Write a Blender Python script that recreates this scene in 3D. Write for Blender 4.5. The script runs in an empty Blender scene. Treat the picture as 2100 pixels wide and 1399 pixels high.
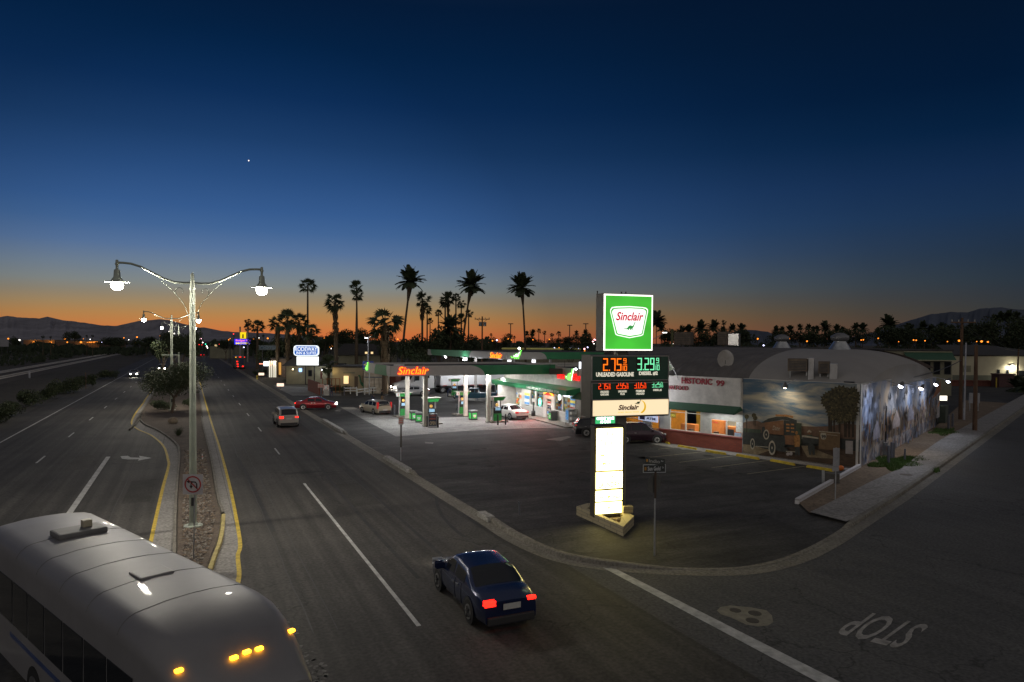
import bpy, bmesh, math, random
from mathutils import Vector, Matrix
rnd = random.Random(7)
sc = bpy.context.scene
COL = sc.collection
rad = math.radians

# ---------------------------------------------------------------- camera (hovering 8 m up over the junction)
F, PIT, ROL, CH, PCY, PCX = 1400.0, rad(1.2), rad(0.4), 8.0, 731.3, 1050.0
cam_d = bpy.data.cameras.new('camera'); cam = bpy.data.objects.new('camera', cam_d); COL.objects.link(cam)
cam_d.sensor_width = 36.0; cam_d.lens = 24.0; cam_d.clip_start = 0.2; cam_d.clip_end = 20000
cam_d.shift_y = (PCY - 699.5) / 2100.0
cam.matrix_world = Matrix.Translation((0, 0, CH)) @ Matrix.Rotation(math.pi/2 - PIT, 4, 'X') @ Matrix.Rotation(ROL, 4, 'Z')
sc.camera = cam
sc.view_settings.view_transform = 'Standard'; sc.view_settings.look = 'None'
sc.view_settings.exposure = 0.0; sc.view_settings.gamma = 1.0
sc.cycles.use_denoising = True
sc.cycles.max_bounces = 5; sc.cycles.diffuse_bounces = 2; sc.cycles.glossy_bounces = 2; sc.cycles.transmission_bounces = 3
sc.cycles.sample_clamp_indirect = 4.0; sc.cycles.sample_clamp_direct = 0.0
sc.cycles.caustics_reflective = False; sc.cycles.caustics_refractive = False
try: sc.cycles.use_light_tree = True
except Exception: pass

_f = Vector((0, math.cos(PIT), -math.sin(PIT))); _u0 = Vector((0, math.sin(PIT), math.cos(PIT)))
_r = math.cos(ROL)*Vector((1, 0, 0)) + math.sin(ROL)*_u0; _u = -math.sin(ROL)*Vector((1, 0, 0)) + math.cos(ROL)*_u0
def ray(px, py): return _f + (px-PCX)/F*_r + (PCY-py)/F*_u
def G(px, py, z=0.0):                       # surveying: a spot of ground from a photo reading
    d = ray(px, py); t = (z-CH)/d.z; return Vector((d.x*t, d.y*t, z))
def A(px, py, Y):                           # a point at the given distance
    d = ray(px, py); t = Y/d.y; return Vector((d.x*t, Y, CH+d.z*t))
def PH(px, py, O, th):                      # reading on a vertical facade through O, running at angle th -> (along, height)
    d = ray(px, py); e = (math.cos(th), math.sin(th))
    # O + s e = t d
    det = e[0]*(-d.y) - e[1]*(-d.x)
    s = ((-O[0])*(-d.y) - (-O[1])*(-d.x)) / det
    t = (O[0]+s*e[0])/d.x if abs(d.x) > abs(d.y) else (O[1]+s*e[1])/d.y
    return s, CH + t*d.z
TH = math.atan((1050-387)/1400.0)
ED = (-math.sin(TH), math.cos(TH)); EN = (math.cos(TH), math.sin(TH))
def UV(u, v, z=0.0): return Vector((u*ED[0]+v*EN[0], u*ED[1]+v*EN[1], z))   # road axes: u along the boulevard, v across
def toUV(p): return p[0]*ED[0]+p[1]*ED[1], p[0]*EN[0]+p[1]*EN[1]

# ---------------------------------------------------------------- dusk sky
W = bpy.data.worlds.new('World'); sc.world = W; W.use_nodes = True
nt = W.node_tree; nt.nodes.clear(); N = nt.nodes.new; L = nt.links.new
out = N('ShaderNodeOutputWorld'); bg = N('ShaderNodeBackground'); L(bg.outputs[0], out.inputs[0])
tc = N('ShaderNodeTexCoord'); sep = N('ShaderNodeSeparateXYZ'); L(tc.outputs['Generated'], sep.inputs[0])
def ramp(stops):
    r = N('ShaderNodeValToRGB'); cr = r.color_ramp; cr.interpolation = 'EASE' if False else 'LINEAR'
    while len(cr.elements) > 1: cr.elements.remove(cr.elements[-1])
    for i, (p, c) in enumerate(stops):
        e = cr.elements[0] if i == 0 else cr.elements.new(p)
        e.position = p; e.color = (*[(x/255/12.92 if x/255 <= .04045 else ((x/255+.055)/1.055)**2.4) for x in c], 1)
    L(sep.outputs[2], r.inputs[0]); return r
r1 = ramp([(0.0, (206, 104, 58)), (.010, (206, 114, 62)), (.02, (197, 124, 68)), (.034, (182, 132, 78)), (.047, (163, 135, 96)), (.061, (143, 133, 114)), (.075, (129, 135, 134)), (.095, (113, 129, 146)), (.122, (87, 115, 155)), (.149, (67, 102, 150)), (.175, (55, 92, 144)), (.22, (42, 78, 128)), (.265, (30, 64, 110)), (.32, (16, 50, 95)), (.38, (5, 40, 80)), (.433, (5, 32, 66)), (.6, (52, 56, 68)), (1.0, (98, 95, 96))])
r2 = ramp([(0.0, (62, 54, 50)), (.02, (58, 55, 52)), (.04, (52, 54, 54)), (.063, (47, 53, 60)), (.08, (42, 53, 64)), (.109, (35, 50, 68)), (.16, (25, 48, 78)), (.203, (18, 42, 75)), (.256, (6, 32, 62)), (.307, (3, 25, 52)), (.379, (4, 22, 45)), (.45, (4, 20, 42)), (.6, (50, 54, 66)), (1.0, (98, 95, 96))])
r3 = ramp([(0.0, (132, 124, 118)), (.1, (150, 143, 137)), (.3, (138, 134, 132)), (.6, (116, 114, 114)), (1.0, (98, 95, 96))])
# azimuth: glow centred left of the view, fading to the right, plain dusk behind
dot = N('ShaderNodeVectorMath'); dot.operation = 'DOT_PRODUCT'; L(tc.outputs['Generated'], dot.inputs[0])
dot.inputs[1].default_value = (-math.sin(rad(20)), math.cos(rad(20)), 0)
mr = N('ShaderNodeValToRGB'); cr = mr.color_ramp; L(dot.outputs['Value'], mr.inputs[0])
for i_, (p_, v_) in enumerate(((.55, 0), (.67, .08), (.76, .19), (.918, .54), (.968, .92), (.992, 1.))):
    e_ = cr.elements[i_] if i_ < 2 else cr.elements.new(p_); e_.position = p_; e_.color = (v_, v_, v_, 1)
mr2 = N('ShaderNodeMapRange'); mr2.interpolation_type = 'SMOOTHSTEP'; L(dot.outputs['Value'], mr2.inputs[0])
mr2.inputs[1].default_value = -.3; mr2.inputs[2].default_value = .45
m1 = N('ShaderNodeMix'); m1.data_type = 'RGBA'; L(mr.outputs[0], m1.inputs[0]); L(r2.outputs[0], m1.inputs[6]); L(r1.outputs[0], m1.inputs[7])
m2 = N('ShaderNodeMix'); m2.data_type = 'RGBA'; L(mr2.outputs[0], m2.inputs[0]); L(r3.outputs[0], m2.inputs[6]); L(m1.outputs[2], m2.inputs[7])
L(m2.outputs[2], bg.inputs[0]); bg.inputs[1].default_value = 1.0

# ---------------------------------------------------------------- materials
MATS = {}
def M(name, col=(.5, .5, .5), rough=.6, metal=0., var=.12, sc_=3., bump=0., em=None, es=0., far=False, coat=0., stretch=None):
    if name in MATS: return MATS[name]
    m = bpy.data.materials.new(name); MATS[name] = m; m.use_nodes = True
    t = m.node_tree; b = t.nodes['Principled BSDF']
    b.inputs['Base Color'].default_value = (*col, 1); b.inputs['Roughness'].default_value = rough; b.inputs['Metallic'].default_value = metal
    if coat: b.inputs['Coat Weight'].default_value = coat
    if em is not None:
        b.inputs['Emission Color'].default_value = (*em, 1); b.inputs['Emission Strength'].default_value = es
        m.cycles.emission_sampling = 'NONE' if far else 'AUTO'
    if var > 0 or bump > 0:
        tcn = t.nodes.new('ShaderNodeTexCoord'); no = t.nodes.new('ShaderNodeTexNoise'); no.inputs['Scale'].default_value = sc_; no.inputs['Detail'].default_value = 6; no.inputs['Roughness'].default_value = .65
        src = tcn.outputs['Object']
        if stretch:
            mp = t.nodes.new('ShaderNodeMapping'); mp.inputs['Scale'].default_value = stretch; t.links.new(src, mp.inputs[0]); src = mp.outputs[0]
        t.links.new(src, no.inputs['Vector'])
        if var > 0:
            hs = t.nodes.new('ShaderNodeMapRange'); t.links.new(no.outputs['Fac'], hs.inputs[0])
            hs.inputs[1].default_value = .25; hs.inputs[2].default_value = .75; hs.inputs[3].default_value = 1-var*1.6; hs.inputs[4].default_value = 1+var*1.6
            mx = t.nodes.new('ShaderNodeVectorMath'); mx.operation = 'SCALE'; mx.inputs[0].default_value = col; t.links.new(hs.outputs[0], mx.inputs[3])
            t.links.new(mx.outputs[0], b.inputs['Base Color'])
        if bump > 0:
            bp = t.nodes.new('ShaderNodeBump'); bp.inputs['Strength'].default_value = bump; bp.inputs['Distance'].default_value = .02; t.links.new(no.outputs['Fac'], bp.inputs['Height']); t.links.new(bp.outputs[0], b.inputs['Normal'])
    return m
def E(name, col, es, far=False): return M(name, tuple(min(1, c*.6) for c in col), .5, em=col, es=es, var=0, far=far)
def glass(name, col=(.02, .025, .03), rough=.05):
    return M(name, col, rough, 0, var=0)
def clear_glass():
    if 'clear_glass' in MATS: return MATS['clear_glass']
    m = bpy.data.materials.new('clear_glass'); MATS['clear_glass'] = m; m.use_nodes = True; t = m.node_tree
    t.nodes.clear(); o = t.nodes.new('ShaderNodeOutputMaterial'); mx = t.nodes.new('ShaderNodeMixShader'); tr = t.nodes.new('ShaderNodeBsdfTransparent'); gl = t.nodes.new('ShaderNodeBsdfGlossy'); fr = t.nodes.new('ShaderNodeLayerWeight'); pw_ = t.nodes.new('ShaderNodeMath'); pw_.operation = 'POWER'; pw_.inputs[1].default_value = 5.; ma_ = t.nodes.new('ShaderNodeMath'); ma_.operation = 'MULTIPLY_ADD'; ma_.inputs[1].default_value = .5; ma_.inputs[2].default_value = .04
    tr.inputs[0].default_value = (.92, .95, .94, 1); gl.inputs['Roughness'].default_value = .03; t.links.new(fr.outputs['Facing'], pw_.inputs[0]); t.links.new(pw_.outputs[0], ma_.inputs[0])
    t.links.new(ma_.outputs[0], mx.inputs[0]); t.links.new(tr.outputs[0], mx.inputs[1]); t.links.new(gl.outputs[0], mx.inputs[2]); t.links.new(mx.outputs[0], o.inputs[0]); return m

def ground_mat(name, c1, c2, scale=.25, fine=14., rough=.85, cracks=0., bump=.5, lanes=0., patch=0., crackscale=.22, joints=None):
    m = bpy.data.materials.new(name); MATS[name] = m; m.use_nodes = True; t = m.node_tree; b = t.nodes['Principled BSDF']; n = t.nodes.new; l = t.links.new
    b.inputs['Roughness'].default_value = rough; b.inputs['Specular IOR Level'].default_value = .3
    tcn = n('ShaderNodeTexCoord'); mp = n('ShaderNodeMapping'); mp.vector_type = 'POINT'; mp.inputs['Rotation'].default_value = (0, 0, -TH); l(tcn.outputs['Object'], mp.inputs[0])
    big = n('ShaderNodeTexNoise'); big.inputs['Scale'].default_value = scale; big.inputs['Detail'].default_value = 8; big.inputs['Roughness'].default_value = .7; l(mp.outputs[0], big.inputs['Vector'])
    rg = n('ShaderNodeMapRange'); l(big.outputs['Fac'], rg.inputs[0]); rg.inputs[1].default_value = .3; rg.inputs[2].default_value = .72
    mix = n('ShaderNodeMix'); mix.data_type = 'RGBA'; l(rg.outputs[0], mix.inputs[0]); mix.inputs[6].default_value = (*c1, 1); mix.inputs[7].default_value = (*c2, 1)
    cur = mix.outputs[2]
    fn = n('ShaderNodeTexNoise'); fn.inputs['Scale'].default_value = fine; fn.inputs['Detail'].default_value = 4; l(mp.outputs[0], fn.inputs['Vector'])
    def mul(cur, val, lo, hi, a=.35, bb=.65):
        r = n('ShaderNodeMapRange'); l(val, r.inputs[0]); r.inputs[1].default_value = a; r.inputs[2].default_value = bb; r.inputs[3].default_value = lo; r.inputs[4].default_value = hi
        v = n('ShaderNodeVectorMath'); v.operation = 'SCALE'; l(cur, v.inputs[0]); l(r.outputs[0], v.inputs[3]); return v.outputs[0]
    cur = mul(cur, fn.outputs['Fac'], .72, 1.28)
    st = n('ShaderNodeMapping'); st.inputs['Scale'].default_value = (2.4, .035, 1); l(mp.outputs[0], st.inputs[0])
    sn = n('ShaderNodeTexNoise'); sn.inputs['Scale'].default_value = 1.; sn.inputs['Detail'].default_value = 5; l(st.outputs[0], sn.inputs['Vector'])
    if lanes: cur = mul(cur, sn.outputs['Fac'], 1-lanes, 1+lanes)
    if patch:
        vo = n('ShaderNodeTexVoronoi'); vo.inputs['Scale'].default_value = .16; l(mp.outputs[0], vo.inputs['Vector'])
        cur = mul(cur, vo.outputs['Color'], 1-patch, 1+patch, 0, 1)
        ps = n('ShaderNodeMapping'); ps.inputs['Scale'].default_value = (.12, .9, 1); ps.inputs['Rotation'].default_value = (0, 0, .5); l(mp.outputs[0], ps.inputs[0])
        pn = n('ShaderNodeTexNoise'); pn.inputs['Scale'].default_value = 1.; pn.inputs['Detail'].default_value = 7; pn.inputs['Roughness'].default_value = .75; l(ps.outputs[0], pn.inputs['Vector'])
        cur = mul(cur, pn.outputs['Fac'], 1-patch*1.5, 1+patch*1.7)
    if cracks:
        dn = n('ShaderNodeTexNoise'); dn.inputs['Scale'].default_value = 1.2; dn.inputs['Detail'].default_value = 5; l(mp.outputs[0], dn.inputs['Vector'])
        ad = n('ShaderNodeVectorMath'); ad.operation = 'MULTIPLY_ADD'; l(dn.outputs['Color'], ad.inputs[0]); ad.inputs[1].default_value = (1.4, 1.4, 0); l(mp.outputs[0], ad.inputs[2])
        ve = n('ShaderNodeTexVoronoi'); ve.feature = 'DISTANCE_TO_EDGE'; ve.inputs['Scale'].default_value = crackscale; l(ad.outputs[0], ve.inputs['Vector'])
        mk_ = n('ShaderNodeTexNoise'); mk_.inputs['Scale'].default_value = .13; mk_.inputs['Detail'].default_value = 3; l(mp.outputs[0], mk_.inputs['Vector'])
        mr_ = n('ShaderNodeMapRange'); l(mk_.outputs['Fac'], mr_.inputs[0]); mr_.inputs[1].default_value = .46; mr_.inputs[2].default_value = .60; mr_.inputs[3].default_value = .0006; mr_.inputs[4].default_value = .016
        dv = n('ShaderNodeMath'); dv.operation = 'DIVIDE'; l(ve.outputs['Distance'], dv.inputs[0]); l(mr_.outputs[0], dv.inputs[1])
        cur = mul(cur, dv.outputs[0], 1-cracks, 1., 0.0, 1.)
    if joints:
        br = n('ShaderNodeTexBrick'); br.inputs['Scale'].default_value = 1.; br.inputs['Mortar Size'].default_value = .02; br.offset = 0.; br.inputs['Brick Width'].default_value = joints; br.inputs['Row Height'].default_value = joints
        l(mp.outputs[0], br.inputs['Vector']); cur = mul(cur, br.outputs['Fac'], 1., .55, 0, 1)
    l(cur, b.inputs['Base Color'])
    if bump:
        bp = n('ShaderNodeBump'); bp.inputs['Strength'].default_value = bump; bp.inputs['Distance'].default_value = .01; l(fn.outputs['Fac'], bp.inputs['Height']); l(bp.outputs[0], b.inputs['Normal'])
    return m
def brick_mat(name, c1, c2, mortar, w=.4, h=.2, ms=.012):
    m = bpy.data.materials.new(name); MATS[name] = m; m.use_nodes = True; t = m.node_tree; b = t.nodes['Principled BSDF']
    tcn = t.nodes.new('ShaderNodeTexCoord'); mp = t.nodes.new('ShaderNodeMapping'); mp.inputs['Rotation'].default_value = (rad(90), 0, 0)
    br = t.nodes.new('ShaderNodeTexBrick'); br.inputs['Scale'].default_value = 1; br.inputs['Brick Width'].default_value = w; br.inputs['Row Height'].default_value = h; br.inputs['Mortar Size'].default_value = ms
    br.inputs['Color1'].default_value = (*c1, 1); br.inputs['Color2'].default_value = (*c2, 1); br.inputs['Mortar'].default_value = (*mortar, 1)
    sx = t.nodes.new('ShaderNodeSeparateXYZ'); cb = t.nodes.new('ShaderNodeCombineXYZ'); t.links.new(tcn.outputs['Object'], sx.inputs[0]); t.links.new(sx.outputs[0], cb.inputs[0]); t.links.new(sx.outputs[2], cb.inputs[1])
    t.links.new(cb.outputs[0], br.inputs['Vector']); t.links.new(br.outputs['Color'], b.inputs['Base Color']); b.inputs['Roughness'].default_value = .85
    bp = t.nodes.new('ShaderNodeBump'); bp.inputs['Strength'].default_value = .5; bp.inputs['Distance'].default_value = .01; bp.invert = True; t.links.new(br.outputs['Fac'], bp.inputs['Height']); t.links.new(bp.outputs[0], b.inputs['Normal'])
    return m

# ---------------------------------------------------------------- mesh helpers
class MB:
    def __init__(s): s.v = []; s.f = []; s.mi = []; s.sm = []; s.mats = []
    def m(s, mat):
        if mat not in s.mats: s.mats.append(mat)
        return s.mats.index(mat)
    def add(s, vs, fs, mat, smooth=False):
        k = len(s.v); s.v += [tuple(p) for p in vs]; i = s.m(mat)
        for f in fs: s.f.append([k+a for a in f]); s.mi.append(i); s.sm.append(smooth)
        return s
    def box(s, x0, x1, y0, y1, z0, z1, mat, bev=0.):
        if bev > 0:
            bm = bmesh.new(); bmesh.ops.create_cube(bm, size=1)
            for v in bm.verts: v.co = Vector(((x0+x1)/2+v.co.x*(x1-x0), (y0+y1)/2+v.co.y*(y1-y0), (z0+z1)/2+v.co.z*(z1-z0)))
            bmesh.ops.bevel(bm, geom=bm.edges[:], offset=min(bev, .45*min(abs(x1-x0), abs(y1-y0), abs(z1-z0))), segments=2, affect='EDGES', profile=.6)
            bm.verts.index_update(); s.add([v.co[:] for v in bm.verts], [[v.index for v in f.verts] for f in bm.faces], mat, False); bm.free(); return s
        v = [(x, y, z) for z in (z0, z1) for y in (y0, y1) for x in (x0, x1)]
        return s.add(v, [(0, 2, 3, 1), (4, 5, 7, 6), (0, 1, 5, 4), (2, 6, 7, 3), (0, 4, 6, 2), (1, 3, 7, 5)], mat)
    def cyl(s, p0, p1, r0, mat, r1=None, n=10, caps=True, smooth=True):
        r1 = r0 if r1 is None else r1; p0 = Vector(p0); p1 = Vector(p1); d = (p1-p0)
        if d.length < 1e-6: return s
        q = d.to_track_quat('Z', 'Y'); vs = []
        for p, r in ((p0, r0), (p1, r1)):
            for i in range(n): a = 2*math.pi*i/n; vs.append(p + q @ Vector((r*math.cos(a), r*math.sin(a), 0)))
        s.add(vs, [(i, (i+1) % n, n+(i+1) % n, n+i) for i in range(n)], mat, smooth)
        if caps: s.add(vs, [tuple(range(n))[::-1], tuple(range(n, 2*n))], mat, False)
        return s
    def tube(s, pts, r, mat, n=8):
        pts = [Vector(p) for p in pts]; rs = r if isinstance(r, (list, tuple)) else [r]*len(pts); vs = []
        for i, p in enumerate(pts):
            d = (pts[min(i+1, len(pts)-1)] - pts[max(i-1, 0)]).normalized(); up = Vector((0, 0, 1)) if abs(d.z) < .95 else Vector((0, 1, 0))
            x = d.cross(up).normalized(); y = x.cross(d)
            for k in range(n): a = 2*math.pi*k/n; vs.append(p + rs[i]*(math.cos(a)*x + math.sin(a)*y))
        fs = [(i*n+k, i*n+(k+1) % n, (i+1)*n+(k+1) % n, (i+1)*n+k) for i in range(len(pts)-1) for k in range(n)]
        s.add(vs, fs, mat, True); s.add(vs, [tuple(range(n))[::-1], tuple(range((len(pts)-1)*n, len(pts)*n))], mat); return s
    def lathe(s, prof, mat, n=16, c=(0, 0, 0)):
        vs = [(c[0]+r*math.cos(2*math.pi*i/n), c[1]+r*math.sin(2*math.pi*i/n), c[2]+z) for r, z in prof for i in range(n)]
        s.add(vs, [(j*n+i, j*n+(i+1) % n, (j+1)*n+(i+1) % n, (j+1)*n+i) for j in range(len(prof)-1) for i in range(n)], mat, True); return s
    def ball(s, c, r, mat, n=10, sc3=(1, 1, 1)):
        k = n//2; vs = []; fs = []
        for j in range(k+1):
            for i in range(n): a = math.pi*j/k; b = 2*math.pi*i/n; vs.append((c[0]+r*sc3[0]*math.sin(a)*math.cos(b), c[1]+r*sc3[1]*math.sin(a)*math.sin(b), c[2]+r*sc3[2]*math.cos(a)))
        for j in range(k):
            for i in range(n): fs.append((j*n+i, (j+1)*n+i, (j+1)*n+(i+1) % n, j*n+(i+1) % n))
        return s.add(vs, fs, mat, True)
    def prism(s, poly, z0, z1, mat, side=None):
        n = len(poly); vs = [(p[0], p[1], z0) for p in poly] + [(p[0], p[1], z1) for p in poly]
        s.add(vs, [tuple(range(n, 2*n))], mat); s.add(vs, [tuple(range(n))[::-1]], mat)
        s.add(vs, [(i, (i+1) % n, n+(i+1) % n, n+i) for i in range(n)], side or mat); return s
    def xz(s, poly, y0, y1, mat):            # outline in x/z given thickness in y (y0 = front)
        n = len(poly); vs = [(p[0], y0, p[1]) for p in poly] + [(p[0], y1, p[1]) for p in poly]
        s.add(vs, [tuple(range(n)), tuple(range(n, 2*n))[::-1]] + [((i+1) % n, i, n+i, n+(i+1) % n) for i in range(n)], mat); return s
    def sheet(s, poly, z, mat):
        return s.add([(p[0], p[1], z) for p in poly], [tuple(range(len(poly)))], mat)
    def strip(s, a, b, z, mat, z2=None):
        n = len(a); vs = [(p[0], p[1], z) for p in a] + [(p[0], p[1], z if z2 is None else z2) for p in b]
        return s.add(vs, [(i, i+1, n+i+1, n+i) for i in range(n-1)], mat)
    def build(s, name, parent=None, loc=None, rotz=0., tri=True):
        me = bpy.data.meshes.new(name); me.from_pydata(s.v, [], s.f)
        for m in s.mats: me.materials.append(m)
        me.polygons.foreach_set('material_index', s.mi); me.polygons.foreach_set('use_smooth', s.sm); me.update()
        o = bpy.data.objects.new(name, me); COL.objects.link(o)
        if parent: o.parent = parent
        if loc is not None: o.location = loc
        o.rotation_euler = (0, 0, rotz); return o
def fixn(o):
    bm = bmesh.new(); bm.from_mesh(o.data); bmesh.ops.recalc_face_normals(bm, faces=bm.faces[:]); bm.to_mesh(o.data); bm.free(); return o
def tag(o, label=None, cat=None, group=None, kind=None):
    if label: o['label'] = label
    if cat: o['category'] = cat
    if group: o['group'] = group
    if kind: o['kind'] = kind
    return o
def thing(name, label, cat, loc=(0, 0, 0), rotz=0., group=None):
    o = bpy.data.objects.new(name, None); COL.objects.link(o); o.location = (loc[0], loc[1], loc[2] if len(loc) > 2 else 0); o.rotation_euler = (0, 0, rotz); o.empty_display_size = .2
    return tag(o, label, cat, group)
def structure(o): o['kind'] = 'structure'; return o
def kids(o): return [c for c in bpy.data.objects if c.parent == o]
def copy_tree(o, parent=None, kidmap=None):
    c = o.copy(); COL.objects.link(c)
    if parent: c.parent = parent
    for ch in kids(o): copy_tree(ch, c)
    return c
_font = {}
def text(name, s, x0, x1, z0, z1, mat, parent=None, y=0., shear=0., bold=.0, ext=.01, loc=None, rotz=0., flat=False, spacing=1., mb=None):
    cu = bpy.data.curves.new('t', 'FONT'); cu.body = s; cu.size = 1; cu.shear = shear; cu.offset = bold; cu.resolution_u = 3; cu.space_character = spacing; cu.fill_mode = 'BOTH'
    cu.extrude = .001
    o = bpy.data.objects.new('t', cu); COL.objects.link(o); bpy.context.view_layer.update()
    me = bpy.data.meshes.new_from_object(o.evaluated_get(bpy.context.evaluated_depsgraph_get())); bpy.data.objects.remove(o); bpy.data.curves.remove(cu)
    xs = [v.co.x for v in me.vertices]; ys = [v.co.y for v in me.vertices]; a, b, c, d = min(xs), max(xs), min(ys), max(ys)
    for v in me.vertices:
        X = x0+(v.co.x-a)/(b-a)*(x1-x0); Z = z0+(v.co.y-c)/(d-c)*(z1-z0); Y = y - (ext if v.co.z > 0 else 0)
        v.co = (X, Z, -Y+y*2-y if False else (ext if v.co.z > 0 else 0)) if flat else (X, Y, Z)
    if mb is not None:
        mb.add([v.co[:] for v in me.vertices], [tuple(p.vertices) for p in me.polygons], mat); bpy.data.meshes.remove(me); return None
    me.name = name; me.materials.clear(); me.materials.append(mat); me.update()
    for p in me.polygons: p.material_index = 0
    ob = bpy.data.objects.new(name, me); COL.objects.link(ob)
    if parent: ob.parent = parent
    if loc is not None: ob.location = loc
    ob.rotation_euler = (0, 0, rotz); return ob
def point(loc, power, col=(1, 1, 1), r=.1, parent=None, name='lamp_light'):
    d = bpy.data.lights.new(name, 'POINT'); d.energy = power; d.color = col; d.shadow_soft_size = r
    o = bpy.data.objects.new(name, d); COL.objects.link(o); o.location = loc
    if parent: o.parent = parent
    return o
def spot(loc, to, power, col=(1, 1, 1), ang=120, blend=.6, r=.08, parent=None):
    d = bpy.data.lights.new('spot_light', 'SPOT'); d.energy = power; d.color = col; d.shadow_soft_size = r; d.spot_size = rad(ang); d.spot_blend = blend
    o = bpy.data.objects.new('spot_light', d); COL.objects.link(o); o.location = loc
    o.rotation_euler = (Vector(to)-Vector(loc)).to_track_quat('-Z', 'Y').to_euler()
    if parent: o.parent = parent
    return o
def area(loc, sx, sy, power, col=(1, 1, 1), rot=(0, 0, 0), parent=None):
    d = bpy.data.lights.new('area_light', 'AREA'); d.shape = 'RECTANGLE'; d.size = sx; d.size_y = sy; d.energy = power; d.color = col
    o = bpy.data.objects.new('area_light', d); COL.objects.link(o); o.location = loc; o.rotation_euler = rot
    if parent: o.parent = parent
    return o
# simple sauropod outline (unit length 1, nose right), used on the fuel signs
DINO = [(-.5, -.02), (-.40, -.10), (-.28, -.10), (-.18, -.02), (-.08, .10), (.04, .16), (.16, .13), (.26, .10), (.34, .20), (.40, .34), (.44, .42), (.53, .40), (.50, .36), (.46, .33), (.42, .20), (.36, .04), (.26, -.08), (.25, -.24), (.19, -.24), (.17, -.13), (.11, -.12), (.10, -.24), (.03, -.24), (.01, -.11), (-.05, -.12), (-.09, -.24), (-.15, -.24), (-.16, -.15), (-.26, -.17), (-.42, -.16)]
def dino(cx, cz, size, flip=False): return [((cx+(-1 if flip else 1)*p[0]*size), cz+p[1]*size) for p in (DINO[::-1] if flip else DINO)]
# ---------------------------------------------------------------- ground, roads, kerbs
asph = ground_mat('asphalt', (.038, .0355, .032), (.076, .071, .064), .2, 9., .75, cracks=.6, lanes=.27, crackscale=.5)
asph_s = ground_mat('asphalt_side', (.066, .066, .067), (.094, .093, .092), .3, 10., .85, cracks=.5, lanes=.08, crackscale=.35)
lotm = ground_mat('lot_asphalt', (.020, .020, .0205), (.062, .060, .057), .35, 8., .8, cracks=.55, patch=.27, crackscale=.3)
conc = ground_mat('concrete', (.13, .128, .124), (.24, .235, .222), .5, 8., .8, cracks=.4, joints=3.6, patch=.16)
kerbm = ground_mat('kerb_concrete', (.14, .13, .11), (.22, .205, .175), .8, 9., .85)
walkm = ground_mat('walk_concrete', (.21, .20, .19), (.28, .27, .255), .5, 9., .85, joints=1.8)
dirtm = ground_mat('dirt', (.13, .098, .068), (.22, .165, .115), .5, 7., .95)
desm = ground_mat('desert_dirt', (.045, .040, .032), (.085, .075, .058), .05, 1.5, .95)
paint = M('road_paint_white', (.42, .42, .41), .7, var=.3, sc_=3); paint_y = M('road_paint_yellow', (.50, .36, .04), .7, var=.3, sc_=4); paint_d = M('road_paint_worn', (.22, .20, .13), .8, var=.45, sc_=6)
structure(MB().sheet([(-9000, -3000), (9000, -3000), (9000, 12000), (-9000, 12000)], -.06, desm).build('ground'))
WD = Vector((.660, .751, 0)).normalized(); WN = Vector((WD.y, -WD.x, 0))
def catmull(pts, n=5):
    out = []
    for i in range(len(pts)-1):
        p0 = pts[max(0, i-1)]; p1 = pts[i]; p2 = pts[i+1]; p3 = pts[min(len(pts)-1, i+2)]
        for k in range(n):
            t = k/n; out.append(.5*((2*p1)+(p2-p0)*t+(2*p0-5*p1+4*p2-p3)*t*t+(3*p1-p0-3*p2+p3)*t**3))
    out.append(pts[-1]); return out
corner_px = [(1060, 1105), (1140, 1140), (1220, 1157), (1300, 1165), (1400, 1170), (1500, 1170), (1575, 1160), (1640, 1140), (1700, 1110), (1749, 1079), (1800, 1047), (1850, 1015), (1923, 964)]
kp = [UV(u, 12.1) for u in (420, 300, 200, 160, 120, 100, 97, 76, 73, 70, 68, 60, 57, 54, 48, 45.5, 43, 40, 37.5, 35, 31.5, 29.5, 27.5)] + [G(*p) for p in corner_px]
kp += [kp[-1] + WD*d for d in (8, 18, 40, 90, 200)]
def kerb_h(p):
    u, v = toUV(p)
    if v < 12.6 and u > 24:
        for a, b in ((99, 500), (58.5, 71), (38.8, 46.8), (20, 29.3)):
            if a <= u <= b: return .16 * min(1, (u-a)/.8, (b-u)/.8) + .03
        return .03
    if v < 15.6: return .14*max(0, min(1, (15.6-v)/2.0)) + .03
    if v < 25.6: return .035
    return .14*min(1, (v-25.6)/1.2) + .03
ks = catmull(kp, 8)
def offs(pts, d):
    r = []
    for i, p in enumerate(pts):
        t = (pts[min(i+1, len(pts)-1)]-pts[max(i-1, 0)]); t.z = 0; t.normalize(); r.append(Vector((p.x - t.y*d, p.y + t.x*d, 0)))
    return r
kb = MB(); rows = [(-.52, .004), (-.03, .012), (.0, None), (.05, 'h'), (.22, 'h'), (.24, .0)]
oo = [offs(ks, r[0]) for r in rows]; hs = [kerb_h(p) for p in ks]
vs = []; 
for j, r in enumerate(rows):
    for i, p in enumerate(oo[j]): vs.append((p.x, p.y, r[1] if isinstance(r[1], float) else (hs[i]-.02 if r[1] is None else hs[i])))
n = len(ks); kb.add(vs, [(j*n+i, j*n+i+1, (j+1)*n+i+1, (j+1)*n+i) for j in range(len(rows)-1) for i in range(n-1)], kerbm)
structure(kb.build('kerb'))
# raised driveway kerb blocks lie in the kerb; the lot sheet behind it
inner = offs(ks, .22)
lot_poly = [p for p in inner if p.y < 150] + [Vector((160, 190, 0)), Vector((-20, 190, 0))]
structure(MB().sheet([p for p in inner if toUV(p)[0] < 122] + [UV(122, 160), UV(122, 12.4)], .02, lotm).build('station_lot'))
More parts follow.
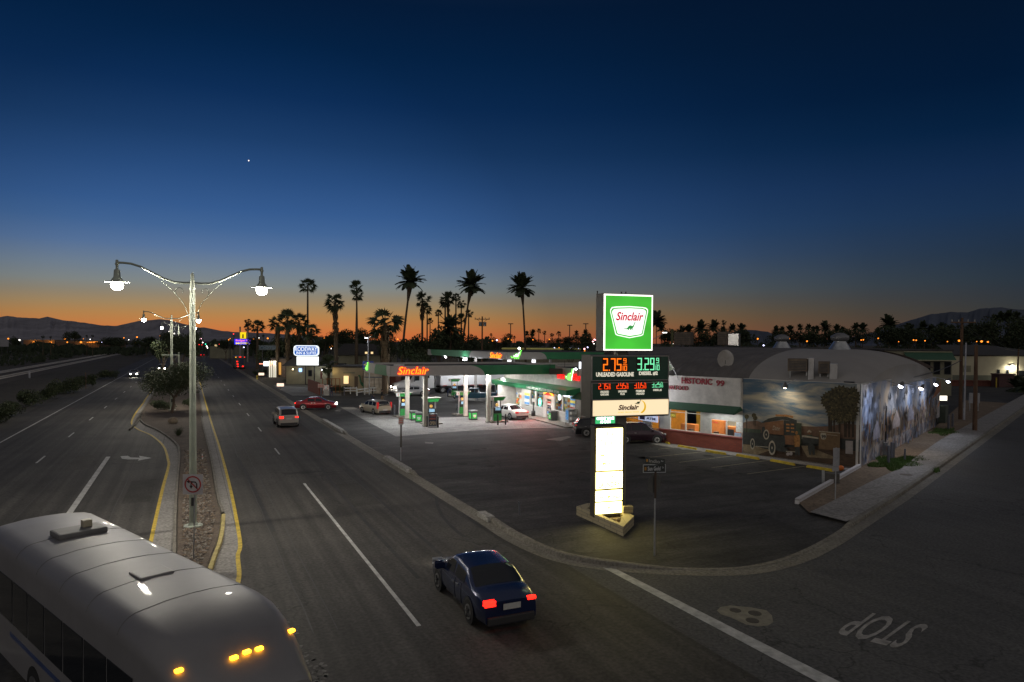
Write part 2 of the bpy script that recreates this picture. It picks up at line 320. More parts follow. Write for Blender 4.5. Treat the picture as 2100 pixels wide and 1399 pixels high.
# boulevard and side street
gut = offs(ks, -.5)
main = MB(); main.sheet([UV(-60, -17), UV(-60, 12.3), UV(24, 12.3), UV(600, 12.3), UV(600, -17)], .0, asph); structure(main.build('boulevard'))
side = [p for p in ks if toUV(p)[0] < 30 or p.x > 5]
sp = [p for p in ks if p.y < 240 and (toUV(p)[1] > 12.15)]
far = sp[-1]; structure(MB().sheet([UV(28, 11.0)] + [Vector(p) for p in sp] + [far+WN*15, kp[-6]+WN*15+WD*2, UV(8, 60), UV(-60, 60), UV(-60, 11)], -.004, asph_s).build('side_street'))
structure(MB().strip([UV(7, 62) + WD*0, kp[-1]+WN*16], [UV(5, 64), kp[-1]+WN*18.5], .03, walkm).build('far_sidewalk'))
# sidewalk and verges along the side street
walk_in = [G(*p) for p in [(1661, 1057), (1717, 1029), (1786, 993), (1849, 964), (1890, 933), (1930, 905), (1968, 884)]]
walk_in += [walk_in[-1]+WD*40, walk_in[-1]+WD*150]
wo = [p for p in offs(ks, .23) if p.x > 15.0 and p.y > 29]
structure(MB().sheet([G(1745, 1080)+Vector((-.1, .25, 0))] + wo + [walk_in[-1]] + walk_in[::-1], .16, walkm).build('sidewalk'))
C0 = G(1763, 961); C1 = G(1918, 877)
structure(MB().sheet([G(1634, 1031), walk_in[0], walk_in[1], walk_in[2], walk_in[3], walk_in[4], walk_in[5], walk_in[6], walk_in[7], C1+WD*40-WN*3, C1, C0], .10, dirtm).build('dirt_verge'))
# station concrete, walkway in front of the restaurant
cp = [(698, 836), (724, 835), (737, 840), (795, 852), (866, 857), (995, 856), (1075, 853), (1120, 868), (1160, 880), (1100, 878), (960, 884), (812, 896)]
structure(MB().sheet([G(*p) for p in cp], .028, conc).build('concrete_apron'))
structure(MB().strip([G(1330, 905), G(1364, 910), G(1523, 931), G(1763, 964)], [G(1318, 908), G(1357, 916), G(1516, 937), G(1752, 969)], .05, walkm).build('restaurant_walk'))
# far driveway aprons by the motel
structure(MB().sheet([G(*p) for p in [(560, 790), (700, 800), (700, 812), (600, 812), (575, 800)]], .03, conc).build('motel_drive'))
structure(MB().sheet([UV(122, 12.5), UV(122, 160), UV(330, 160), UV(330, 12.5)], .01, ground_mat('far_lot', (.06, .055, .045), (.1, .09, .07), .1, 3)).build('motel_grounds'))

# median
yl = [UV(18, -1.3), UV(27.8, -1.38), UV(40, -1.3), UV(47.5, -1.18)] + [G(*p) for p in [(345, 945), (335, 915), (310, 893), (283, 881), (270, 868), (278, 848)]] + [UV(100, -5.2), UV(130, -5.3), UV(400, -5.3)]
yr = [UV(20.2, .55), UV(22, 1.1), UV(24.5, 1.5), UV(27, 1.62), UV(31, 1.87), UV(52, 2.05), UV(114, 1.9), UV(400, 1.9)]
yl = catmull([Vector(p) for p in yl], 6); yr = catmull([Vector(p) for p in yr], 6)
med = MB(); med.sheet([Vector((p.x, p.y, 0)) for p in yl] + yr[::-1], .012, walkm); structure(med.build('median_slab'))
gl_px = [(358, 1195), (363, 1182), (364, 1079), (366, 1010), (369, 965), (371, 924), (360, 904), (329, 882), (296, 866), (290, 850)]
gr_px = [(404, 1222), (417, 1182), (432, 1140), (446, 1102), (452, 1060), (450, 1040), (443, 1020), (429, 936), (412, 860)]
gl_ = catmull([UV(19.5, -.45)] + [G(*p, .15) for p in gl_px] + [UV(95, -4.6, .15), UV(400, -4.6, .15)], 5); gr_ = catmull([UV(19.8, -.2)] + [G(*p, .15) for p in gr_px] + [UV(114, 1.3, .15), UV(400, 1.3, .15)], 5)
def kerb_line(mb, pts, w, h, mat, sgn):
    a = offs(pts, 0); b = offs(pts, sgn*w*.3); c = offs(pts, sgn*w); n = len(a)
    vs = [(p.x, p.y, .01) for p in a] + [(p.x, p.y, h) for p in b] + [(p.x, p.y, h) for p in c] + [(p.x, p.y, .01) for p in c]
    mb.add(vs, [(j*n+i, j*n+i+1, (j+1)*n+i+1, (j+1)*n+i) for j in range(3) for i in range(n-1)], mat)
mk = MB(); kerb_line(mk, gl_, .16, .16, kerbm, 1)
k_cut = [p for p in gr_ if toUV(p)[0] < 33.5]; kerb_line(mk, [p for p in gr_ if toUV(p)[0] >= 33.4], .16, .16, kerbm, -1)
kerb_line(mk, k_cut, .2, .17, M('faded_yellow_kerb', (.40, .33, .13), .85, var=.35, sc_=3), -1); structure(mk.build('median_kerb'))
gravm = ground_mat('median_gravel_bed', (.085, .068, .055), (.15, .12, .095), 1.5, 14, .95, bump=1.)
structure(MB().sheet([p for p in gl_] + gr_[::-1], .12, gravm).build('median_bed'))
# loose gravel stones in the median
st = MB(); stm = [M('gravel_stone_'+k, c, .9, var=.2, sc_=8) for k, c in (('brown', (.17, .125, .09)), ('grey', (.22, .20, .175)), ('dark', (.08, .065, .055)))]
def edge_at(line, u):
    best = min(line, key=lambda p: abs(toUV(p)[0]-u)); return toUV(best)[1]
ico = bmesh.new(); bmesh.ops.create_icosphere(ico, subdivisions=1, radius=1); iv = [v.co.copy() for v in ico.verts]; ifs = [[v.index for v in f.verts] for f in ico.faces]; ico.free()
for k in range(3400):
    u = 20 + 34*rnd.random()**1.25; a = edge_at(gl_, u)+.22; b = edge_at(gr_, u)-.22
    if b <= a: continue
    c = UV(u, rnd.uniform(a, b), .12); r = rnd.uniform(.03, .085); q = [rnd.uniform(.7, 1.2) for _ in range(3)]
    st.add([(c.x+p.x*r*q[0], c.y+p.y*r*q[1], .125+p.z*r*q[2]*.7) for p in iv], ifs, rnd.choice(stm))
tag(st.build('gravel'), 'brown and grey loose gravel filling the road median', 'gravel', kind='stuff')

# markings
mk = MB()
def line(mb, pts, w, z, mat):
    a = offs(pts, w/2); b = offs(pts, -w/2); mb.strip(a, b, z, mat)
def dash(u0, u1, v, w, mat=paint): mk.sheet([UV(u0, v-w/2), UV(u1, v-w/2), UV(u1, v+w/2), UV(u0, v+w/2)], .006, mat)
dash(18.3, 39.4, 5.83, .13)
for k in range(24): dash(50.2+13.4*k, 53.2+13.4*k, 5.75, .11)
for k in range(24): dash(52.7+13.0*k-13, 55.7+13*k-13, -8.9, .12)
dash(20, 420, -13.14, .13); dash(20, 53.7, -4.98, .26)
lines = mk.build('lane_markings'); structure(lines)
mk = MB(); line(mk, [p+Vector((0, 0, 0)) for p in yl if toUV(p)[0] > 19], .15, .018, paint_y); line(mk, [p for p in yr if toUV(p)[0] > 20.5], .15, .018, paint_y); structure(mk.build('yellow_edge_lines'))
mk = MB(); mk.sheet([G(1228, 1160), G(1241, 1156), G(1760, 1418), G(1715, 1420)], .008, paint); structure(mk.build('stop_line'))
ar = [(247, 936), (262, 935), (268, 938.5), (287, 939), (285, 935), (311, 939.5), (283, 945), (285, 942), (262, 942.5), (250, 941)]
structure(MB().sheet([G(*p) for p in ar], .008, paint).build('turn_arrow'))
sm = text('stop_marking', 'STOP', 0, 1, 0, 1, M('stop_paint', (.27, .26, .25), .8, var=.35, sc_=3), flat=True, bold=.012); a, b, c, d = [G(*p) for p in ((1909, 1283), (1772, 1253), (1842, 1331), (1711, 1299))]
# bottom-left, bottom-right, top-left, top-right as read by a driver on the side street
for v in sm.data.vertices:
    x, y = v.co.x, v.co.y; p = (a*(1-x)+b*x)*(1-y) + (c*(1-x)+d*x)*y; v.co = (p.x, p.y, .006 if v.co.z > .005 else .001)
structure(sm)
pp = [(1470, 1252), (1478, 1245), (1498, 1242), (1540, 1246), (1572, 1252), (1583, 1262), (1586, 1276), (1575, 1283), (1555, 1285), (1530, 1281), (1500, 1267), (1478, 1260)]
pa = MB(); pa.sheet([G(*p) for p in pp], .003, M('concrete_collar', (.20, .185, .145), .85, var=.25, sc_=3))
structure(pa.build('manhole_collar'))
pa = MB()
for px, py, r in ((1508, 1252, .17), (1548, 1258, .19), (1543, 1273, .19)): g = G(px, py); pa.cyl((g.x, g.y, .003), (g.x, g.y, .012), r, M('iron_cover', (.07, .062, .05), .7, .2, var=.3, sc_=20), n=18)
structure(pa.build('valve_covers'))
pk = MB()
for a, b in [((1350, 922), (1388, 918)), ((1330, 939), (1445, 927)), ((1393, 949), (1510, 935)), ((1459, 960), (1576, 945)), ((1532, 973), (1650, 957))]: line(pk, [G(*a), G(*b)], .11, .026, paint_d)
structure(pk.build('parking_lines'))
g = G(1858, 979); structure(MB().cyl((g.x, g.y, .16), (g.x, g.y, .165), .35, M('iron_cover_rust', (.09, .07, .055), .7, .3), n=20).build('sidewalk_cover'))
blk_m = ground_mat('kerb_block_concrete', (.24, .235, .22), (.36, .35, .33), 1.5, 8., .85)
kb2 = MB()
for u0, u1 in ((59.5, 70.0), (39.8, 45.8), (27.6, 28.9)):
    ps = [UV(u0+(u1-u0)*i/12, 12.28+.02*rnd.uniform(-1, 1)) for i in range(13)]; a_, b_ = offs(ps, .0), offs(ps, .34); n = 13
    hh = [.05 if i in (0, 12) else .24 for i in range(13)]; kb2.add([(p.x, p.y, .02) for p in a_]+[(p.x+EN[0]*.04, p.y, h) for p, h in zip(a_, hh)]+[(p.x, p.y, h) for p, h in zip(b_, hh)]+[(p.x, p.y, .02) for p in b_], [(j*n+i, j*n+i+1, (j+1)*n+i+1, (j+1)*n+i) for j in range(3) for i in range(n-1)], blk_m)
structure(kb2.build('kerb_blocks'))
# tar seams and joints in the boulevard
sm_ = MB(); tar = M('tar_seam', (.022, .021, .02), .6, var=.2)
def wig(u0, u1, v0, amp, w):
    pts = [UV(u0+(u1-u0)*i/40, v0+amp*math.sin(i*.9)*.3+rnd.uniform(-amp, amp)*.4) for i in range(41)]; line(sm_, pts, w, .003, tar)
for a_ in ((19, 58, 3.05, .05, .035), (19, 75, 3.7, .05, .03), (22, 60, 8.6, .04, .03), (30, 90, -3.2, .04, .03), (26, 80, -7.0, .04, .03), (14, 40, 10.2, .05, .03)): wig(*a_)
for u_ in (21.5, 27, 35.5, 44, 57): line(sm_, [UV(u_+rnd.uniform(-.1, .1), 2.2+i*.6) for i in range(16)], .025, .003, tar)
structure(sm_.build('road_seams'))
st_ = MB(); oilm = M('oil_stain', (.012, .0115, .011), .9, var=.3)
for k in range(26):
    u_, v_ = (rnd.uniform(28, 56), rnd.uniform(15, 30)) if k < 16 else (rnd.uniform(30, 40), rnd.uniform(29, 35)); c = UV(u_, v_); r_ = rnd.uniform(.12, .5); st_.sheet([(c.x+r_*rnd.uniform(.6, 1.2)*math.cos(i*.524), c.y+r_*rnd.uniform(.6, 1.2)*math.sin(i*.524)) for i in range(12)], .0235, oilm)
structure(st_.build('oil_stains'))
pt_ = MB(); pmd = ground_mat('patch_asphalt_dark', (.033, .0315, .029), (.062, .059, .054), .8, 10, .85, cracks=.3); pml = ground_mat('patch_asphalt_pale', (.055, .052, .047), (.088, .083, .075), .8, 10, .85, cracks=.4)
for (u_, v_, du, dv, m_) in ((33, 7.2, 5.5, 1.6, pmd), (46, 3.0, 7, 1.1, pml), (24.5, 9.4, 3.2, 1.9, pml), (38, -3.0, 6, 1.3, pmd), (60, 8.4, 9, 1.4, pmd), (49, -7.2, 6, 1.5, pml)):
    pt_.sheet([UV(u_+rnd.uniform(-.1, .1), v_), UV(u_+du, v_+rnd.uniform(-.08, .08)), UV(u_+du+rnd.uniform(-.1, .1), v_+dv), UV(u_, v_+dv+rnd.uniform(-.08, .08))], .0015, m_)
structure(pt_.build('road_patches'))
spm = M('dried_spill', (.15, .145, .135), .85, var=.4, sc_=6); sp_ = MB()
for k in range(150):
    q_ = rnd.random(); px = 555+110*q_+rnd.gauss(0, 14); py = 1262+150*q_**.8+rnd.gauss(0, 16); c = G(px, py); r_ = rnd.uniform(.008, .045); an = rnd.uniform(0, 3.14); sp_.sheet([(c.x+r_*(1+1.5*abs(math.cos(an-i*1.047)))*math.cos(i*1.047), c.y+r_*(1+1.5*abs(math.cos(an-i*1.047)))*math.sin(i*1.047)) for i in range(6)], .0045, spm)
structure(sp_.build('dried_spill'))
skm = M('tyre_mark', (.022, .021, .021), .75, var=.4, sc_=2); sk_ = MB()
for (v0_, u0_, u1_, bend) in ((7.0, 22, 44, .5), (8.55, 22, 44, .5), (3.2, 30, 50, -.2), (10.2, 26, 34, 1.6), (11.4, 27, 34, 1.5)): line(sk_, [UV(u0_+(u1_-u0_)*i/20, v0_+bend*(i/20)**2) for i in range(21)], .16, .0035, skm)
structure(sk_.build('tyre_marks'))
# old concrete patches in the lot
op = MB()
for pts in ([(1118, 902), (1165, 895), (1172, 897), (1150, 905)], [(871, 907), (889, 908), (888, 911), (872, 910)], [(1395, 921), (1420, 919), (1424, 921), (1400, 923)]): op.sheet([G(*p) for p in pts], .024, M('pale_patch', (.17, .16, .15), .8, var=.3))
structure(op.build('lot_patches'))

# hills on the horizon
def hills(name, prof, Y, mat, depth=1800):
    mb = MB(); n0 = []; 
    pts = []
    for i in range(len(prof)-1):
        (x0, y0), (x1, y1) = prof[i], prof[i+1]; k = max(2, int(abs(x1-x0)/6))
        for j in range(k): t = j/k; pts.append((x0+(x1-x0)*t, y0+(y1-y0)*t + rnd.uniform(-.6, .6)))
    pts.append(prof[-1]); rows = []
    for q, (dy, s) in enumerate(((-depth*.5, 0), (-depth*.3, .35), (-depth*.12, .72), (0, 1), (depth*.4, .5), (depth, 0))):
        row = []
        for (x, y) in pts:
            p = A(x, y, Y); hz = p.z*s*(1 + (rnd.uniform(-.09, .09) if 0 < s < 1 else 0)); row.append((p.x*(Y+dy)/Y if q < 3 else p.x, Y+dy, max(hz, -2) if s else -2))
        rows += row
    n = len(pts); mb.add(rows, [(j*n+i, j*n+i+1, (j+1)*n+i+1, (j+1)*n+i) for j in range(5) for i in range(n-1)], mat, False)
    return structure(fixn(mb.build(name)))
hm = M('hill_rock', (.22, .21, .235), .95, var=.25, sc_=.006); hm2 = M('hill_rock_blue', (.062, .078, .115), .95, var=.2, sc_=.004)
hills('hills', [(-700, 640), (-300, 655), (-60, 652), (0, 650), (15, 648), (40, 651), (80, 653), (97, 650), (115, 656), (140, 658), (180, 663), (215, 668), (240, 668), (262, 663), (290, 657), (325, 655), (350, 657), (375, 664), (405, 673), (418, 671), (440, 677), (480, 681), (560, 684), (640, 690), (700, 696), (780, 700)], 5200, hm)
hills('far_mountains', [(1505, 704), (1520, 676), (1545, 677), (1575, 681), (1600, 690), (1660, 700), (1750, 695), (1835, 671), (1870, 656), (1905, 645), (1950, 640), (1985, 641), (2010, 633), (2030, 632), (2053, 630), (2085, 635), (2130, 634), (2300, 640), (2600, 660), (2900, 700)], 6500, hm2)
# railway beside the boulevard
bal = M('ballast', (.07, .062, .055), .95, var=.3, sc_=1.5, bump=.6); rail = M('rail_steel', (.62, .58, .52), .6, .0, var=.1)
rw = MB(); slp = M('sleeper_wood', (.05, .04, .035), .9)
for v0 in (-32.6, -38.0):
    rw.strip([UV(60, v0-2.6), UV(900, v0-2.6)], [UV(60, v0-1.6), UV(900, v0-1.6)], -.05, bal, .42); rw.strip([UV(60, v0-1.6), UV(900, v0-1.6)], [UV(60, v0+1.6), UV(900, v0+1.6)], .42, bal); rw.strip([UV(60, v0+1.6), UV(900, v0+1.6)], [UV(60, v0+2.6), UV(900, v0+2.6)], .42, bal, -.05)
    for s in (-.75, .75):
        a = UV(60, v0+s-.10); b = UV(900, v0+s-.10); c = UV(60, v0+s+.10); d = UV(900, v0+s+.10)
        for zz, p, q in ((.64, (a, b), (c, d)),): rw.add([(*a[:2], .64), (*b[:2], .64), (*d[:2], .64), (*c[:2], .64), (*a[:2], .42), (*b[:2], .42), (*d[:2], .42), (*c[:2], .42)], [(0, 1, 2, 3), (0, 4, 5, 1), (3, 2, 6, 7)], rail)
    for k in range(300): c = UV(62+k*.7, v0, .43); e = Vector((EN[0], EN[1], 0))*1.25; f = Vector((ED[0], ED[1], 0))*.12; rw.add([(c-e-f)[:], (c+e-f)[:], (c+e+f)[:], (c-e+f)[:]], [(0, 1, 2, 3)], slp)
structure(rw.build('railway_track'))
# ---------------------------------------------------------------- materials for the built things
white = M('white_paint', (.62, .61, .58), .6, var=.08, sc_=2, bump=.1); offw = M('stucco_white', (.58, .56, .52), .85, var=.14, sc_=1.6, bump=.4)
greym = M('grey_panel', (.46, .44, .43), .45, var=.05); green = M('canopy_green', (.045, .25, .11), .32, var=.12, sc_=.8); greend = M('dark_green', (.02, .085, .045), .5)
black = M('black_plastic', (.02, .02, .02), .4, var=0); dark = M('dark_metal', (.05, .05, .055), .5, .3); steel = M('galvanised_steel', (.42, .43, .44), .4, .9, var=.15); dkbox = M('sign_cabinet', (.062, .058, .05), .5, .2, var=.15)
roofm = M('roof_felt', (.06, .056, .052), .9, var=.3, sc_=.8, bump=.3); woodp = M('pole_wood', (.13, .075, .045), .9, var=.3, sc_=2, stretch=(4, 4, .4)); redb = M('red_paint', (.45, .03, .03), .5); alum = M('aluminium', (.55, .55, .56), .3, .9, var=.08)
redneon = E('red_neon', (1., .028, .008), 1.9); orneon = E('orange_neon', (1., .42, .02), 1.7); gneon = E('green_neon', (.22, 1., .12), 1.7, True); wneon = E('white_neon', (.93, .97, 1.), 2.2)
glassd = glass('dark_glass', (.015, .018, .022)); cg = clear_glass()
def M2(name, base, th, O):                      # frame helper
    return base

# ---------------------------------------------------------------- station canopy by the boulevard
Fc = A(801.7, 772, UV(59.5, 16.3).y); CZ = Fc.z; CT = CZ + .93
can = thing('station_canopy', 'green and white forecourt canopy with red lit lettering over the pumps nearest the boulevard', 'canopy', (Fc.x, Fc.y, 0), TH)
CL, CD = 16.6, 9.6
mb = MB(); mb.box(.05, CL-.05, .05, CD-.05, CZ+.05, CT-.25, white); mb.box(.1, CL-.1, .1, CD-.1, CT-.249, CT-.2, roofm); mb.build('roof', can)
mb = MB(); mb.box(0, CL, -.06, .05, CZ, CT, greym); mb.box(-.06, .05, .052, CD, CZ, CT, greym); mb.box(0, CL, CD-.02, CD+.06, CZ, CT, greym); mb.box(CL-.05, CL+.06, .052, CD-.03, CZ, CT, greym); mb.build('fascia', can)
mb = MB()
# swept green bands on front and side
x0 = 7.3
cur = [(x0 + 1.7*(math.sin(t*math.pi/2))**1.0*1.0, CZ + (1-t)*.93 + .0) for t in [i/8 for i in range(9)]]
cur = [(x0 + 1.75*math.sin(math.pi/2*i/8), CZ + .93*(math.cos(math.pi/2*i/8))) for i in range(9)]
mb.xz(cur + [(CL+.055, CZ+.001), (CL+.055, CT+.002), (x0, CT+.002)], -.072, -.062, green)
mb.build('green_band', can)
mb = MB()
cL = [(5.0 + .7*math.sin(math.pi/2*i/8), CZ + .93*math.cos(math.pi/2*i/8)) for i in range(9)]; cR = [(.9 + .5*math.sin(math.pi/2*i/8), CT - .93*math.cos(math.pi/2*i/8)) for i in range(9)]
poly = [(-.066, p[0], p[1]) for p in cL] + [(-.066, p[0], p[1]) for p in cR]
mb.add(poly + [(-.074, p[1], p[2]) for p in poly], [tuple(range(18)), tuple(range(18, 36))] + [(i, (i+1) % 18, 18+(i+1) % 18, 18+i) for i in range(18)], green); mb.build('green_band', can)
s0 = PH(815, 700, Fc, TH)[0]; s1 = PH(879, 700, Fc, TH)[0]
text('lettering', 'Sinclair', s0, s1, CZ+.12, CZ+.86, redneon, can, y=-.08, shear=.25, bold=.045, ext=.04); text('neon_tubes', 'Sinclair', s0+.04, s1-.04, CZ+.16, CZ+.82, orneon, can, y=-.135, shear=.25, bold=-.008, ext=.01)
mb = MB(); d = dino(0, 0, 1.05)
dn = [(-.09, CD-.9 - p[0]*1.0, CZ+.5+p[1]*1.25) for p in DINO]; k = len(dn); mb.add(dn + [(-.16, p[1], p[2]) for p in dn], [tuple(range(k)), tuple(range(k, 2*k))] + [(i, (i+1) % k, k+(i+1) % k, k+i) for i in range(k)], gneon); mb.build('emblem', can)
for (px, py) in ((835, 860), (872, 875), (954.5, 855), (1001.5, 867)):
    g = G(px, py); l = g - Vector((Fc.x, Fc.y, 0)); lx = l.x*EN[0]+l.y*EN[1]; ly = l.x*ED[0]+l.y*ED[1]
    mb = MB(); mb.box(lx-.19, lx+.19, ly-.19, ly+.19, .02, CZ+.05, M('column_cream', (.50, .47, .40), .6, var=.15, sc_=1.5), .02); mb.box(lx-.25, lx+.25, ly-.25, ly+.25, .03, .12, kerbm); mb.build('column', can)
for i in range(4):
    for j in range(2):
        x = 1.9+i*4.1; y = 2.3+j*4.9; mb = MB(); mb.box(x-.3, x+.3, y-.3, y+.3, CZ+.02, CZ+.055, M('canopy_lens', (.8, .8, .8), .4, em=(1, .97, .9), es=14, var=0)); mb.build('downlight', can)
        area((x, y, CZ-.02), .6, .6, 185, (.97, .98, 1.), parent=can)
# rooftop bits
mb = MB(); mb.box(.35, 1.3, .25, .4, CT, CT+.12, M('roof_tag', (.6, .6, .62), .6)); mb.build('roof_plate', can)

# ---------------------------------------------------------------- truck canopy behind
Kc = UV(78.9, 36.6); kz0, kz1 = 5.78, 6.72
can2 = thing('truck_canopy', 'long green and white truck stop canopy standing behind the general store roof', 'canopy', (Kc.x, Kc.y, 0), TH)
mb = MB(); mb.box(.05, 24, .05, 31.5, kz0, kz1-.2, greym); mb.box(.07, 23.9, .07, 31.4, kz1-.199, kz1-.15, roofm); mb.build('roof', can2)
mb = MB(); mb.box(-.05, 24.05, -.06, .0, kz0, kz1, greym); mb.box(-.06, 0., .002, 31.6, kz0, kz1, greym); mb.build('fascia', can2)
mb = MB()
def sideband(mb, y0, y1, x, z0, z1, mat, c=.8):
    L1 = [(y0 + c*(math.sin(math.pi/2*i/6)), z0 + (z1-z0)*math.cos(math.pi/2*i/6)) for i in range(7)]; L2 = [(y1 - c*(1-math.sin(math.pi/2*i/6)), z1-(z1-z0)*math.cos(math.pi/2*i/6)) for i in range(7)]
    p = [(x, a, b) for a, b in L1] + [(x, a, b) for a, b in L2]; k = len(p)
    mb.add(p + [(x-.008, q[1], q[2]) for q in p], [tuple(range(k)), tuple(range(k, 2*k))] + [(i, (i+1) % k, k+(i+1) % k, k+i) for i in range(k)], mat)
e = PH(968, 700, Kc, TH+math.pi/2)[0]; e2 = PH(884, 700, Kc, TH+math.pi/2)[0]
sideband(mb, e-.4, e2, -.065, kz0+.002, kz1+.002, green, 1.2); mb.build('green_band', can2); mb = MB()
cur = [(4.6 + 1.2*math.sin(math.pi/2*i/8), kz0 + (kz1-kz0)*math.cos(math.pi/2*i/8)) for i in range(9)]; mb.xz(cur+[(24.05, kz0), (24.05, kz1+.002), (4.6, kz1+.002)], -.075, -.064, green); mb.build('green_band', can2)
ys = PH(1007, 700, Kc, TH+math.pi/2)[0]; ye = PH(1031, 700, Kc, TH+math.pi/2)[0]
for nm, mt, oy, bo in (('lettering', redneon, -.07, .05), ('neon_tubes', orneon, -.13, -.008)):
    o = text(nm, 'Sinclair', 0, ys-ye, kz0+.12, kz1-.1, mt, can2, y=0, shear=.2, bold=bo, ext=.04); o.location = (oy, ys, 0); o.rotation_euler = (0, 0, -math.pi/2)
dx = PH(1058, 700, Kc, TH)[0]; mb = MB(); mb.xz([(dx+(p[0])*1.55, kz0+.5+p[1]*1.7) for p in DINO], -.13, -.08, gneon); mb.build('emblem', can2)
mb = MB(); mb.xz([(dx+.02+(p[0])*.95, kz0+.58+p[1]*1.0) for p in DINO], -.15, -.135, wneon); mb.build('emblem_highlight', can2)
for lx, ly in ((1.5, 2), (1.5, 14), (1.5, 27), (14, 2), (14, 14), (14, 27)):
    mb = MB(); mb.cyl((lx, ly, .0), (lx, ly, kz0), .2, greym, n=12); mb.build('column', can2)
for lx, ly in ((3, 6), (3, 20), (12, 6), (12, 20)): area((lx, ly, kz0-.05), .8, .8, 260, (1., .98, .95), parent=can2)

# ---------------------------------------------------------------- general store
Sa = G(1071, 847); Sc = G(1189, 876); sth = math.atan2(Sc.y-Sa.y, Sc.x-Sa.x); SL = (Sc-Sa).length
def S(px, py): return PH(px, py, Sa, sth)
def s9(x, y): return S(1030+x/9.33, 740+y/9.33)
def rect9(x0, y0, x1, y1): a = s9(x0, y0); b = s9(x1, y1); return a[0], b[0], b[1], a[1]
wb = brick_mat('white_painted_brick', (.56, .55, .52), (.50, .49, .46), (.38, .37, .35), .4, .1, .012)
store = thing('general_store', 'single storey white store with green awning, red lit lettering and glowing shop windows', 'store building', (Sa.x, Sa.y, 0), sth)
RX = SL + .1; LX = -5.5; top = 5.5
mb = MB(); mb.box(LX, RX, 0, .2, 3.25, top, offw); mb.box(LX, LX+.2, .2, 12, 0, top-.002, offw); mb.box(RX-.2, RX, .2, 12, 0, top-.002, offw); mb.box(LX, RX, 12, 12.2, 0, top, offw)
mb.box(LX+.2, RX-.2, .2, 12, 3.3, 3.4, white); mb.box(-.25, 0.12, 0, .2, 0, 3.25, offw); mb.build('wall', store)
mb = MB(); mb.box(LX+.2, RX-.2, .2, 12, top-.6, top-.5, roofm); mb.build('roof', store)
dr = rect9(850, 720, 940, 1135); dfr = rect9(795, 560, 990, 1135)
wins = [rect9(540, 520, 620, 882), rect9(650, 540, 780, 905), rect9(1005, 580, 1140, 985), rect9(1155, 590, 1290, 1000)]
sill = 1.02
mb = MB(); mb.box(.12, dfr[0], -.02, .2, 0, sill, wb); mb.box(dfr[1], RX, -.02, .2, 0, sill, wb); mb.build('brick_base', store)
mb = MB(); mb.box(.12, dfr[0], -.06, .22, sill+.002, sill+.09, white); mb.box(dfr[1], RX, -.06, .22, sill+.002, sill+.09, white); mb.build('sill', store)
# piers between windows
edges = [.12] ; xs = sorted([(w[0], w[1]) for w in wins] + [(dfr[0], dfr[1])]); mb = MB(); cur = .12
for a, b in xs:
    if a-cur > .02: MB().box(cur, a, .03, .18, sill+.09, 3.25, offw).build('wall_pier', store)
    cur = b
MB().box(cur, RX, .03, .18, sill+.09, 3.25, offw).build('wall_pier', store)
for i, (a, b, z0, z1) in enumerate(wins):
    mb = MB(); z0 = sill+.09; z1 = 3.2
    for q in ((a, a+.05, z0, z1), (b-.05, b, z0, z1), (a+.05, b-.05, z0, z0+.05), (a+.05, b-.05, z1-.05, z1), (a+.05, b-.05, 2.55, 2.6)): mb.box(q[0], q[1], .02, .12, q[2], q[3], alum)
    w = mb.build('window', store); mb = MB(); mb.box(a+.05, b-.05, .06, .07, z0+.05, z1-.05, cg); mb.build('pane', w)
# doorway
mb = MB(); mb.box(dfr[0], dr[0], -.04, .16, 0, 3.2, white); mb.box(dr[1], dfr[1], -.04, .16, 0, 3.2, white); mb.box(dr[0], dr[1], -.04, .16, dr[3], 3.2, white); mb.build('door_frame', store)
mb = MB(); a, b = dr[0]+.02, dr[1]-.02
for q in ((a, a+.08, .02, dr[3]-.02), (b-.08, b, .02, dr[3]-.02), (a+.08, b-.08, .02, .3), (a+.08, b-.08, dr[3]-.12, dr[3]-.02), (a+.08, b-.08, 1.05, 1.1)): mb.box(q[0], q[1], .02, .08, q[2], q[3], alum)
dd = mb.build('door', store); mb = MB(); mb.box(a+.08, b-.08, .04, .05, .3, dr[3]-.12, cg); mb.build('pane', dd)
mb = MB(); mb.box(b-.13, b-.10, -.05, .018, .9, 1.3, dark); mb.build('handle', dd)
# posters on the facade
def poster(par, r, cols, y=-.03, name='poster', fr=white):
    x0, x1, z0, z1 = r; mb = MB(); mb.box(x0, x1, y, y+.05, z0, z1, fr); h = z1-z0-.1; w = x1-x0-.1; z = z1-.05
    for c, f in cols: mb.box(x0+.05, x1-.05, y-.008, y-.001, z-h*f, z, c); z -= h*f
    return mb.build(name, par)
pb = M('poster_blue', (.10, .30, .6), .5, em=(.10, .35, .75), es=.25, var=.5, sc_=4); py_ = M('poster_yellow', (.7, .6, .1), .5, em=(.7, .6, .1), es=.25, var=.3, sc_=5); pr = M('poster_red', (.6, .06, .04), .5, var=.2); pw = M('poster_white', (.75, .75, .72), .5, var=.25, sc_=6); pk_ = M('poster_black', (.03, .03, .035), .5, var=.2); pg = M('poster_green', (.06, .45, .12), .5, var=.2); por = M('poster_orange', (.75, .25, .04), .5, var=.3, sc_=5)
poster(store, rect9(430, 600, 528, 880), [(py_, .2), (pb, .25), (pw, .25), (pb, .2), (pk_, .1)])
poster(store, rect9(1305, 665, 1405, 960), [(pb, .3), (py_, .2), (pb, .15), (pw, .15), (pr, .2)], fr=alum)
poster(store, (dr[0]+.14, dr[1]-.14, 1.3, 1.9), [(pr, .3), (pw, .4), (pk_, .3)], y=.0, name='door_sticker'); poster(store, (dr[0]+.14, dr[1]-.14, .45, 1.0), [(pk_, .2), (pb, .6), (pw, .2)], y=.0, name='door_sticker')
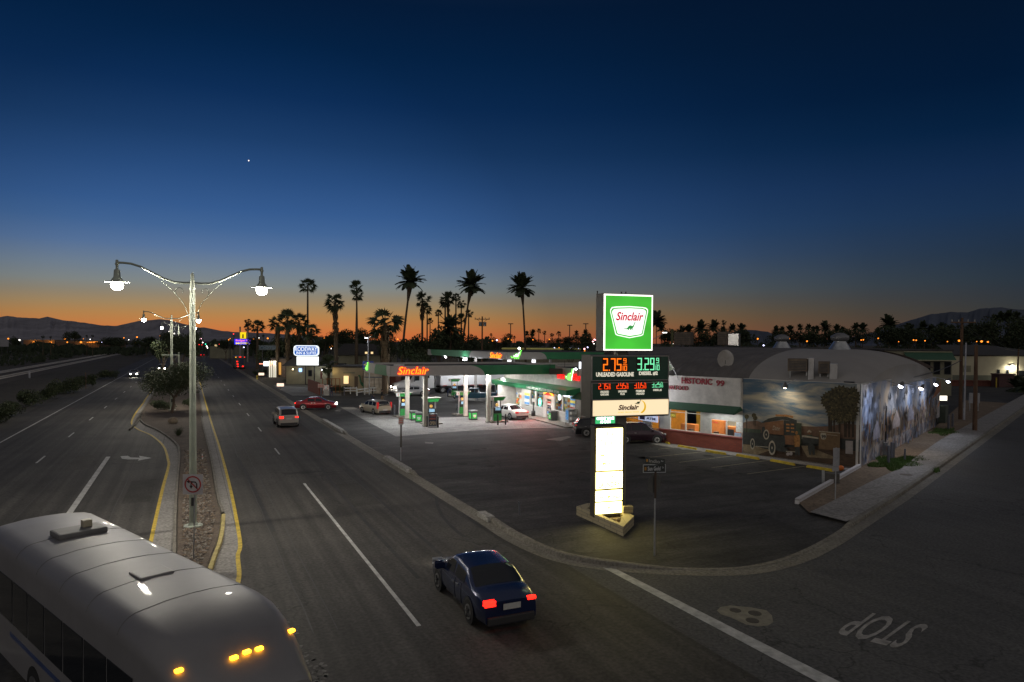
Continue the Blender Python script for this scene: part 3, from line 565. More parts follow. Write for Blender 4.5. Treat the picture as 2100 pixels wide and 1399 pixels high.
# lit signs in and on the windows
mb = MB(); hx = (dfr[0]+dfr[1])/2; zz = s9(890, 690)[1]; 
mb.xz([(dfr[0]+.0, 2.62), (dfr[0]+.45, 2.78), (hx-.1, 3.12), (hx+.3, 3.0), (dfr[1]+.1, 2.55), (dfr[1]-.3, 2.55), (hx, 2.85), (dfr[0]+.35, 2.6)], -.12, -.05, orneon); mb.build('neon_arch', store)
mb = MB(); mb.box(dfr[0]+.25, dfr[1]+.05, -.045, -.041, 2.5, 3.18, redb); mb.build('door_header', store); area((hx, -.6, 2.9), .8, .3, 16, (1, .28, .10), rot=(rad(50), 0, 0), parent=store); area((hx, -1.62, 2.95), 1.6, .3, 90, (1, .10, .06), rot=(rad(-55), 0, 0), parent=store); area((hx, -1.62, 2.6), 1.6, .3, 170, (1, .06, .05), rot=(rad(-65), 0, 0), parent=store)
a, b, z0, z1 = rect9(1175, 635, 1290, 700); mb = MB(); mb.box(a, b, .0, .012, z0, z1, E('window_sign_white', (.9, .95, 1.), 2.2, True)); mb.build('neon_sign', store); text('sign_letters', 'OPEN', a+.1, b-.1, z0+.15, z1-.08, redneon, store, y=-.01, bold=.03)
a, b, z0, z1 = rect9(1060, 640, 1130, 750); mb = MB(); mb.cyl(((a+b)/2, .0, (z0+z1)/2), ((a+b)/2, .02, (z0+z1)/2), .33, E('clock_face', (.8, .9, 1.), 1.4, True), n=16); mb.build('window_clock', store)
a, b, z0, z1 = rect9(690, 735, 748, 850); mb = MB(); 
ring = [((a+b)/2+.30*math.cos(t), (z0+z1)/2+.40*math.sin(t)) for t in [i*math.pi/9 for i in range(19)]]; mb.tube([(p[0], .0, p[1]) for p in ring], .035, E('cyan_neon', (.2, .95, .8), 2.2, True)); mb.tube([((a+b)/2-.12, .0, (z0+z1)/2-.2), ((a+b)/2, .0, (z0+z1)/2+.22), ((a+b)/2+.12, .0, (z0+z1)/2-.2)], .03, wneon); mb.build('neon_ring', store)
# awning with words
az0, az1 = 3.02, 3.62
mb = MB(); pts = [(LX-.3, -1.5), (RX+.05, -1.5), (RX+.05, -.02), (LX-.3, -.02)]
mb.add([(LX-.3, -1.5, az0), (RX, -1.5, az0), (RX, -1.55, az1-.12), (LX-.3, -1.55, az1-.12), (LX-.3, -.02, az1+.1), (RX, -.02, az1+.1), (LX-.3, -.02, az0), (RX, -.02, az0)], [(0, 1, 2, 3), (3, 2, 5, 4), (0, 3, 4, 6), (1, 7, 5, 2), (6, 7, 1, 0)], green); mb.build('awning', store)
a = PH(1079, 795, Sa - Vector((-math.sin(sth), math.cos(sth), 0))*1.55, sth)[0]; b = PH(1147, 795, Sa - Vector((-math.sin(sth), math.cos(sth), 0))*1.55, sth)[0]
text('awning_lettering', "CLARK'S HISTORIC ROUTE 99 GENERAL STORE", a, b, az0+.12, az0+.36, M('awning_letters', (.7, .69, .64), .5, var=.1), store, y=-1.565, bold=.03)
a, b, z0, z1 = rect9(1068, 205, 1205, 360); a2, b2, z2, z3 = rect9(1215, 195, 1370, 390); a3 = s9(1368, 230)[0]
lz0 = s9(1205, 355)[1]; lz1 = s9(1075, 205)[1]-.05
text('lettering', 'Dino', a, b, lz0, lz1, E('red_letters', (1., .008, .006), 1.3), store, y=-.06, bold=.05, ext=.05); text('lettering', 'Mart', a3, a3+(b-a)*1.15, lz0, lz1, MATS['red_letters'], store, y=-.06, bold=.05, ext=.05)
mb = MB(); mb.xz([((a2+b2)/2 + p[0]*1.55, (lz0+lz1)/2+.05+p[1]*1.7) for p in DINO], -.13, -.03, gneon); mb.build('emblem', store); mb = MB(); mb.xz([((a2+b2)/2+.05 + p[0]*1.64, (lz0+lz1)/2+.06+p[1]*1.78) for p in DINO], -.025, -.005, wneon); mb.build('emblem_outline', store)
# shop interior
mb = MB(); mb.box(LX+.2, RX-.2, .2, 6, .0, .03, M('shop_floor', (.4, .38, .33), .4)); mb.box(LX+.2, RX-.2, 6, 6.1, .03, 3.3, M('shop_wall', (.5, .42, .3), .7, var=.5, sc_=2.5)); mb.box(.03, .12, .2, 6, 0.03, 3.3, MATS['shop_wall']); mb.build('interior', store)
sh = MB(); r2 = random.Random(3); gm = [pr, pb, py_, pw, pg, por, pk_]
for row in range(3):
    x = .3
    while x < RX-.6:
        for z in (.25, .6, .95, 1.3, 1.65, 2.0, 2.35):
            sh.box(x, x+r2.uniform(.15, .3), 1.6+row*1.3, 1.9+row*1.3, z, z+r2.uniform(.15, .28), r2.choice(gm))
        x += r2.uniform(.28, .42)
for gx in (.22, 1.5, 2.6, 3.7, 4.9, 6.1, 7.2, 8.2, 9.2, 10.4, 11.6, 12.7):
    y0_ = 1.1 if dfr[0]-.2 < gx < dfr[1]+.2 else 0
    for yy in range(5):
        for z in range(7): sh.box(gx, gx+.16, .38+y0_+yy*.27, .38+y0_+yy*.27+r2.uniform(.15, .25), 1.0+z*.28, 1.0+z*.28+r2.uniform(.12, .25), r2.choice(gm+[pw, py_, por]))
    MB().box(gx-.05, gx, .35+y0_, 1.75+y0_, .03, 2.95, M('shelf_back', (.5, .46, .38), .6, var=.3)).build('shelf_unit', store)
sh.build('shelf_goods', store)
area(((.3+RX)/2, 2.8, 3.2), RX-1, 3.5, 620, (1., .95, .86), parent=store)
area((2.5, -.8, 2.98), 5.5, .5, 120, (1., .97, .93), parent=store); area((9.5, -.8, 2.98), 4.5, .5, 70, (1., .95, .9), parent=store); area((-3, -.9, 2.98), 4.0, .6, 150, (1., .97, .93), parent=store)
area((-3.5, -2.2, 4.2), 4.5, .4, 80, (1., .96, .9), rot=(rad(80), 0, 0), parent=store)
# porch wall on the far side with stacked goods
mb = MB(); mb.box(LX+.2, -.25, 1.4, 1.6, 0, 3.25, offw); mb.box(LX, LX+.25, -.9, 1.4, 0, 3.02, offw); mb.build('porch_wall', store)
mb = MB(); mb.box(LX-.4, RX+.3, -1.75, .0, .03, .14, kerbm, .02); structure(mb.build('store_walk', None, (Sa.x, Sa.y, 0), sth))
def on_store(x, y, z=.14): c, s_ = math.cos(sth), math.sin(sth); return (Sa.x+x*c-y*s_, Sa.y+x*s_+y*c, z)
t = thing('merchandise_rack', 'tall rack crammed with boxes and toys under the store awning', 'display rack', on_store(-2.6, .9), sth)
mb = MB(); mb.box(-.9, .9, .1, .4, 0, 2.0, dark); mb.build('frame', t)
for k in range(26):
    x = r2.uniform(-.85, .6); z = r2.uniform(0, 1.75); mb = MB(); mb.box(x, x+r2.uniform(.2, .4), -.15-.01*k, .1, z, z+r2.uniform(.15, .35), r2.choice(gm+[white, offw])); mb.build('boxed_goods', t)
t = thing('price_banner', 'white banner with large red 99 under the awning beside the parked white sedan', 'banner', on_store(-.95, .2), sth)
mb = MB(); mb.box(-.35, .35, 0, .03, .3, 2.1, pw); mb.build('sheet', t); text('numerals', '99', -.28, .28, 1.3, 1.85, por, t, y=-.012, bold=.05)
t = thing('newspaper_rack', 'stack of grey newspaper boxes on the store walk at the near corner', 'newspaper rack', on_store(SL-.75, -.55), sth)
mb = MB(); mb.box(-.5, .2, -.35, .3, .25, 1.55, M('rack_grey', (.33, .36, .4), .5)); 
for x in (-.48, .15):
    for y in (-.33, .26): mb.box(x, x+.04, y, y+.04, 0, .25, dark)
mb.build('cabinet', t); mb = MB(); mb.box(-.42, .12, -.36, -.352, .5, 1.4, pb); mb.build('front_panel', t)
mb = MB()
for z in (0, .5, 1.0, 1.5): mb.box(.25, .85, -.35, .25, z+.02, z+.06, M('rack_cream', (.5, .48, .4), .6))
for x in (.25, .81):
    for y in (-.35, .21): mb.box(x, x+.04, y, y+.04, 0, 1.6, M('rack_cream', (0, 0, 0)))
for z in (.08, .58, 1.08): mb.box(.3, .8, -.3, .2, z, z+.22, pw)
mb.build('open_rack', t)
def bin_(px, py, label, rz=TH, z=.03, h=1.0, dz=None):
    t = thing('trash_bin', label, 'trash bin', dz or G(px, py, z), rz, 'trash bins around the forecourt')
    mb = MB(); mb.box(-.34, .34, -.34, .34, 0, h*.86, M('bin_grey', (.06, .06, .065), .5, var=.1), .03); mb.build('body', t); mb = MB(); mb.box(-.37, .37, -.37, .37, h*.862, h, M('bin_lid', (.16, .16, .165), .5), .04); mb.build('lid', t)
    mb = MB(); mb.box(-.26, .26, -.352, -.342, .15, h*.72, M('bin_green', (.05, .55, .10), .4, em=(.05, .6, .1), es=.12, var=.05)); mb.box(-.352, -.342, -.26, .26, .15, h*.72, MATS['bin_green']); mb.build('label_panel', t); mb = MB(); mb.xz([(-.18, .55), (.18, .55), (.13, .32), (0, .25), (-.13, .32)], -.362, -.354, pw); mb.build('badge', t); return t
bin_(848, 862, 'grey trash bin with green side standing beside the left front canopy column'); bin_(859, 866, 'trash bin with bright green panel between the two left pumps', rz=TH-.3); bin_(970, 861, 'trash bin with green panels between the two right canopy columns', rz=TH+.1)
bin_(0, 0, 'trash bin with green panel against the store wall right of the door', rz=sth, dz=on_store(dfr[1]+.75, -.5))
t = thing('ash_urn', 'black pedestal ash urn with pale top standing left of the store door', 'ash urn', on_store(dfr[0]-1.3, -.6), 0); mb = MB(); mb.lathe([(0, 0), (.24, 0), (.22, .5), (.12, .55), (.06, .9), (.07, 1.5), (0, 1.5)], black, 12); mb.build('pedestal', t); mb = MB(); mb.box(-.17, .17, -.03, .03, 1.5, 1.85, wneon if False else pw); mb.build('notice', t)

# ---------------------------------------------------------------- restaurant building (HISTORIC 99) with murals
Ra = G(1364, 909); rth = math.atan2(C0.y-Ra.y, C0.x-Ra.x); RL = (C0-Ra).length
def Rp(px, py, off=0.):
    o = Ra - Vector((-math.sin(rth), math.cos(rth), 0))*off; return PH(px, py, o, rth)
rest = thing('restaurant_building', 'low restaurant with white HISTORIC 99 parapet, brick base and painted lorry mural', 'restaurant building', (Ra.x, Ra.y, 0), rth)
mx = Rp(1523, 850)[0]; T1 = 5.48
mb = MB(); mb.box(-.5, mx, -.35, -.1, 3.2, T1, offw); mb.box(-.5, mx, -.099, .15, 3.2, T1-.3, offw); mb.box(mx, RL, 0, .25, 0, T1, offw); mb.build('wall', rest)
rb = brick_mat('red_brick', (.33, .075, .045), (.27, .06, .04), (.14, .07, .055), .3, .09, .012)
mb = MB(); mb.box(-.6, mx-.01, 0, .22, .03, 1.07, rb); mb.build('brick_base', rest); mb = MB(); mb.box(-.6, mx-.01, -.06, .26, 1.072, 1.15, M('red_sill', (.42, .13, .12), .6)); mb.build('sill', rest)
w1a, w1b, w1c = Rp(1373, 870)[0], Rp(1405.5, 870)[0], Rp(1437, 870)[0]; w2a, w2b, w2c = Rp(1457, 870)[0], Rp(1489.5, 870)[0], mx-.08
for q in ((-.5, w1a, 1.15), (w1c, w2a, 1.15), (w2a+.002, mx-.01, 2.32)): MB().box(q[0], q[1], .02, .2, q[2], 3.2, offw).build('wall_pier', rest)
def win(par, a, b, z0, z1, y=.05, fr=white, t=.05, bars=()):
    mb = MB()
    for q in ((a, a+t, z0, z1), (b-t, b, z0, z1), (a+t, b-t, z0, z0+t), (a+t, b-t, z1-t, z1)) + tuple((a+t, b-t, zb, zb+.04) for zb in bars): mb.box(q[0], q[1], y-.02, y+.08, q[2], q[3], fr)
    w = mb.build('window', par); mb = MB(); mb.box(a+t, b-t, y+.02, y+.03, z0+t, z1-t, cg); mb.build('pane', w); return w
win(rest, w1a, w1b, 1.152, 3.19, bars=(2.55,)); win(rest, w1b, w1c, 1.152, 3.19, bars=(2.55,)); win(rest, w2a, w2b, 1.152, 2.318); win(rest, w2b, w2c, 1.152, 2.318)
# window stickers
for a, b, z0, z1, m_ in ((w2b+.75, w2b+1.3, 1.5, 2.25, pw), (w2b+.1, w2b+.6, 1.2, 1.65, pk_), (w2b+.65, w2b+1.2, 1.2, 1.45, M('pale_blue', (.45, .6, .8), .5)), (w1a+.06, w1a+.55, 2.1, 2.5, M('open_board', (.35, .22, .03), .5))): MB().box(a, b, .03, .04, z0, z1, m_).build('window_poster', rest)
text('window_lettering', 'OPEN', w1a+.1, w1a+.5, 2.2, 2.38, py_, rest, y=.02, bold=.02); text('window_lettering', 'OPEN', w2a+.1, w2a+.6, 1.98, 2.12, pr, rest, y=.04, bold=.03)
# dining room behind the glass
mb = MB(); mb.box(-.5, mx, .25, 5.5, .0, .04, M('dining_floor', (.3, .26, .2), .6)); mb.box(-.5, mx, 5.5, 5.6, 0, 3.3, M('dining_wall_yellow', (.62, .38, .06), .7, var=.2, sc_=1)); mb.box(mx-.1, mx-.02, .25, 5.5, 0, 3.3, M('dining_wall', (.55, .42, .25), .7)); mb.box(-.5, mx-.1, .2, 5.5, 3.3, 3.38, white); mb.build('interior', rest)
ct = MB(); wd = M('orange_wood', (.50, .17, .05), .5, var=.2, sc_=2)
for x, y, w, h in ((.4, 1.6, 1.3, 1.5), (2.2, 2.6, 1.5, 1.9), (4.2, 1.8, 1.4, 1.6), (5.6, 2.5, .9, 1.3)): ct.box(x, x+w, y, y+.6, .04, h, wd); 
for x in (1.0, 2.0, 3.2, 4.4, 5.3): ct.box(x, x+.6, .6, 1.1, .72, .76, M('table_top', (.42, .36, .28), .4)); ct.cyl((x+.3, .85, .04), (x+.3, .85, .72), .04, dark); ct.box(x+.65, x+.95, .7, 1.0, .04, 1.25, M('diner_chair', (.08, .05, .04), .6))
ct.build('dining_furniture', rest)
area((mx/2, 2.0, 3.25), mx-1.2, 2.6, 330, (1., .88, .66), parent=rest)
# awning
mb = MB(); mb.add([(-.6, -1.35, 2.98), (mx+.02, -1.35, 2.98), (mx+.02, -.36, 3.42), (-.6, -.36, 3.42), (-.6, -1.35, 2.9), (mx+.02, -1.35, 2.9), (mx+.02, -.0, 3.15), (-.6, -.0, 3.15)], [(0, 1, 2, 3), (4, 5, 1, 0), (4, 7, 6, 5), (1, 5, 6, 2), (0, 3, 7, 4)], greend); mb.build('awning', rest)
area((mx-1.3, -.65, 2.85), 2.4, .35, 26, (.95, 1., 1.), parent=rest); area((1.6, -.65, 2.85), 3.0, .35, 16, (.95, 1., 1.), parent=rest)
# parapet letters
cr_ = M('crimson_letters', (.30, .015, .03), .5, var=.1)
a = Rp(1398, 780, .36); b = Rp(1461, 790, .36); c = Rp(1469, 780, .36); d = Rp(1486, 791, .36)
def lz(px, py): return Rp(px, py, .36)[1]
text('lettering', 'HISTORIC', a[0], b[0], lz(1398, 786.5), lz(1398, 773.8), cr_, rest, y=-.36, bold=.03, ext=.05); text('lettering', '99', c[0], d[0], lz(1478, 792), lz(1478, 780), cr_, rest, y=-.36, bold=.03, ext=.05)
a = Rp(1371, 795, .36); b = Rp(1412, 797, .36); text('lettering', 'AN FOOD', a[0], b[0], lz(1412, 801), lz(1412, 792), cr_, rest, y=-.36, bold=.02, ext=.05)
spot((-2.2, -2.2, 4.6), (1.6, -.3, 4.3), 620, (.93, .92, 1.), 110, .9, .1, rest)

# mural on the front wall, painted shapes read against the wall
def mp(x, y): s, z = PH(1520+x/7.36, 780+y/7.36, Ra, rth); return (min(max(s, mx+.01), RL-.01), min(max(z, .03), T1-.02))
def cloudm(name, blue, cloud, sx, sz, lo, hi, blotch=None):
    m = bpy.data.materials.new(name); m.use_nodes = True; t = m.node_tree; b = t.nodes['Principled BSDF']; tc_ = t.nodes.new('ShaderNodeTexCoord'); mpn = t.nodes.new('ShaderNodeMapping'); mpn.inputs['Scale'].default_value = (sx, 1, sz); mpn.inputs['Rotation'].default_value = (0, rad(14), 0)
    no = t.nodes.new('ShaderNodeTexNoise'); no.inputs['Scale'].default_value = 1; no.inputs['Detail'].default_value = 9; no.inputs['Roughness'].default_value = .62; no.inputs['Distortion'].default_value = .6
    rr = t.nodes.new('ShaderNodeValToRGB'); e = rr.color_ramp.elements; e[0].position = lo; e[0].color = (*blue, 1); e[1].position = hi; e[1].color = (*cloud, 1)
    if blotch:
        for pos, c in blotch: el = rr.color_ramp.elements.new(pos); el.color = (*c, 1)
    l = t.links.new; l(tc_.outputs['Object'], mpn.inputs[0]); l(mpn.outputs[0], no.inputs['Vector']); l(no.outputs['Fac'], rr.inputs[0]); l(rr.outputs[0], b.inputs['Base Color']); b.inputs['Roughness'].default_value = .8
    return m
msky = cloudm('mural_sky', (.085, .145, .21), (.44, .40, .30), .35, 1.6, .42, .66)
mhill = M('mural_hills', (.14, .085, .055), .8, var=.3, sc_=2); mgnd = M('mural_earth', (.085, .055, .035), .8, var=.35, sc_=2, stretch=(1, 1, 4)); mgndl = M('mural_sand', (.26, .20, .12), .8, var=.3, sc_=3); mdk = M('mural_dark', (.04, .044, .04), .8, var=.3, sc_=5); mtruck = M('mural_truck_orange', (.20, .10, .05), .8, var=.2, sc_=4); mfr = M('mural_palm_leaf', (.065, .055, .025), .8, var=.7, sc_=7); mfr2 = M('mural_palm_leaf_light', (.16, .125, .055), .8, var=.5, sc_=9); mtr = M('mural_trunk', (.045, .03, .018), .8, var=.3); mwh = M('mural_cream', (.38, .34, .26), .8, var=.2, sc_=6); mor = M('mural_orange', (.33, .16, .05), .8, var=.4, sc_=9); mcr = M('mural_crate', (.16, .10, .05), .8, var=.2, sc_=4); mgn = M('mural_green', (.05, .065, .04), .8, var=.4, sc_=4); mgrey = M('mural_notice', (.33, .30, .28), .8)
mu = MB(); lay = [0]
def sh(pts, mat, raw=False):
    lay[0] += 1; y = -.006 - lay[0]*.0012; q = pts if raw else [mp(*p) for p in pts]; mu.add([(p[0], y, p[1]) for p in q], [tuple(range(len(q)))], mat)
def ell(cx, cy, rx, ry, mat, n=18): sh([(cx+rx*math.cos(2*math.pi*i/n), cy+ry*math.sin(2*math.pi*i/n)) for i in range(n)], mat)
sh([(mx+.012, .03), (RL-.01, .03), (RL-.01, T1-.02), (mx+.012, T1-.02)], msky, True)
sh([(28, 640), (100, 620), (240, 612), (320, 640), (500, 650), (900, 690), (1100, 700), (1350, 690), (1560, 650), (1790, 680), (1790, 1400), (28, 1110)], mhill)
sh([(28, 760), (300, 790), (900, 830), (1790, 900), (1790, 1400), (28, 1110)], mdk); sh([(28, 960), (300, 985), (700, 1010), (1200, 990), (1790, 1080), (1790, 1400), (1700, 1400), (20, 1115)], mgnd)
sh([(28, 965), (330, 1000), (430, 1060), (240, 1130), (28, 1100)], mgndl); sh([(900, 985), (1020, 990), (1210, 1080), (1500, 1190), (1000, 1160)], mgndl)
sh([(40, 720), (130, 730), (300, 745), (300, 800), (40, 780)], mgn)
for x, y0, y1, w in ((85, 560, 790, 8), (195, 540, 680, 6), (215, 580, 690, 5)): sh([(x-w, y0), (x+w, y0), (x+w, y1), (x-w, y1)], mtr); ell(x, y0-10, 34, 34, mfr)
for x, w in ((1330, 16), (1360, 14), (1405, 14), (1485, 16), (1575, 26), (1632, 20), (1690, 22)): sh([(x-w, 560), (x+w, 560), (x+w*.8, 860), (x-w*.8, 860)], mtr)
r3_ = random.Random(5)
for cx, cy, rx, ry in ((1330, 300, 120, 130), (1500, 210, 170, 120), (1680, 260, 120, 150), (1430, 430, 150, 130), (1620, 440, 160, 140), (1500, 560, 70, 90), (1390, 520, 70, 90), (1600, 560, 60, 80), (1690, 540, 60, 80)):
    pts = []
    for i in range(34): a = 2*math.pi*i/34; q = 1+ (.16 if i % 2 else -.10)*r3_.uniform(.5, 1.5); pts.append((cx+rx*q*math.cos(a), cy+ry*q*math.sin(a)))
    sh(pts, mfr)
    for k in range(16): a = r3_.uniform(0, 6.28); d_ = r3_.uniform(.2, .95); x = cx+rx*d_*math.cos(a); y = cy+ry*d_*math.sin(a); sh([(x-14, y), (x, y-22), (x+16, y+6), (x+4, y-2)], r3_.choice((mfr2, mfr2, mtr)))
# painted lorry
sh([(320, 640), (430, 575), (560, 545), (700, 545), (860, 600), (860, 625), (640, 590), (380, 640)], mdk); sh([(375, 635), (660, 600), (665, 825), (385, 800)], mtruck); sh([(665, 600), (860, 620), (850, 830), (670, 828)], mdk); sh([(670, 826), (820, 830), (815, 975), (680, 960)], mtruck)
for x, y in ((700, 650), (700, 700), (700, 745), (770, 650), (770, 705), (775, 760)): sh([(x, y), (x+50, y+5), (x+50, y+28), (x, y+24)], mor)
sh([(540, 512), (700, 515), (808, 535), (805, 568), (700, 545), (540, 540)], mor); sh([(160, 850), (230, 800), (330, 790), (340, 700), (380, 700), (390, 820), (680, 840), (690, 980), (600, 1050), (430, 1040), (230, 990), (165, 930)], mdk)
for cx, cy, rx, ry in ((193, 955, 34, 85), (488, 1015, 52, 110), (402, 815, 45, 76)): ell(cx, cy, rx, ry, mwh); ell(cx, cy, rx*.68, ry*.72, mdk); ell(cx, cy, rx*.2, ry*.2, mwh)
sh([(240, 985), (430, 1000), (430, 1010), (240, 995)], mwh); sh([(545, 1000), (700, 1010), (760, 1090), (560, 1060)], mdk)
sh([(700, 1062), (850, 1068), (850, 1080), (700, 1072)], mwh); ell(730, 1108, 28, 26, mgrey); ell(775, 1100, 24, 30, mgrey)
# painted figures and packing crate
sh([(850, 640), (935, 645), (930, 970), (860, 960)], mgn); ell(860, 790, 20, 26, mor); sh([(820, 830), (900, 820), (912, 900), (905, 1000), (830, 1000)], mor); sh([(835, 1000), (905, 1000), (910, 1130), (880, 1130), (870, 1040), (862, 1130), (838, 1130)], mdk)
ell(1052, 775, 38, 10, mwh); ell(1052, 765, 20, 20, mwh); ell(1052, 795, 16, 20, mtruck); sh([(1010, 820), (1095, 820), (1120, 900), (1090, 920), (1020, 920), (1000, 900)], mgn); sh([(1030, 915), (1085, 915), (1140, 1010), (1135, 1120), (1110, 1120), (1095, 1040), (1075, 1120), (1050, 1120), (1030, 1010)], mdk); sh([(1065, 900), (1085, 900), (1080, 950), (1062, 945)], mwh)
sh([(940, 820), (1190, 860), (1190, 900), (940, 880)], mwh); sh([(945, 850), (1190, 880), (1190, 960), (945, 940)], mdk); 
sh([(1200, 765), (1515, 795), (1512, 1060), (1195, 1030)], mcr); sh([(1200, 760), (1515, 788), (1515, 798), (1200, 770)], mwh)
mgq = [mp(1228, 870), mp(1305, 795)]
sh([(1225, 785), (1305, 792), (1312, 840), (1300, 880), (1265, 892), (1232, 878), (1220, 830)], mwh); sh([(1320, 812), (1480, 828), (1480, 834), (1320, 818)], mwh)
sh([(1598, 905), (1710, 912), (1708, 1110), (1598, 1100)], mgrey)
mo = mu.build('mural', rest)
lay[0] += 2
a = mp(1236, 870); b = mp(1302, 822); text('mural_numerals', '99', a[0], b[0], a[1], b[1], mdk, rest, y=-.012-lay[0]*.0012, bold=.03, ext=.002)
a = mp(500, 745); b = mp(610, 690); text('mural_script', 'Date', a[0], b[0], a[1], b[1], mwh, rest, y=-.012-lay[0]*.0012, shear=.3, ext=.002)

# side wall towards the side street
wth = math.atan2(C1.y-C0.y, C1.x-C0.x); WL = (C1-C0).length
bw = thing('mural_wall', 'long painted block side wall with tall palms and houses mural, lit by small floodlights', 'wall', (C0.x, C0.y, 0), wth)
s1 = PH(1828.5, 780, C0, wth)[0]
mb = MB(); mb.box(.0, s1, .005, .25, 0, T1-.04, offw); mb.box(s1, WL, .005, .25, 0, 4.93, offw); mb.build('block_wall', bw)
def mq(x, y): s, z = PH(1750+x/7., 760+y/7., C0, wth); return (min(max(s, .01), WL-.01), min(max(z, .03), (T1-.06) if s < s1 else 4.91))
mu = MB(); lay[0] = 0
bsky = cloudm('mural_side_sky', (.15, .20, .32), (.46, .43, .41), .55, .55, .40, .62, [(.5, (.30, .36, .50))]); btan = cloudm('mural_side_street', (.20, .145, .11), (.46, .36, .28), .7, .8, .35, .65, [(.46, (.16, .18, .24)), (.55, (.42, .40, .42))]); bhs = cloudm('mural_side_houses', (.12, .13, .16), (.52, .47, .42), 1.6, .7, .38, .62, [(.48, (.34, .24, .17))])
def shb(pts, mat): lay[0] += 1; y = -.001 - lay[0]*.0008; mu.add([(p[0], y, p[1]) for p in pts], [tuple(range(len(pts)))], mat)
shb([(.01, .03), (WL-.01, .03), (WL-.01, 4.9), (s1, 4.9), (s1, T1-.06), (.01, T1-.06)], bsky)
pts = [(.01, .03), (WL-.01, .03), (WL-.01, 3.4)]
x = WL-.4
while x > .6: pts.append((x, r3_.uniform(1.9, 3.4) if x > 4 else r3_.uniform(1.6, 2.6))); x -= r3_.uniform(.3, 1.1)
shb(pts+[(.01, 2.2)], bhs); shb([(.01, .03), (WL-.01, .03), (WL-.01, .9), (20, 1.1), (12, 1.0), (6, 1.2), (2.5, .9), (.01, 1.5)], btan)
cols = [mdk, M('mural_slate', (.12, .14, .20), .8, var=.3), mwh, mtruck, mtr, M('mural_blue', (.07, .13, .32), .8, var=.4, sc_=5), M('mural_lilac', (.25, .24, .29), .8, var=.3), M('mural_rust', (.30, .13, .07), .8, var=.3)]
for k in range(420):
    x = r3_.uniform(.2, WL-.6); z = r3_.uniform(.1, 2.9); w = r3_.uniform(.03, .28); h = r3_.uniform(.08, .6); z1_ = min(z+h, 4.0); shb([(x, z), (x+w, z+r3_.uniform(-.05, .05)), (x+w, z1_), (x+w*.5, z1_+r3_.uniform(0, .25)), (x, z1_)], r3_.choice(cols))
for x, zt in ((.55, 4.3), (1.15, 4.75), (2.6, 3.9), (3.3, 4.4), (5.1, 3.6), (8.6, 4.2), (11.5, 3.9), (14.8, 4.3), (18, 3.8)):
    shb([(x-.07, 1.2), (x+.07, 1.2), (x+.05, zt), (x-.05, zt)], cols[1])
    for q in range(9): a = rad(-20+27*q); shb([(x, zt), (x+.42*math.cos(a)-.08, zt+.35*math.sin(a)+.1), (x+.55*math.cos(a), zt+.5*math.sin(a)-.15)], cols[1])
for x, z, w in ((1.6, 1.7, 2.0), (7.5, 1.9, 2.6), (13, 2.0, 2.4)): shb([(x, z), (x+w, z), (x+w, z+.5), (x+w*.5, z+1.3), (x, z+.5)], cols[6]); shb([(x-.2, z+.45), (x+w*.5, z+1.35), (x+w*.5, z+1.5), (x-.3, z+.5)], mdk)
shb([(WL-5, 3.1), (WL-2.5, 4.0), (WL-.2, 4.6), (WL-.2, 3.6), (WL-2.5, 3.3)], cols[7])
mu.build('mural', bw)
# the wall's own pipe mast and roof slabs
mb = MB(); q = PH(1812, 900, C0, wth)[0]; mb.cyl((q, -.14, .1), (q, -.14, 3.6), .055, dark); mb.cyl((q, -.14, .9), (q, -.14, 1.0), .09, steel); mb.build('drain_pipe', bw)
mb = MB(); mb.box(q-.35, q-.05, -.35, -.02, .1, 1.0, M('meter_box', (.25, .26, .28), .5), .02); mb.build('meter_box', bw)
rf = MB(); bl = Sc + Vector((8, 8, 0)); P0 = C0; ux = Vector((math.cos(rth), math.sin(rth), 0)); uy = Vector((-math.sin(rth), math.cos(rth), 0))
def loc(p): d_ = p - Vector((Ra.x, Ra.y, 0)); return (d_.dot(ux), d_.dot(uy))
corner1 = loc(Vector((C1.x, C1.y, 0)))
rp = [(-.45, .16), (RL-.27, .26), (corner1[0]-.3, corner1[1]), (corner1[0]-30, corner1[1]), (-14, 14)]
mb = MB(); mb.add([(x, y, 4.75) for x, y in rp], [tuple(range(len(rp)))], roofm); mb.build('roof', rest)
# ---------------------------------------------------------------- small shop unit joining store and restaurant
uth = math.atan2(Ra.y-Sc.y, Ra.x-Sc.x); UL = (Ra-Sc).length
def Up(px, py, off=0.):
    o = Sc - Vector((-math.sin(uth), math.cos(uth), 0))*off; return PH(px, py, o, uth)
unit = thing('shop_unit', 'white shop unit with ATM sign and orange lit door between store and restaurant', 'shop', (Sc.x, Sc.y, 0), uth)
dA, dB = Up(1334, 870)[0], Up(1353, 870)[0]; wA, wB = Up(1262, 870)[0], Up(1318, 870)[0]
mb = MB(); mb.box(.3, UL-.45, -.2, .05, 3.1, 5.3, offw); mb.build('wall', unit)
for a, b in ((.3, wA), (wB, dA), (dB, UL-.5)): MB().box(a, b, 0, .2, 0, 3.1, offw).build('wall_pier', unit)
MB().box(wA, wB, 0, .2, 0, 1.0, rb).build('brick_base', unit); win(unit, wA, wB, 1.0, 3.1, bars=(1.6, 2.2)); 
mb = MB(); mb.box(dA, dA+.08, 0, .1, 0, 2.3, alum); mb.box(dB-.08, dB, 0, .1, 0, 2.3, alum); mb.box(dA+.08, dB-.08, 0, .1, 2.2, 2.3, alum); mb.box(dA+.08, dB-.08, 0, .1, 1.0, 1.06, alum); do = mb.build('door', unit); MB().box(dA+.08, dB-.08, .04, .05, .05, 2.2, cg).build('pane', do)
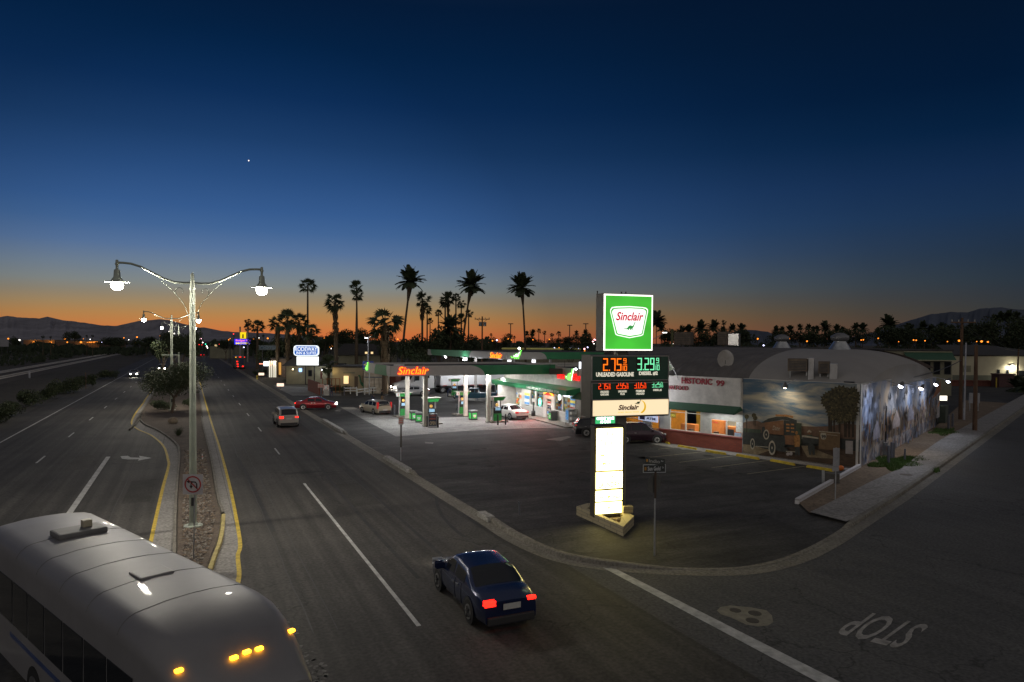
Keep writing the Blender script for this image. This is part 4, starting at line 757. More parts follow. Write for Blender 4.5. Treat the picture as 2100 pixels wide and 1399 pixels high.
mb = MB(); mb.box(.3, UL-.5, 2.6, 2.7, 0, 3.1, M('shop_orange_wall', (.75, .30, .03), .6, var=.2, sc_=1.5)); mb.box(.3, UL-.5, .2, 2.6, .01, .03, MATS['shop_floor']); mb.box(.3, UL-.5, .2, 2.6, 3.08, 3.14, white); mb.build('interior', unit)
area((UL*.6, 1.4, 3.0), UL*.6, 1.4, 90, (1., .85, .6), parent=unit)
mb = MB(); mb.add([(.2, -1.2, 2.85), (UL-.3, -1.2, 2.85), (UL-.3, -.21, 3.35), (.2, -.21, 3.35), (.2, -1.2, 2.75), (UL-.3, -1.2, 2.75), (UL-.3, 0., 3.1), (.2, 0., 3.1)], [(0, 1, 2, 3), (4, 5, 1, 0), (4, 7, 6, 5), (1, 5, 6, 2), (0, 3, 7, 4)], greend); mb.build('awning', unit)
text('lettering', 'MEXIC', UL-3.2, UL-.75, lz(1412, 801)-.0, lz(1412, 792), cr_, unit, y=-.21, bold=.02, ext=.04)
a0, a1 = Up(1309, 857, 1.0), Up(1347, 860, 1.0)
sg = thing('atm_sign', 'pale lit box sign reading ATM hanging under the awning', 'sign', tuple(Sc + Vector((math.cos(uth)*a0[0]+math.sin(uth)*1.0, math.sin(uth)*a0[0]-math.cos(uth)*1.0, 0))), uth); sg.location.z = 0
w = a1[0]-a0[0]; zt, zb = Up(1325, 851, 1.0)[1], Up(1325, 863.5, 1.0)[1]
mb = MB(); mb.box(0, w, 0, .15, zb, zt, E('atm_panel', (.55, .62, .85), .55, True)); mb.build('panel', sg); text('letters', 'ATM', w*.45, w*.93, zb+.15, zt-.15, M('navy', (.03, .035, .16), .5), sg, y=-.01, bold=.04); mb = MB(); mb.box(w*.08, w*.36, -.012, -.002, zb+.08, zt-.08, MATS['navy']); mb.build('card_logo', sg)
mb = MB(); mb.cyl((w*.2, .07, zt), (w*.2, .07, 2.95), .02, dark); mb.cyl((w*.8, .07, zt), (w*.8, .07, 2.95), .02, dark); mb.build('hanger', sg)

# ---------------------------------------------------------------- barrel roof hall behind the murals
ax = Vector((-math.sin(wth), math.cos(wth), 0)); wv = Vector((math.cos(wth), math.sin(wth), 0)); B15 = C0 + wv*15.2
corr = M('corrugated_roof', (.125, .115, .11), .75, var=.2, sc_=.6); coat = M('coated_roof', (.30, .285, .27), .8, var=.06, sc_=.5)
hall = thing('barrel_roof_hall', 'large hall with ribbed barrel roof and pale coated rounded end behind the murals', 'hall', (B15.x, B15.y, 0), 0)
def hp(t, phi, zr=7.6, z0=4.5, half=13.4):
    q = 1.0 if t > 4.2 else math.sqrt(max(0, 1-((4.2-t)/4.6)**2)); s = -math.cos(phi)*half; zz = z0 + (zr-z0)*max(0., math.sin(phi))**.9*(.28+.72*q)*1.0
    p = ax*t + wv*s; return (p.x, p.y, zz)
NP = 26
def ph0(t): return 0 if t < 18 else math.acos(1 - min(1, (t-18)/8)*.95)
def sheetp(ts, mat, name, rib=0):
    mb = MB(); vs = [hp(t, ph0(t)+(math.pi-ph0(t))*j/NP) for t in ts for j in range(NP+1)]; vs = [(x, y, z + (rib if i//(NP+1) % 2 else 0)) for i, (x, y, z) in enumerate(vs)]; k = NP+1
    mb.add(vs, [(i*k+j, i*k+j+1, (i+1)*k+j+1, (i+1)*k+j) for i in range(len(ts)-1) for j in range(NP)], mat, not rib); return mb.build(name, hall)
sheetp([.15+i*.35 for i in range(24)], coat, 'coated_end'); sheetp([8.2+i*.28 for i in range(74)], corr, 'ribbed_roof', .055)
mb = MB(); a = ax*.25 - wv*8.5; b = ax*12 - wv*8.5; c = ax*17+wv*13.4; d = ax*.25+wv*13.4; mb.prism([a, b, c, d], 0, 4.5, greym); mb.build('wall', hall)
for tt, nm in ((.15, 'gable_end'),):
    mb = MB(); vs = [hp(tt, math.pi*j/NP) for j in range(NP+1)]; k = len(vs); mb.add(vs+[(v[0], v[1], 4.3) for v in vs], [(j, j+1, k+j+1, k+j) for j in range(NP)], coat); mb.build(nm, hall)
mb = MB(); ts = [8.2+i*.28 for i in range(74)]; up = [hp(t, ph0(t)) for t in ts]; k = len(up); mb.add(up+[(p[0], p[1], 4.3) for p in up], [(j, j+1, k+j+1, k+j) for j in range(k-1)], corr); q = [hp(ts[-1], ph0(ts[-1])+(math.pi-ph0(ts[-1]))*j/NP) for j in range(NP+1)]; k = len(q); mb.add(q+[(p[0], p[1], 4.3) for p in q], [(j, j+1, k+j+1, k+j) for j in range(k-1)], corr); mb.build('roof_skirt', hall)
s1_ = []
for i in range(9): t = .4+i*.85; ph = math.pi*(.50+.022*i); s1_.append(Vector(hp(t, ph))+Vector((0, 0, .04)))
vs = []
band = [Vector(hp(4.4-i*.42, math.pi*(.5+.027*i)))+Vector((0, 0, .05)) for i in range(11)]; mb.strip([0], [0], 0, roofm) if False else mb.add([tuple(p-wv*.7+ax*.5) for p in band]+[tuple(p+wv*.7-ax*.5+Vector((0, 0, -.05))) for p in band], [(i, i+1, 12+i, 11+i) for i in range(10)], M('roof_dark_band', (.13, .10, .09), .85, var=.2)); mb.build('dark_band', hall)  # darker brownish band running diagonally over the coated end
for p in s1_: vs += [tuple(p-wv*.9+Vector((0, 0, 0))), tuple(p+wv*.9)]
def roofthing(name, label, cat, px, py, Y, z=None): p = A(px, py, Y); return thing(name, label, cat, (p.x, p.y, p.z if z is None else z), rth)
def vent(px, py, Y, label):
    p = A(px, py, Y); t = thing('roof_turbine', label, 'roof vent', (p.x, p.y, p.z), 0); mb = MB(); mb.lathe([(.95, -.2), (.5, .55), (.5, .6)], steel, 14); mb.build('cone', t); mb = MB(); mb.lathe([(.45, .6), (.72, .75), (.72, 1.05), (.3, 1.3), (0, 1.32)], M('turbine_grey', (.2, .2, .21), .5, .6), 14); mb.build('turbine', t)
vent(1603, 713, 68, 'left turbine vent on the ridge of the ribbed barrel roof'); vent(1722, 714.5, 58, 'right turbine vent on the barrel roof close to the pale rounded end')
def cooler(name, px, py, Y, w, h, d_, label, rz=0.3, col=None, duct=None, legs=True):
    p = A(px, py, Y); t = thing(name, label, 'air cooler', (p.x, p.y, p.z), rth+rz); m_ = col or M('cooler_metal', (.13, .10, .075), .6, .2, var=.3, sc_=2); mb = MB(); mb.box(-w/2, w/2, -d_/2, d_/2, .25, h, m_, .03); mb.build('cabinet', t)
    mb = MB()
    for k in range(6): mb.box(-w/2+.08, w/2-.08, -d_/2-.012, -d_/2-.002, .35+k*(h-.5)/6, .40+k*(h-.5)/6, dark)
    mb.build('louvre', t)
    if legs:
        for x in (-w/2+.1, w/2-.1): MB().box(x-.04, x+.04, -.04, .04, -.35, .25, steel).build('leg', t)
    if duct: mb = MB(); mb.box(*duct, alum, .02); mb.build('duct', t)
    return t
cooler('evaporative_cooler', 1637, 768, 49, 1.3, 1.15, 1.2, 'rusty brown rooftop cooler with shiny duct above the lorry mural', duct=(.68, 1.05, -.4, .4, -.35, 1.2))
cooler('evaporative_cooler', 1690, 773, 48, .7, 1.1, .9, 'dark rooftop unit with bent duct to the right of the rusty cooler', duct=(.36, .85, -.3, .3, -.3, .95))
cooler('evaporative_cooler', 1402, 712, 78, 1.9, 1.7, 1.4, 'boxy brown cooler on the barrel roof right of the green sign', legs=False); cooler('evaporative_cooler', 1484, 712, 76, 1.1, 1.7, 1.4, 'brown cooler with pale rounded cowl on the barrel roof', duct=(.58, 1.7, -.5, .5, .2, 1.5), legs=False)
p = A(1488, 768, 54); t = thing('satellite_dish', 'round satellite dish on a mast above the white HISTORIC 99 parapet', 'satellite dish', (p.x, p.y, 4.75), rth+.3)
mb = MB(); mb.cyl((0, 0, 0), (0, 0, 1.9), .05, steel); mb.build('mast', t); mb = MB(); mb.lathe([(.0, 0), (.25, .03), (.5, .12), (.62, .2)], M('dish_grey', (.33, .31, .29), .6), 20); d_ = mb.build('dish', t, (0, -.1, 2.0)); d_.rotation_euler = (rad(78), 0, rad(12)); d_.scale = (1, 1.2, 1); mb = MB(); mb.cyl((0, -.1, 1.6), (.1, -.65, 1.95), .02, dark); mb.build('feed_arm', t)
p = A(1391, 768, 53); t = thing('flag', 'pale green flag on a slanted staff above the white parapet', 'flag', (p.x, p.y, 4.75), rth)
mb = MB(); mb.cyl((0.1, 0, .3), (-.9, 0, 2.05), .03, alum); mb.build('staff', t); mb = MB(); vs = []
for i in range(7):
    for j in range(5): u = i/6; w_ = j/4; vs.append((-.9+.42*w_*1.0-u*.85+.1*w_, .08*math.sin(u*6+w_), 2.0-w_*.75-u*u*.55-.15*u))
mb.add(vs, [(i*5+j, i*5+j+1, (i+1)*5+j+1, (i+1)*5+j) for i in range(6) for j in range(4)], M('flag_cloth', (.38, .45, .33), .8, var=.25), True); mb.build('cloth', t)
for k, (px, py, w, h) in enumerate(((1420, 768, 2.2, .8), (1475, 770, 1.2, .55), (1560, 771, 1.5, .9), (1585, 773, .8, .8), (1512, 770, 1.6, .5))):
    p = A(px, py, (58.5, 56.5, 53.5, 52.5, 55.5)[k]); t = thing('roof_unit', ['long dark duct box on the flat roof left of the dish', 'low dark hood beneath the satellite dish', 'dark square unit on the roof right of the dish', 'narrow dark box beside the rusty cooler', 'low black duct just right of the dish mast'][k], 'roof unit', (p.x, p.y, 4.75), rth); mb = MB(); mb.box(-w/2, w/2, -.4, .4, .05, h, M('unit_dark', (.05, .045, .04), .7, var=.3), .04); mb.build('housing', t); mb = MB(); mb.cyl((0, 0, h), (0, 0, h+.3), .14, steel); mb.build('flue', t)
# floodlights over the murals
def flood(base, head, to, label, col, power, es=26):
    t = thing('floodlight', label, 'floodlight', tuple(base), 0, 'floodlights over the mural walls'); b = Vector(base); h = Vector(head)-b
    mb = MB(); mb.tube([(0, 0, 0), h*.5+Vector((0, 0, .22)), h], .03, steel); mb.build('arm', t); d_ = (Vector(to)-Vector(head)).normalized(); mb = MB(); mb.cyl(h-d_*.22, h+d_*.12, .07, M('lamp_housing', (.10, .10, .10), .5), .2, 12); mb.build('shade', t); mb = MB(); mb.ball(h+d_*.10, .15, E('flood_'+label.split()[0], col, es), 10); mb.build('lamp', t)
    spot(h+d_*.28, Vector(to)-b, power, col, 150, .8, .12, t)
wn = Vector((math.sin(rth), -math.cos(rth), 0)); s_, z_ = Rp(1612, 791)
bse = Ra + ux*(s_+1.2); flood((bse.x-wn.x*.1, bse.y-wn.y*.1, T1), tuple(Ra+ux*(Rp(1610, 790, 1.2)[0])+wn*1.2+Vector((0, 0, Rp(1610, 790, 1.2)[1]))), tuple(Ra+ux*(s_-.2)+Vector((0, 0, 2.5))), 'orange floodlight on an arm over the lorry mural', (1., .82, .6), 95, 20)
bn = Vector((math.sin(wth), -math.cos(wth), 0))
for px, py, lb, cl in ((1849, 789, 'blue-white floodlight nearest the mural corner', (.80, .85, 1.)), (1891, 794, 'warm floodlight second from the mural corner', (1., .86, .72)), (1921, 786, 'cold-white floodlight third along the side mural', (.82, .87, 1.)), (1946, 780, 'farthest white floodlight beyond the end of the side mural', (.82, .87, 1.))):
    o = C0 + bn*1.9; s_, z_ = PH(px, py, o, wth); s2 = min(s_, WL-.3); zt = T1 if s2 < s1 else 4.93; hd = C0+wv*s_+bn*1.9+Vector((0, 0, z_)); bs = C0+wv*s2; flood((bs.x, bs.y, zt), tuple(hd), tuple(C0+wv*s2-wv*2.0+Vector((0, 0, .6))), lb, cl, 230, 24)

# ---------------------------------------------------------------- pylon price sign
pth = rad(18); Po = A(1245, 900, 30.2); Po.z = 0
def Q(px, py): return PH(px, py, Po, pth)
py1 = thing('pylon_sign', 'tall roadside pylon with green lit top panel, LED fuel prices and white tenant panels', 'pylon sign', (Po.x, Po.y, 0), pth)
pc = Q(1283, 1000)[0]
poleb = M('pylon_pole', (.20, .19, .16), .55, .1, var=.1); mb = MB(); mb.box(pc-.24, pc+.24, .42, .86, .05, 10.1, poleb, .03); mb.build('pole', py1)
def qb(px0, py0, px1, py1_): a = Q(px0, py0); b = Q(px1, py1_); return a[0], b[0], b[1], a[1]
x0, x1, z0, z1 = qb(1237.5, 601, 1338.8, 720.5)
mb = MB(); mb.box(x0, x1, .02, .75, z0, z1, dkbox, .01); mb.build('top_cabinet', py1)
mb = MB(); mb.box(x0+.03, x1-.03, -.012, .018, z0+.03, z1-.03, E('sign_white_edge', (1., .96, .86), 1.7)); mb.build('lit_border', py1)
# green face with soft tubes behind the acrylic
gm_ = bpy.data.materials.new('lit_green_acrylic'); gm_.use_nodes = True; t_ = gm_.node_tree; b_ = t_.nodes['Principled BSDF']; tc_ = t_.nodes.new('ShaderNodeTexCoord'); wv_ = t_.nodes.new('ShaderNodeTexNoise'); mpp = t_.nodes.new('ShaderNodeMapping'); mpp.inputs['Scale'].default_value = (.55, 1, 1.1); wv_.inputs['Scale'].default_value = 1; wv_.inputs['Detail'].default_value = 1; mrr = t_.nodes.new('ShaderNodeMapRange'); mrr.inputs[1].default_value = .3; mrr.inputs[2].default_value = .7; mrr.inputs[3].default_value = .75; mrr.inputs[4].default_value = 1.25
t_.links.new(tc_.outputs['Object'], mpp.inputs[0]); t_.links.new(mpp.outputs[0], wv_.inputs['Vector']); t_.links.new(wv_.outputs['Fac'], mrr.inputs[0]); t_.links.new(mrr.outputs[0], b_.inputs['Emission Strength']); b_.inputs['Emission Color'].default_value = (.055, .47, .035, 1); b_.inputs['Base Color'].default_value = (.03, .3, .03, 1); b_.inputs['Roughness'].default_value = .15
mb = MB(); mb.box(x0+.10, x1-.10, -.03, -.014, z0+.09, z1-.10, gm_); mb.build('green_face', py1)
def shield(pts, y, mat, name):
    q = [Q(1150+x/6, 580+y_/6) for x, y_ in pts]; mb = MB(); mb.xz(q, y, y+.006, mat); return mb.build(name, py1)
sw = E('sign_white_face', (1., 1., .98), 1.25)
shield([(605, 330), (625, 300), (680, 292), (840, 288), (1000, 300), (1045, 308), (1068, 330), (1068, 360), (1010, 640), (985, 655), (840, 682), (690, 650), (668, 635), (604, 360)], -.038, sw, 'shield_outline')
shield([(614, 340), (630, 314), (690, 306), (840, 302), (990, 310), (1040, 322), (1056, 340), (1056, 362), (1002, 632), (980, 644), (840, 670), (695, 640), (676, 625), (613, 362)], -.046, gm_, 'shield_band')
shield([(628, 350), (650, 325), (700, 320), (840, 316), (980, 322), (1022, 332), (1042, 352), (1040, 372), (990, 620), (970, 634), (840, 654), (705, 628), (690, 618), (627, 372)], -.054, sw, 'shield_face')
a = Q(1150+672/6, 580+465/6); b = Q(1150+1012/6, 580+365/6); text('lettering', 'Sinclair', a[0], b[0], a[1], b[1], M('sign_red', (.6, .0, .02), .4, em=(.50, .0, .022), es=1.0, var=0), py1, y=-.058, shear=.28, bold=.025, ext=.004)
dc = Q(1150+840/6, 580+548/6); dl = (Q(1150+905/6, 580)[0]-Q(1150+765/6, 580)[0]); mb = MB(); mb.xz(dino(dc[0], dc[1], dl), -.064, -.058, M('emblem_green', (.02, .25, .04), .4, em=(.03, .28, .05), es=1., var=0)); mb.build('emblem', py1)
for px in (1233, 1283, 1292): a = Q(px, 600); MB().cyl((a[0], .4, z1-.02), (a[0], .4, z1+.12), .03, dark).build('top_bolt', py1)
# price cabinet
x0, x1, z0, z1 = qb(1212.5, 728, 1371.5, 816.5); x0y, x1y, zy0, zy1 = qb(1214, 820.5, 1371.5, 850.5)
mb = MB(); mb.box(x0, x1, .02, 1.05, zy0-.05, z1, dkbox, .01); mb.build('price_cabinet', py1)
frame = M('cabinet_frame', (.35, .34, .33), .35, .7, var=.1); pgn = M('price_face_green', (.05, .11, .08), .16, var=.1, sc_=.8)
def panel(r, nm, face, fr=.045, y=-.0):
    a, b, c, d = r; mb = MB(); 
    for q in ((a, b, d-fr, d), (a, b, c, c+fr), (a, a+fr, c+fr, d-fr), (b-fr, b, c+fr, d-fr)): mb.box(q[0], q[1], y-.03, y+.018, q[2], q[3], frame)
    mb.build(nm+'_frame', py1); mb = MB(); mb.box(a+fr, b-fr, y-.012, y+.016, c+fr, d-fr, face); return mb.build(nm, py1)
pm = qb(1213, 729, 1371, 780); panel(pm, 'main_price_panel', pgn); pl = qb(1213, 785, 1371, 818); panel(pl, 'grade_price_panel', pgn)
SEG = {'0': 'abcdef', '1': 'bc', '2': 'abged', '3': 'abgcd', '4': 'fgbc', '5': 'afgcd', '6': 'afgedc', '7': 'abc', '8': 'abcdefg', '9': 'abcdfg'}
def digits(s, r, mat, name, y=-.022):
    a, b, c, d = r; mb = MB(); mb.box(a-.03, b+.03, y, y+.008, c-.03, d+.03, M('led_field', (.03, .008, .006), .5, var=0)); H_ = d-c; wd_ = (b-a); n_ = sum(1. if ch != '.' else .28 for ch in s) + .85; cw = wd_/n_; x = a; th_ = H_*.09
    def seg(ch, X, Z, Wd, Hh, tk, yy):
        g = tk*.2; S_ = {'a': (X, X+Wd, Z+Hh-tk, Z+Hh), 'd': (X, X+Wd, Z, Z+tk), 'g': (X, X+Wd, Z+Hh/2-tk/2, Z+Hh/2+tk/2), 'f': (X, X+tk, Z+Hh/2, Z+Hh), 'b': (X+Wd-tk, X+Wd, Z+Hh/2, Z+Hh), 'e': (X, X+tk, Z, Z+Hh/2), 'c': (X+Wd-tk, X+Wd, Z, Z+Hh/2)}
        for k_ in SEG[ch]: q = S_[k_]; mb.box(q[0], q[1], yy-.006-.001*'abcdefg'.index(k_), yy-.002, q[2], q[3], mat)
    for ch in s:
        if ch == '.': mb.box(x+cw*.02, x+cw*.02+th_, y-.008, y-.002, c, c+th_, mat); x += cw*.28; continue
        seg(ch, x+cw*.06, c, cw*.78, H_, th_, y); x += cw
    x += cw*.08; seg('9', x+cw*.1, c+H_*.60, cw*.5, H_*.40, th_*.55, y); mb.box(x, x+cw*.72, y-.008, y-.002, c+H_*.47, c+H_*.51, mat); mb.box(x, x+th_*.6, y-.008, y-.002, c, c+H_*.40, mat); seg('0', x+cw*.26, c, cw*.44, H_*.40, th_*.55, y)
    return mb.build(name, py1)
ledo = E('led_orange', (1., .17, .006), 1.5); ledg = E('led_green', (.22, 1., .5), 1.0); ledr = E('led_red', (1., .06, .006), 1.5); sgt = M('sign_text_cream', (.7, .68, .6), .5, em=(.85, .78, .62), es=.8, var=0)
def q6(x0_, y0_, x1_, y1_): return qb(1150+x0_/6, 580+y0_/6, 1150+x1_/6, 580+y1_/6)
digits('2.75', q6(515, 930, 815, 1082), ledo, 'price_digits'); digits('3.29', q6(938, 925, 1215, 1075), ledg, 'price_digits')
def qt(s, r, mat=sgt, y=-.024, nm='lettering', bold=.02, shear=0): text(nm, s, r[0], r[1], r[2], r[3], mat, py1, y=y, bold=bold, ext=.004, shear=shear)
qt('UNLEADED GASOLINE', q6(432, 1102, 895, 1152), bold=.04); qt('DIESEL #2', q6(960, 1092, 1190, 1138), bold=.04)
for s, r, m_, l1, l2 in (('2.75', (460, 1238, 612, 1308), ledr, 'UNLEADED', 'GASOLINE'), ('2.95', (682, 1232, 832, 1302), ledr, 'UNLEADED', 'PLUS'), ('3.05', (900, 1226, 1050, 1298), ledr, 'PREMIUM', 'UNLEADED'), ('3.29', (1118, 1220, 1256, 1286), ledg, 'DIESEL #2', None)):
    digits(s, q6(*r), m_, 'price_digits'); cx = (r[0]+r[2])/2; w_ = 50 if l1 != 'PLUS' else 30
    y_ = r[3]+22; qt(l1, q6(cx-52, y_, cx+52, y_+24), bold=.03)
    if l2: qt(l2, q6(cx-(26 if l2 == 'PLUS' else 50), y_+32, cx+(26 if l2 == 'PLUS' else 50), y_+56), bold=.03)
# cream name panel
yel = E('cream_panel', (1., .80, .50), .95); yr_ = (x0y, x1y, zy0, zy1); panel(yr_, 'name_panel', yel, .03, -.001)
a = Q(1150+470/4, 800+165/4); b = Q(1150+640/4, 800+118/4); text('lettering', 'Sinclair', a[0], b[0], a[1], b[1], M('maroon', (.12, .005, .02), .5), py1, y=-.022, shear=.25, bold=.035, ext=.004)
a = Q(1150+466/4, 800+188/4); b = Q(1150+640/4, 800+174/4); text('lettering', 'GOLD TRUCK STOPS', a[0], b[0], a[1], b[1], M('gold', (.75, .45, .02), .5, em=(.85, .5, .03), es=.8, var=0, far=True), py1, y=-.022, bold=.02, ext=.004)
mc = Q(1150+650/4, 800+138/4); R0 = abs(Q(1150+698/4, 838)[0]-mc[0]); mb = MB(); P_ = []
for i in range(13): t0 = rad(-75+i*150/12); P_.append((mc[0]+R0*math.cos(t0), mc[1]+R0*1.02*math.sin(t0)))
for i in range(13)[::-1]: t0 = rad(-75+i*150/12); P_.append((mc[0]-R0*.22+R0*.92*math.cos(t0), mc[1]+R0*.95*math.sin(t0)+.03))
mb.xz(P_, -.021, -.016, MATS['gold']); mb.build('crescent', py1)
dc = Q(1150+630/4, 800+103/4); mb = MB(); mb.xz(dino(dc[0], dc[1], .31), -.024, -.018, M('emblem_dark_green', (.01, .16, .05), .5)); mb.build('emblem', py1)
# little lit banner and tenant panels
r = qb(1221, 855, 1261, 868); mb = MB(); mb.box(r[0]-.03, r[1]+.03, -.0, .35, r[2]-.03, r[3]+.03, dkbox); mb.box(r[0], r[1], -.012, -.001, r[2], r[3], E('small_sign_green', (.06, .6, .2), .9, True)); mb.build('small_sign', py1); qt('CREDIT SAME', (r[0]+.05, r[1]-.05, (r[2]+r[3])/2+.01, r[3]-.01), wneon, -.014, bold=.05); qt('AS CASH', (r[0]+.22, r[1]-.22, r[2]+.01, (r[2]+r[3])/2-.01), wneon, -.014, bold=.05)
tw = E('tenant_white', (1., .82, .27), 8.5); r = qb(1219.5, 874, 1278, 1057); mb = MB(); mb.box(r[0], r[1], .02, .42, r[2], r[3], dkbox, .01); mb.build('tenant_cabinet', py1)
for k, q in enumerate(((1224, 879.5, 1276, 966), (1222.5, 969.5, 1276, 1003.5), (1222, 1007.5, 1275.5, 1029), (1221.5, 1032, 1275, 1055))):
    a = Q(q[0], q[1]); b = Q(q[2], q[3]); zt = Q(q[0], q[1])[1]; mb = MB(); mb.box(a[0], b[0], -.01, .018, Q(q[0], q[3])[1], zt, tw); mb.build('tenant_panel', py1)
def q5(x0_, y0_, x1_, y1_): return qb(1200+x0_/5.83, 840+y0_/5.83, 1200+x1_/5.83, 840+y1_/5.83)
tan = M('faded_tan', (.25, .15, .05), .6, em=(.50, .30, .08), es=.8, var=0, far=True); brn = M('faded_brown', (.15, .05, .02), .6, em=(.35, .14, .05), es=.6, var=0, far=True); slt = M('faded_slate', (.25, .32, .36), .6, em=(.10, .15, .18), es=.6, var=0, far=True)
qt('La', q5(262, 262, 335, 312), tan, -.014, bold=0); qt('Tarasca', q5(165, 360, 430, 415), tan, -.014, bold=0); qt('RESTAURANT', q5(160, 450, 430, 480), tan, -.014, bold=-.01); qt('MEXICAN', q5(190, 532, 400, 555), brn, -.014, bold=.005); qt('AND', q5(255, 585, 310, 605), brn, -.014, bold=.005); qt('AMERICAN', q5(172, 632, 422, 655), brn, -.014, bold=.005)
qt('COIN', q5(228, 790, 352, 828), slt, -.014, bold=.02); qt('LAUNDRY', q5(160, 875, 415, 925), slt, -.014, bold=.02)
qt('Dino', q5(155, 1030, 222, 1068), por, -.014, shear=.3, bold=.02); qt('Wash', q5(330, 1022, 418, 1058), por, -.014, shear=.3, bold=.02); a = q5(262, 1030, 302, 1058); mb = MB(); mb.xz([(a[0], (a[2]+a[3])/2), ((a[0]+a[1])/2, a[3]), (a[1], (a[2]+a[3])/2+.02), ((a[0]+a[1])/2, a[2])], -.018, -.011, pg); mb.build('green_mark', py1)
yo = M('amber_mark', (.8, .45, .03), .5, em=(1., .55, .05), es=.9, var=0, far=True); qt('FAMILY', q5(245, 1160, 325, 1185), tan, -.014)
for q in ((245, 1142, 262, 1160), (302, 1185, 320, 1203)): a = q5(*q); mb = MB(); mb.xz([(a[0], a[3]), (a[0]+.03, a[3]), (a[1], a[2]), (a[1]-.03, a[2])], -.016, -.011, yo); mb.build('arrow_mark', py1)
# planter
pl_ = [G(1182, 1057, .0), G(1278, 1101, 0), G(1300, 1078, 0), G(1262, 1052, 0), G(1205, 1050, 0)]
pt = thing('sign_planter', 'low triangular slump block planter around the foot of the pylon sign', 'planter', (Po.x, Po.y, 0), 0)
blk = brick_mat('slump_block', (.36, .31, .20), (.30, .26, .17), (.22, .19, .13), .4, .15, .015)
def ring(poly, w):
    c = sum((Vector(p) for p in poly), Vector())/len(poly); return [Vector(p)+(c-Vector(p)).normalized()*w for p in poly]
inn = ring(pl_, .55); mb = MB(); o = Vector((Po.x, Po.y, 0)); A_ = [p-o for p in pl_]; B_ = [p-o for p in inn]; n = len(A_)
vs = [(p.x, p.y, .02) for p in A_]+[(p.x, p.y, .42) for p in A_]+[(p.x, p.y, .42) for p in B_]+[(p.x, p.y, .02) for p in B_]
mb.add(vs, [(j*n+i, j*n+(i+1) % n, (j+1)*n+(i+1) % n, (j+1)*n+i) for j in range(3) for i in range(n)], blk); mb.build('block_wall', pt); mb = MB(); mb.sheet([(p.x, p.y) for p in B_], .22, dirtm); mb.build('soil', pt)
g = G(1288, 1070)-o; mb = MB(); mb.box(g.x-.25, g.x+.2, g.y-.2, g.y+.2, .42, .72, blk, .03); mb.build('corner_block', pt)
for k in range(9): c = sum((B_[i]*rnd.random() for i in range(n)), Vector())*(.36); mb = MB(); mb.ball((0, 0, 0), rnd.uniform(.08, .16), M('planter_rock', (.25, .2, .12), .9, var=.3), 8, (1, .8, .7)); q = B_[1].lerp(B_[3], rnd.uniform(.2, .8)); mb.build('rock', pt, (q.x+rnd.uniform(-.3, .3), q.y+rnd.uniform(-.2, .2), .28))

# ---------------------------------------------------------------- street name sign at the corner
g = G(1342, 1139, .03); t = thing('street_name_sign', 'stop sign post at the corner with crossed Indio and Sun Gold street name blades', 'street sign', (g.x, g.y, .0), 0)
zt = A(1340, 972, g.y).z; mb = MB(); mb.cyl((0, 0, .03), (0, 0, zt-.02), .032, M('galv_post', (.38, .39, .41), .45, .6, var=.2)); mb.build('post', t)
oc = [(.38*math.cos(rad(22.5+45*k)), .38*math.sin(rad(22.5+45*k))) for k in range(8)]; zc = A(1343, 992, g.y).z
mb = MB(); mb.xz([(x, z) for x, z in oc], .04, .045, M('sign_back_grey', (.10, .10, .095), .6)); mb.xz([(x*.96, z*.96) for x, z in oc], .046, .05, redb); d_ = mb.build('stop_plate', t, (0, 0, zc), rad(35)); mb = MB(); mb.box(-.04, .04, -.04, -.034, zc-.55, zc+.45, M('brown_strip', (.07, .045, .03), .7)); mb.build('brown_strip', t)
bb = M('street_blade', (.03, .035, .035), .5); bw_ = M('blade_white', (.5, .52, .55), .5)
def blade(s, cx, cz, w, h, rz, frame_):
    mb = MB(); mb.box(-w/2, w/2, -.006, .006, -h/2, h/2, bw_ if frame_ else bb); 
    if frame_: mb.box(-w/2+.025, w/2-.025, -.009, -.0065, -h/2+.025, h/2-.025, bb)
    b_ = mb.build('name_blade', t, (cx, 0, cz), rz); text('blade_lettering', s, -w*.30, w*.26, -h*.24, h*.26, M('blade_letters', (.62, .64, .66), .5) if frame_ else M('blade_letters_dim', (.3, .3, .3), .5), b_, y=-.012, bold=.02, ext=.002); mb = MB(); mb.box(-w*.44, -w*.35, -.014, -.011, -h*.2, h*.2, M('blade_crest', (.4, .2, .03), .5)); mb.build('crest', b_); text('blade_suffix', 'Blvd' if not frame_ else 'St', w*.32, w*.43, h*.02, h*.25, bw_, b_, y=-.012, ext=.002)
sc_px = 1400/g.y; blade('Sun Gold', (1340-1342)/sc_px, A(1340, 961, g.y).z, 48/sc_px, 17/sc_px, rad(6), True); blade('Indio', (1341-1342)/sc_px, A(1341, 946, g.y).z, 42/sc_px, 14/sc_px, rad(-32), False)

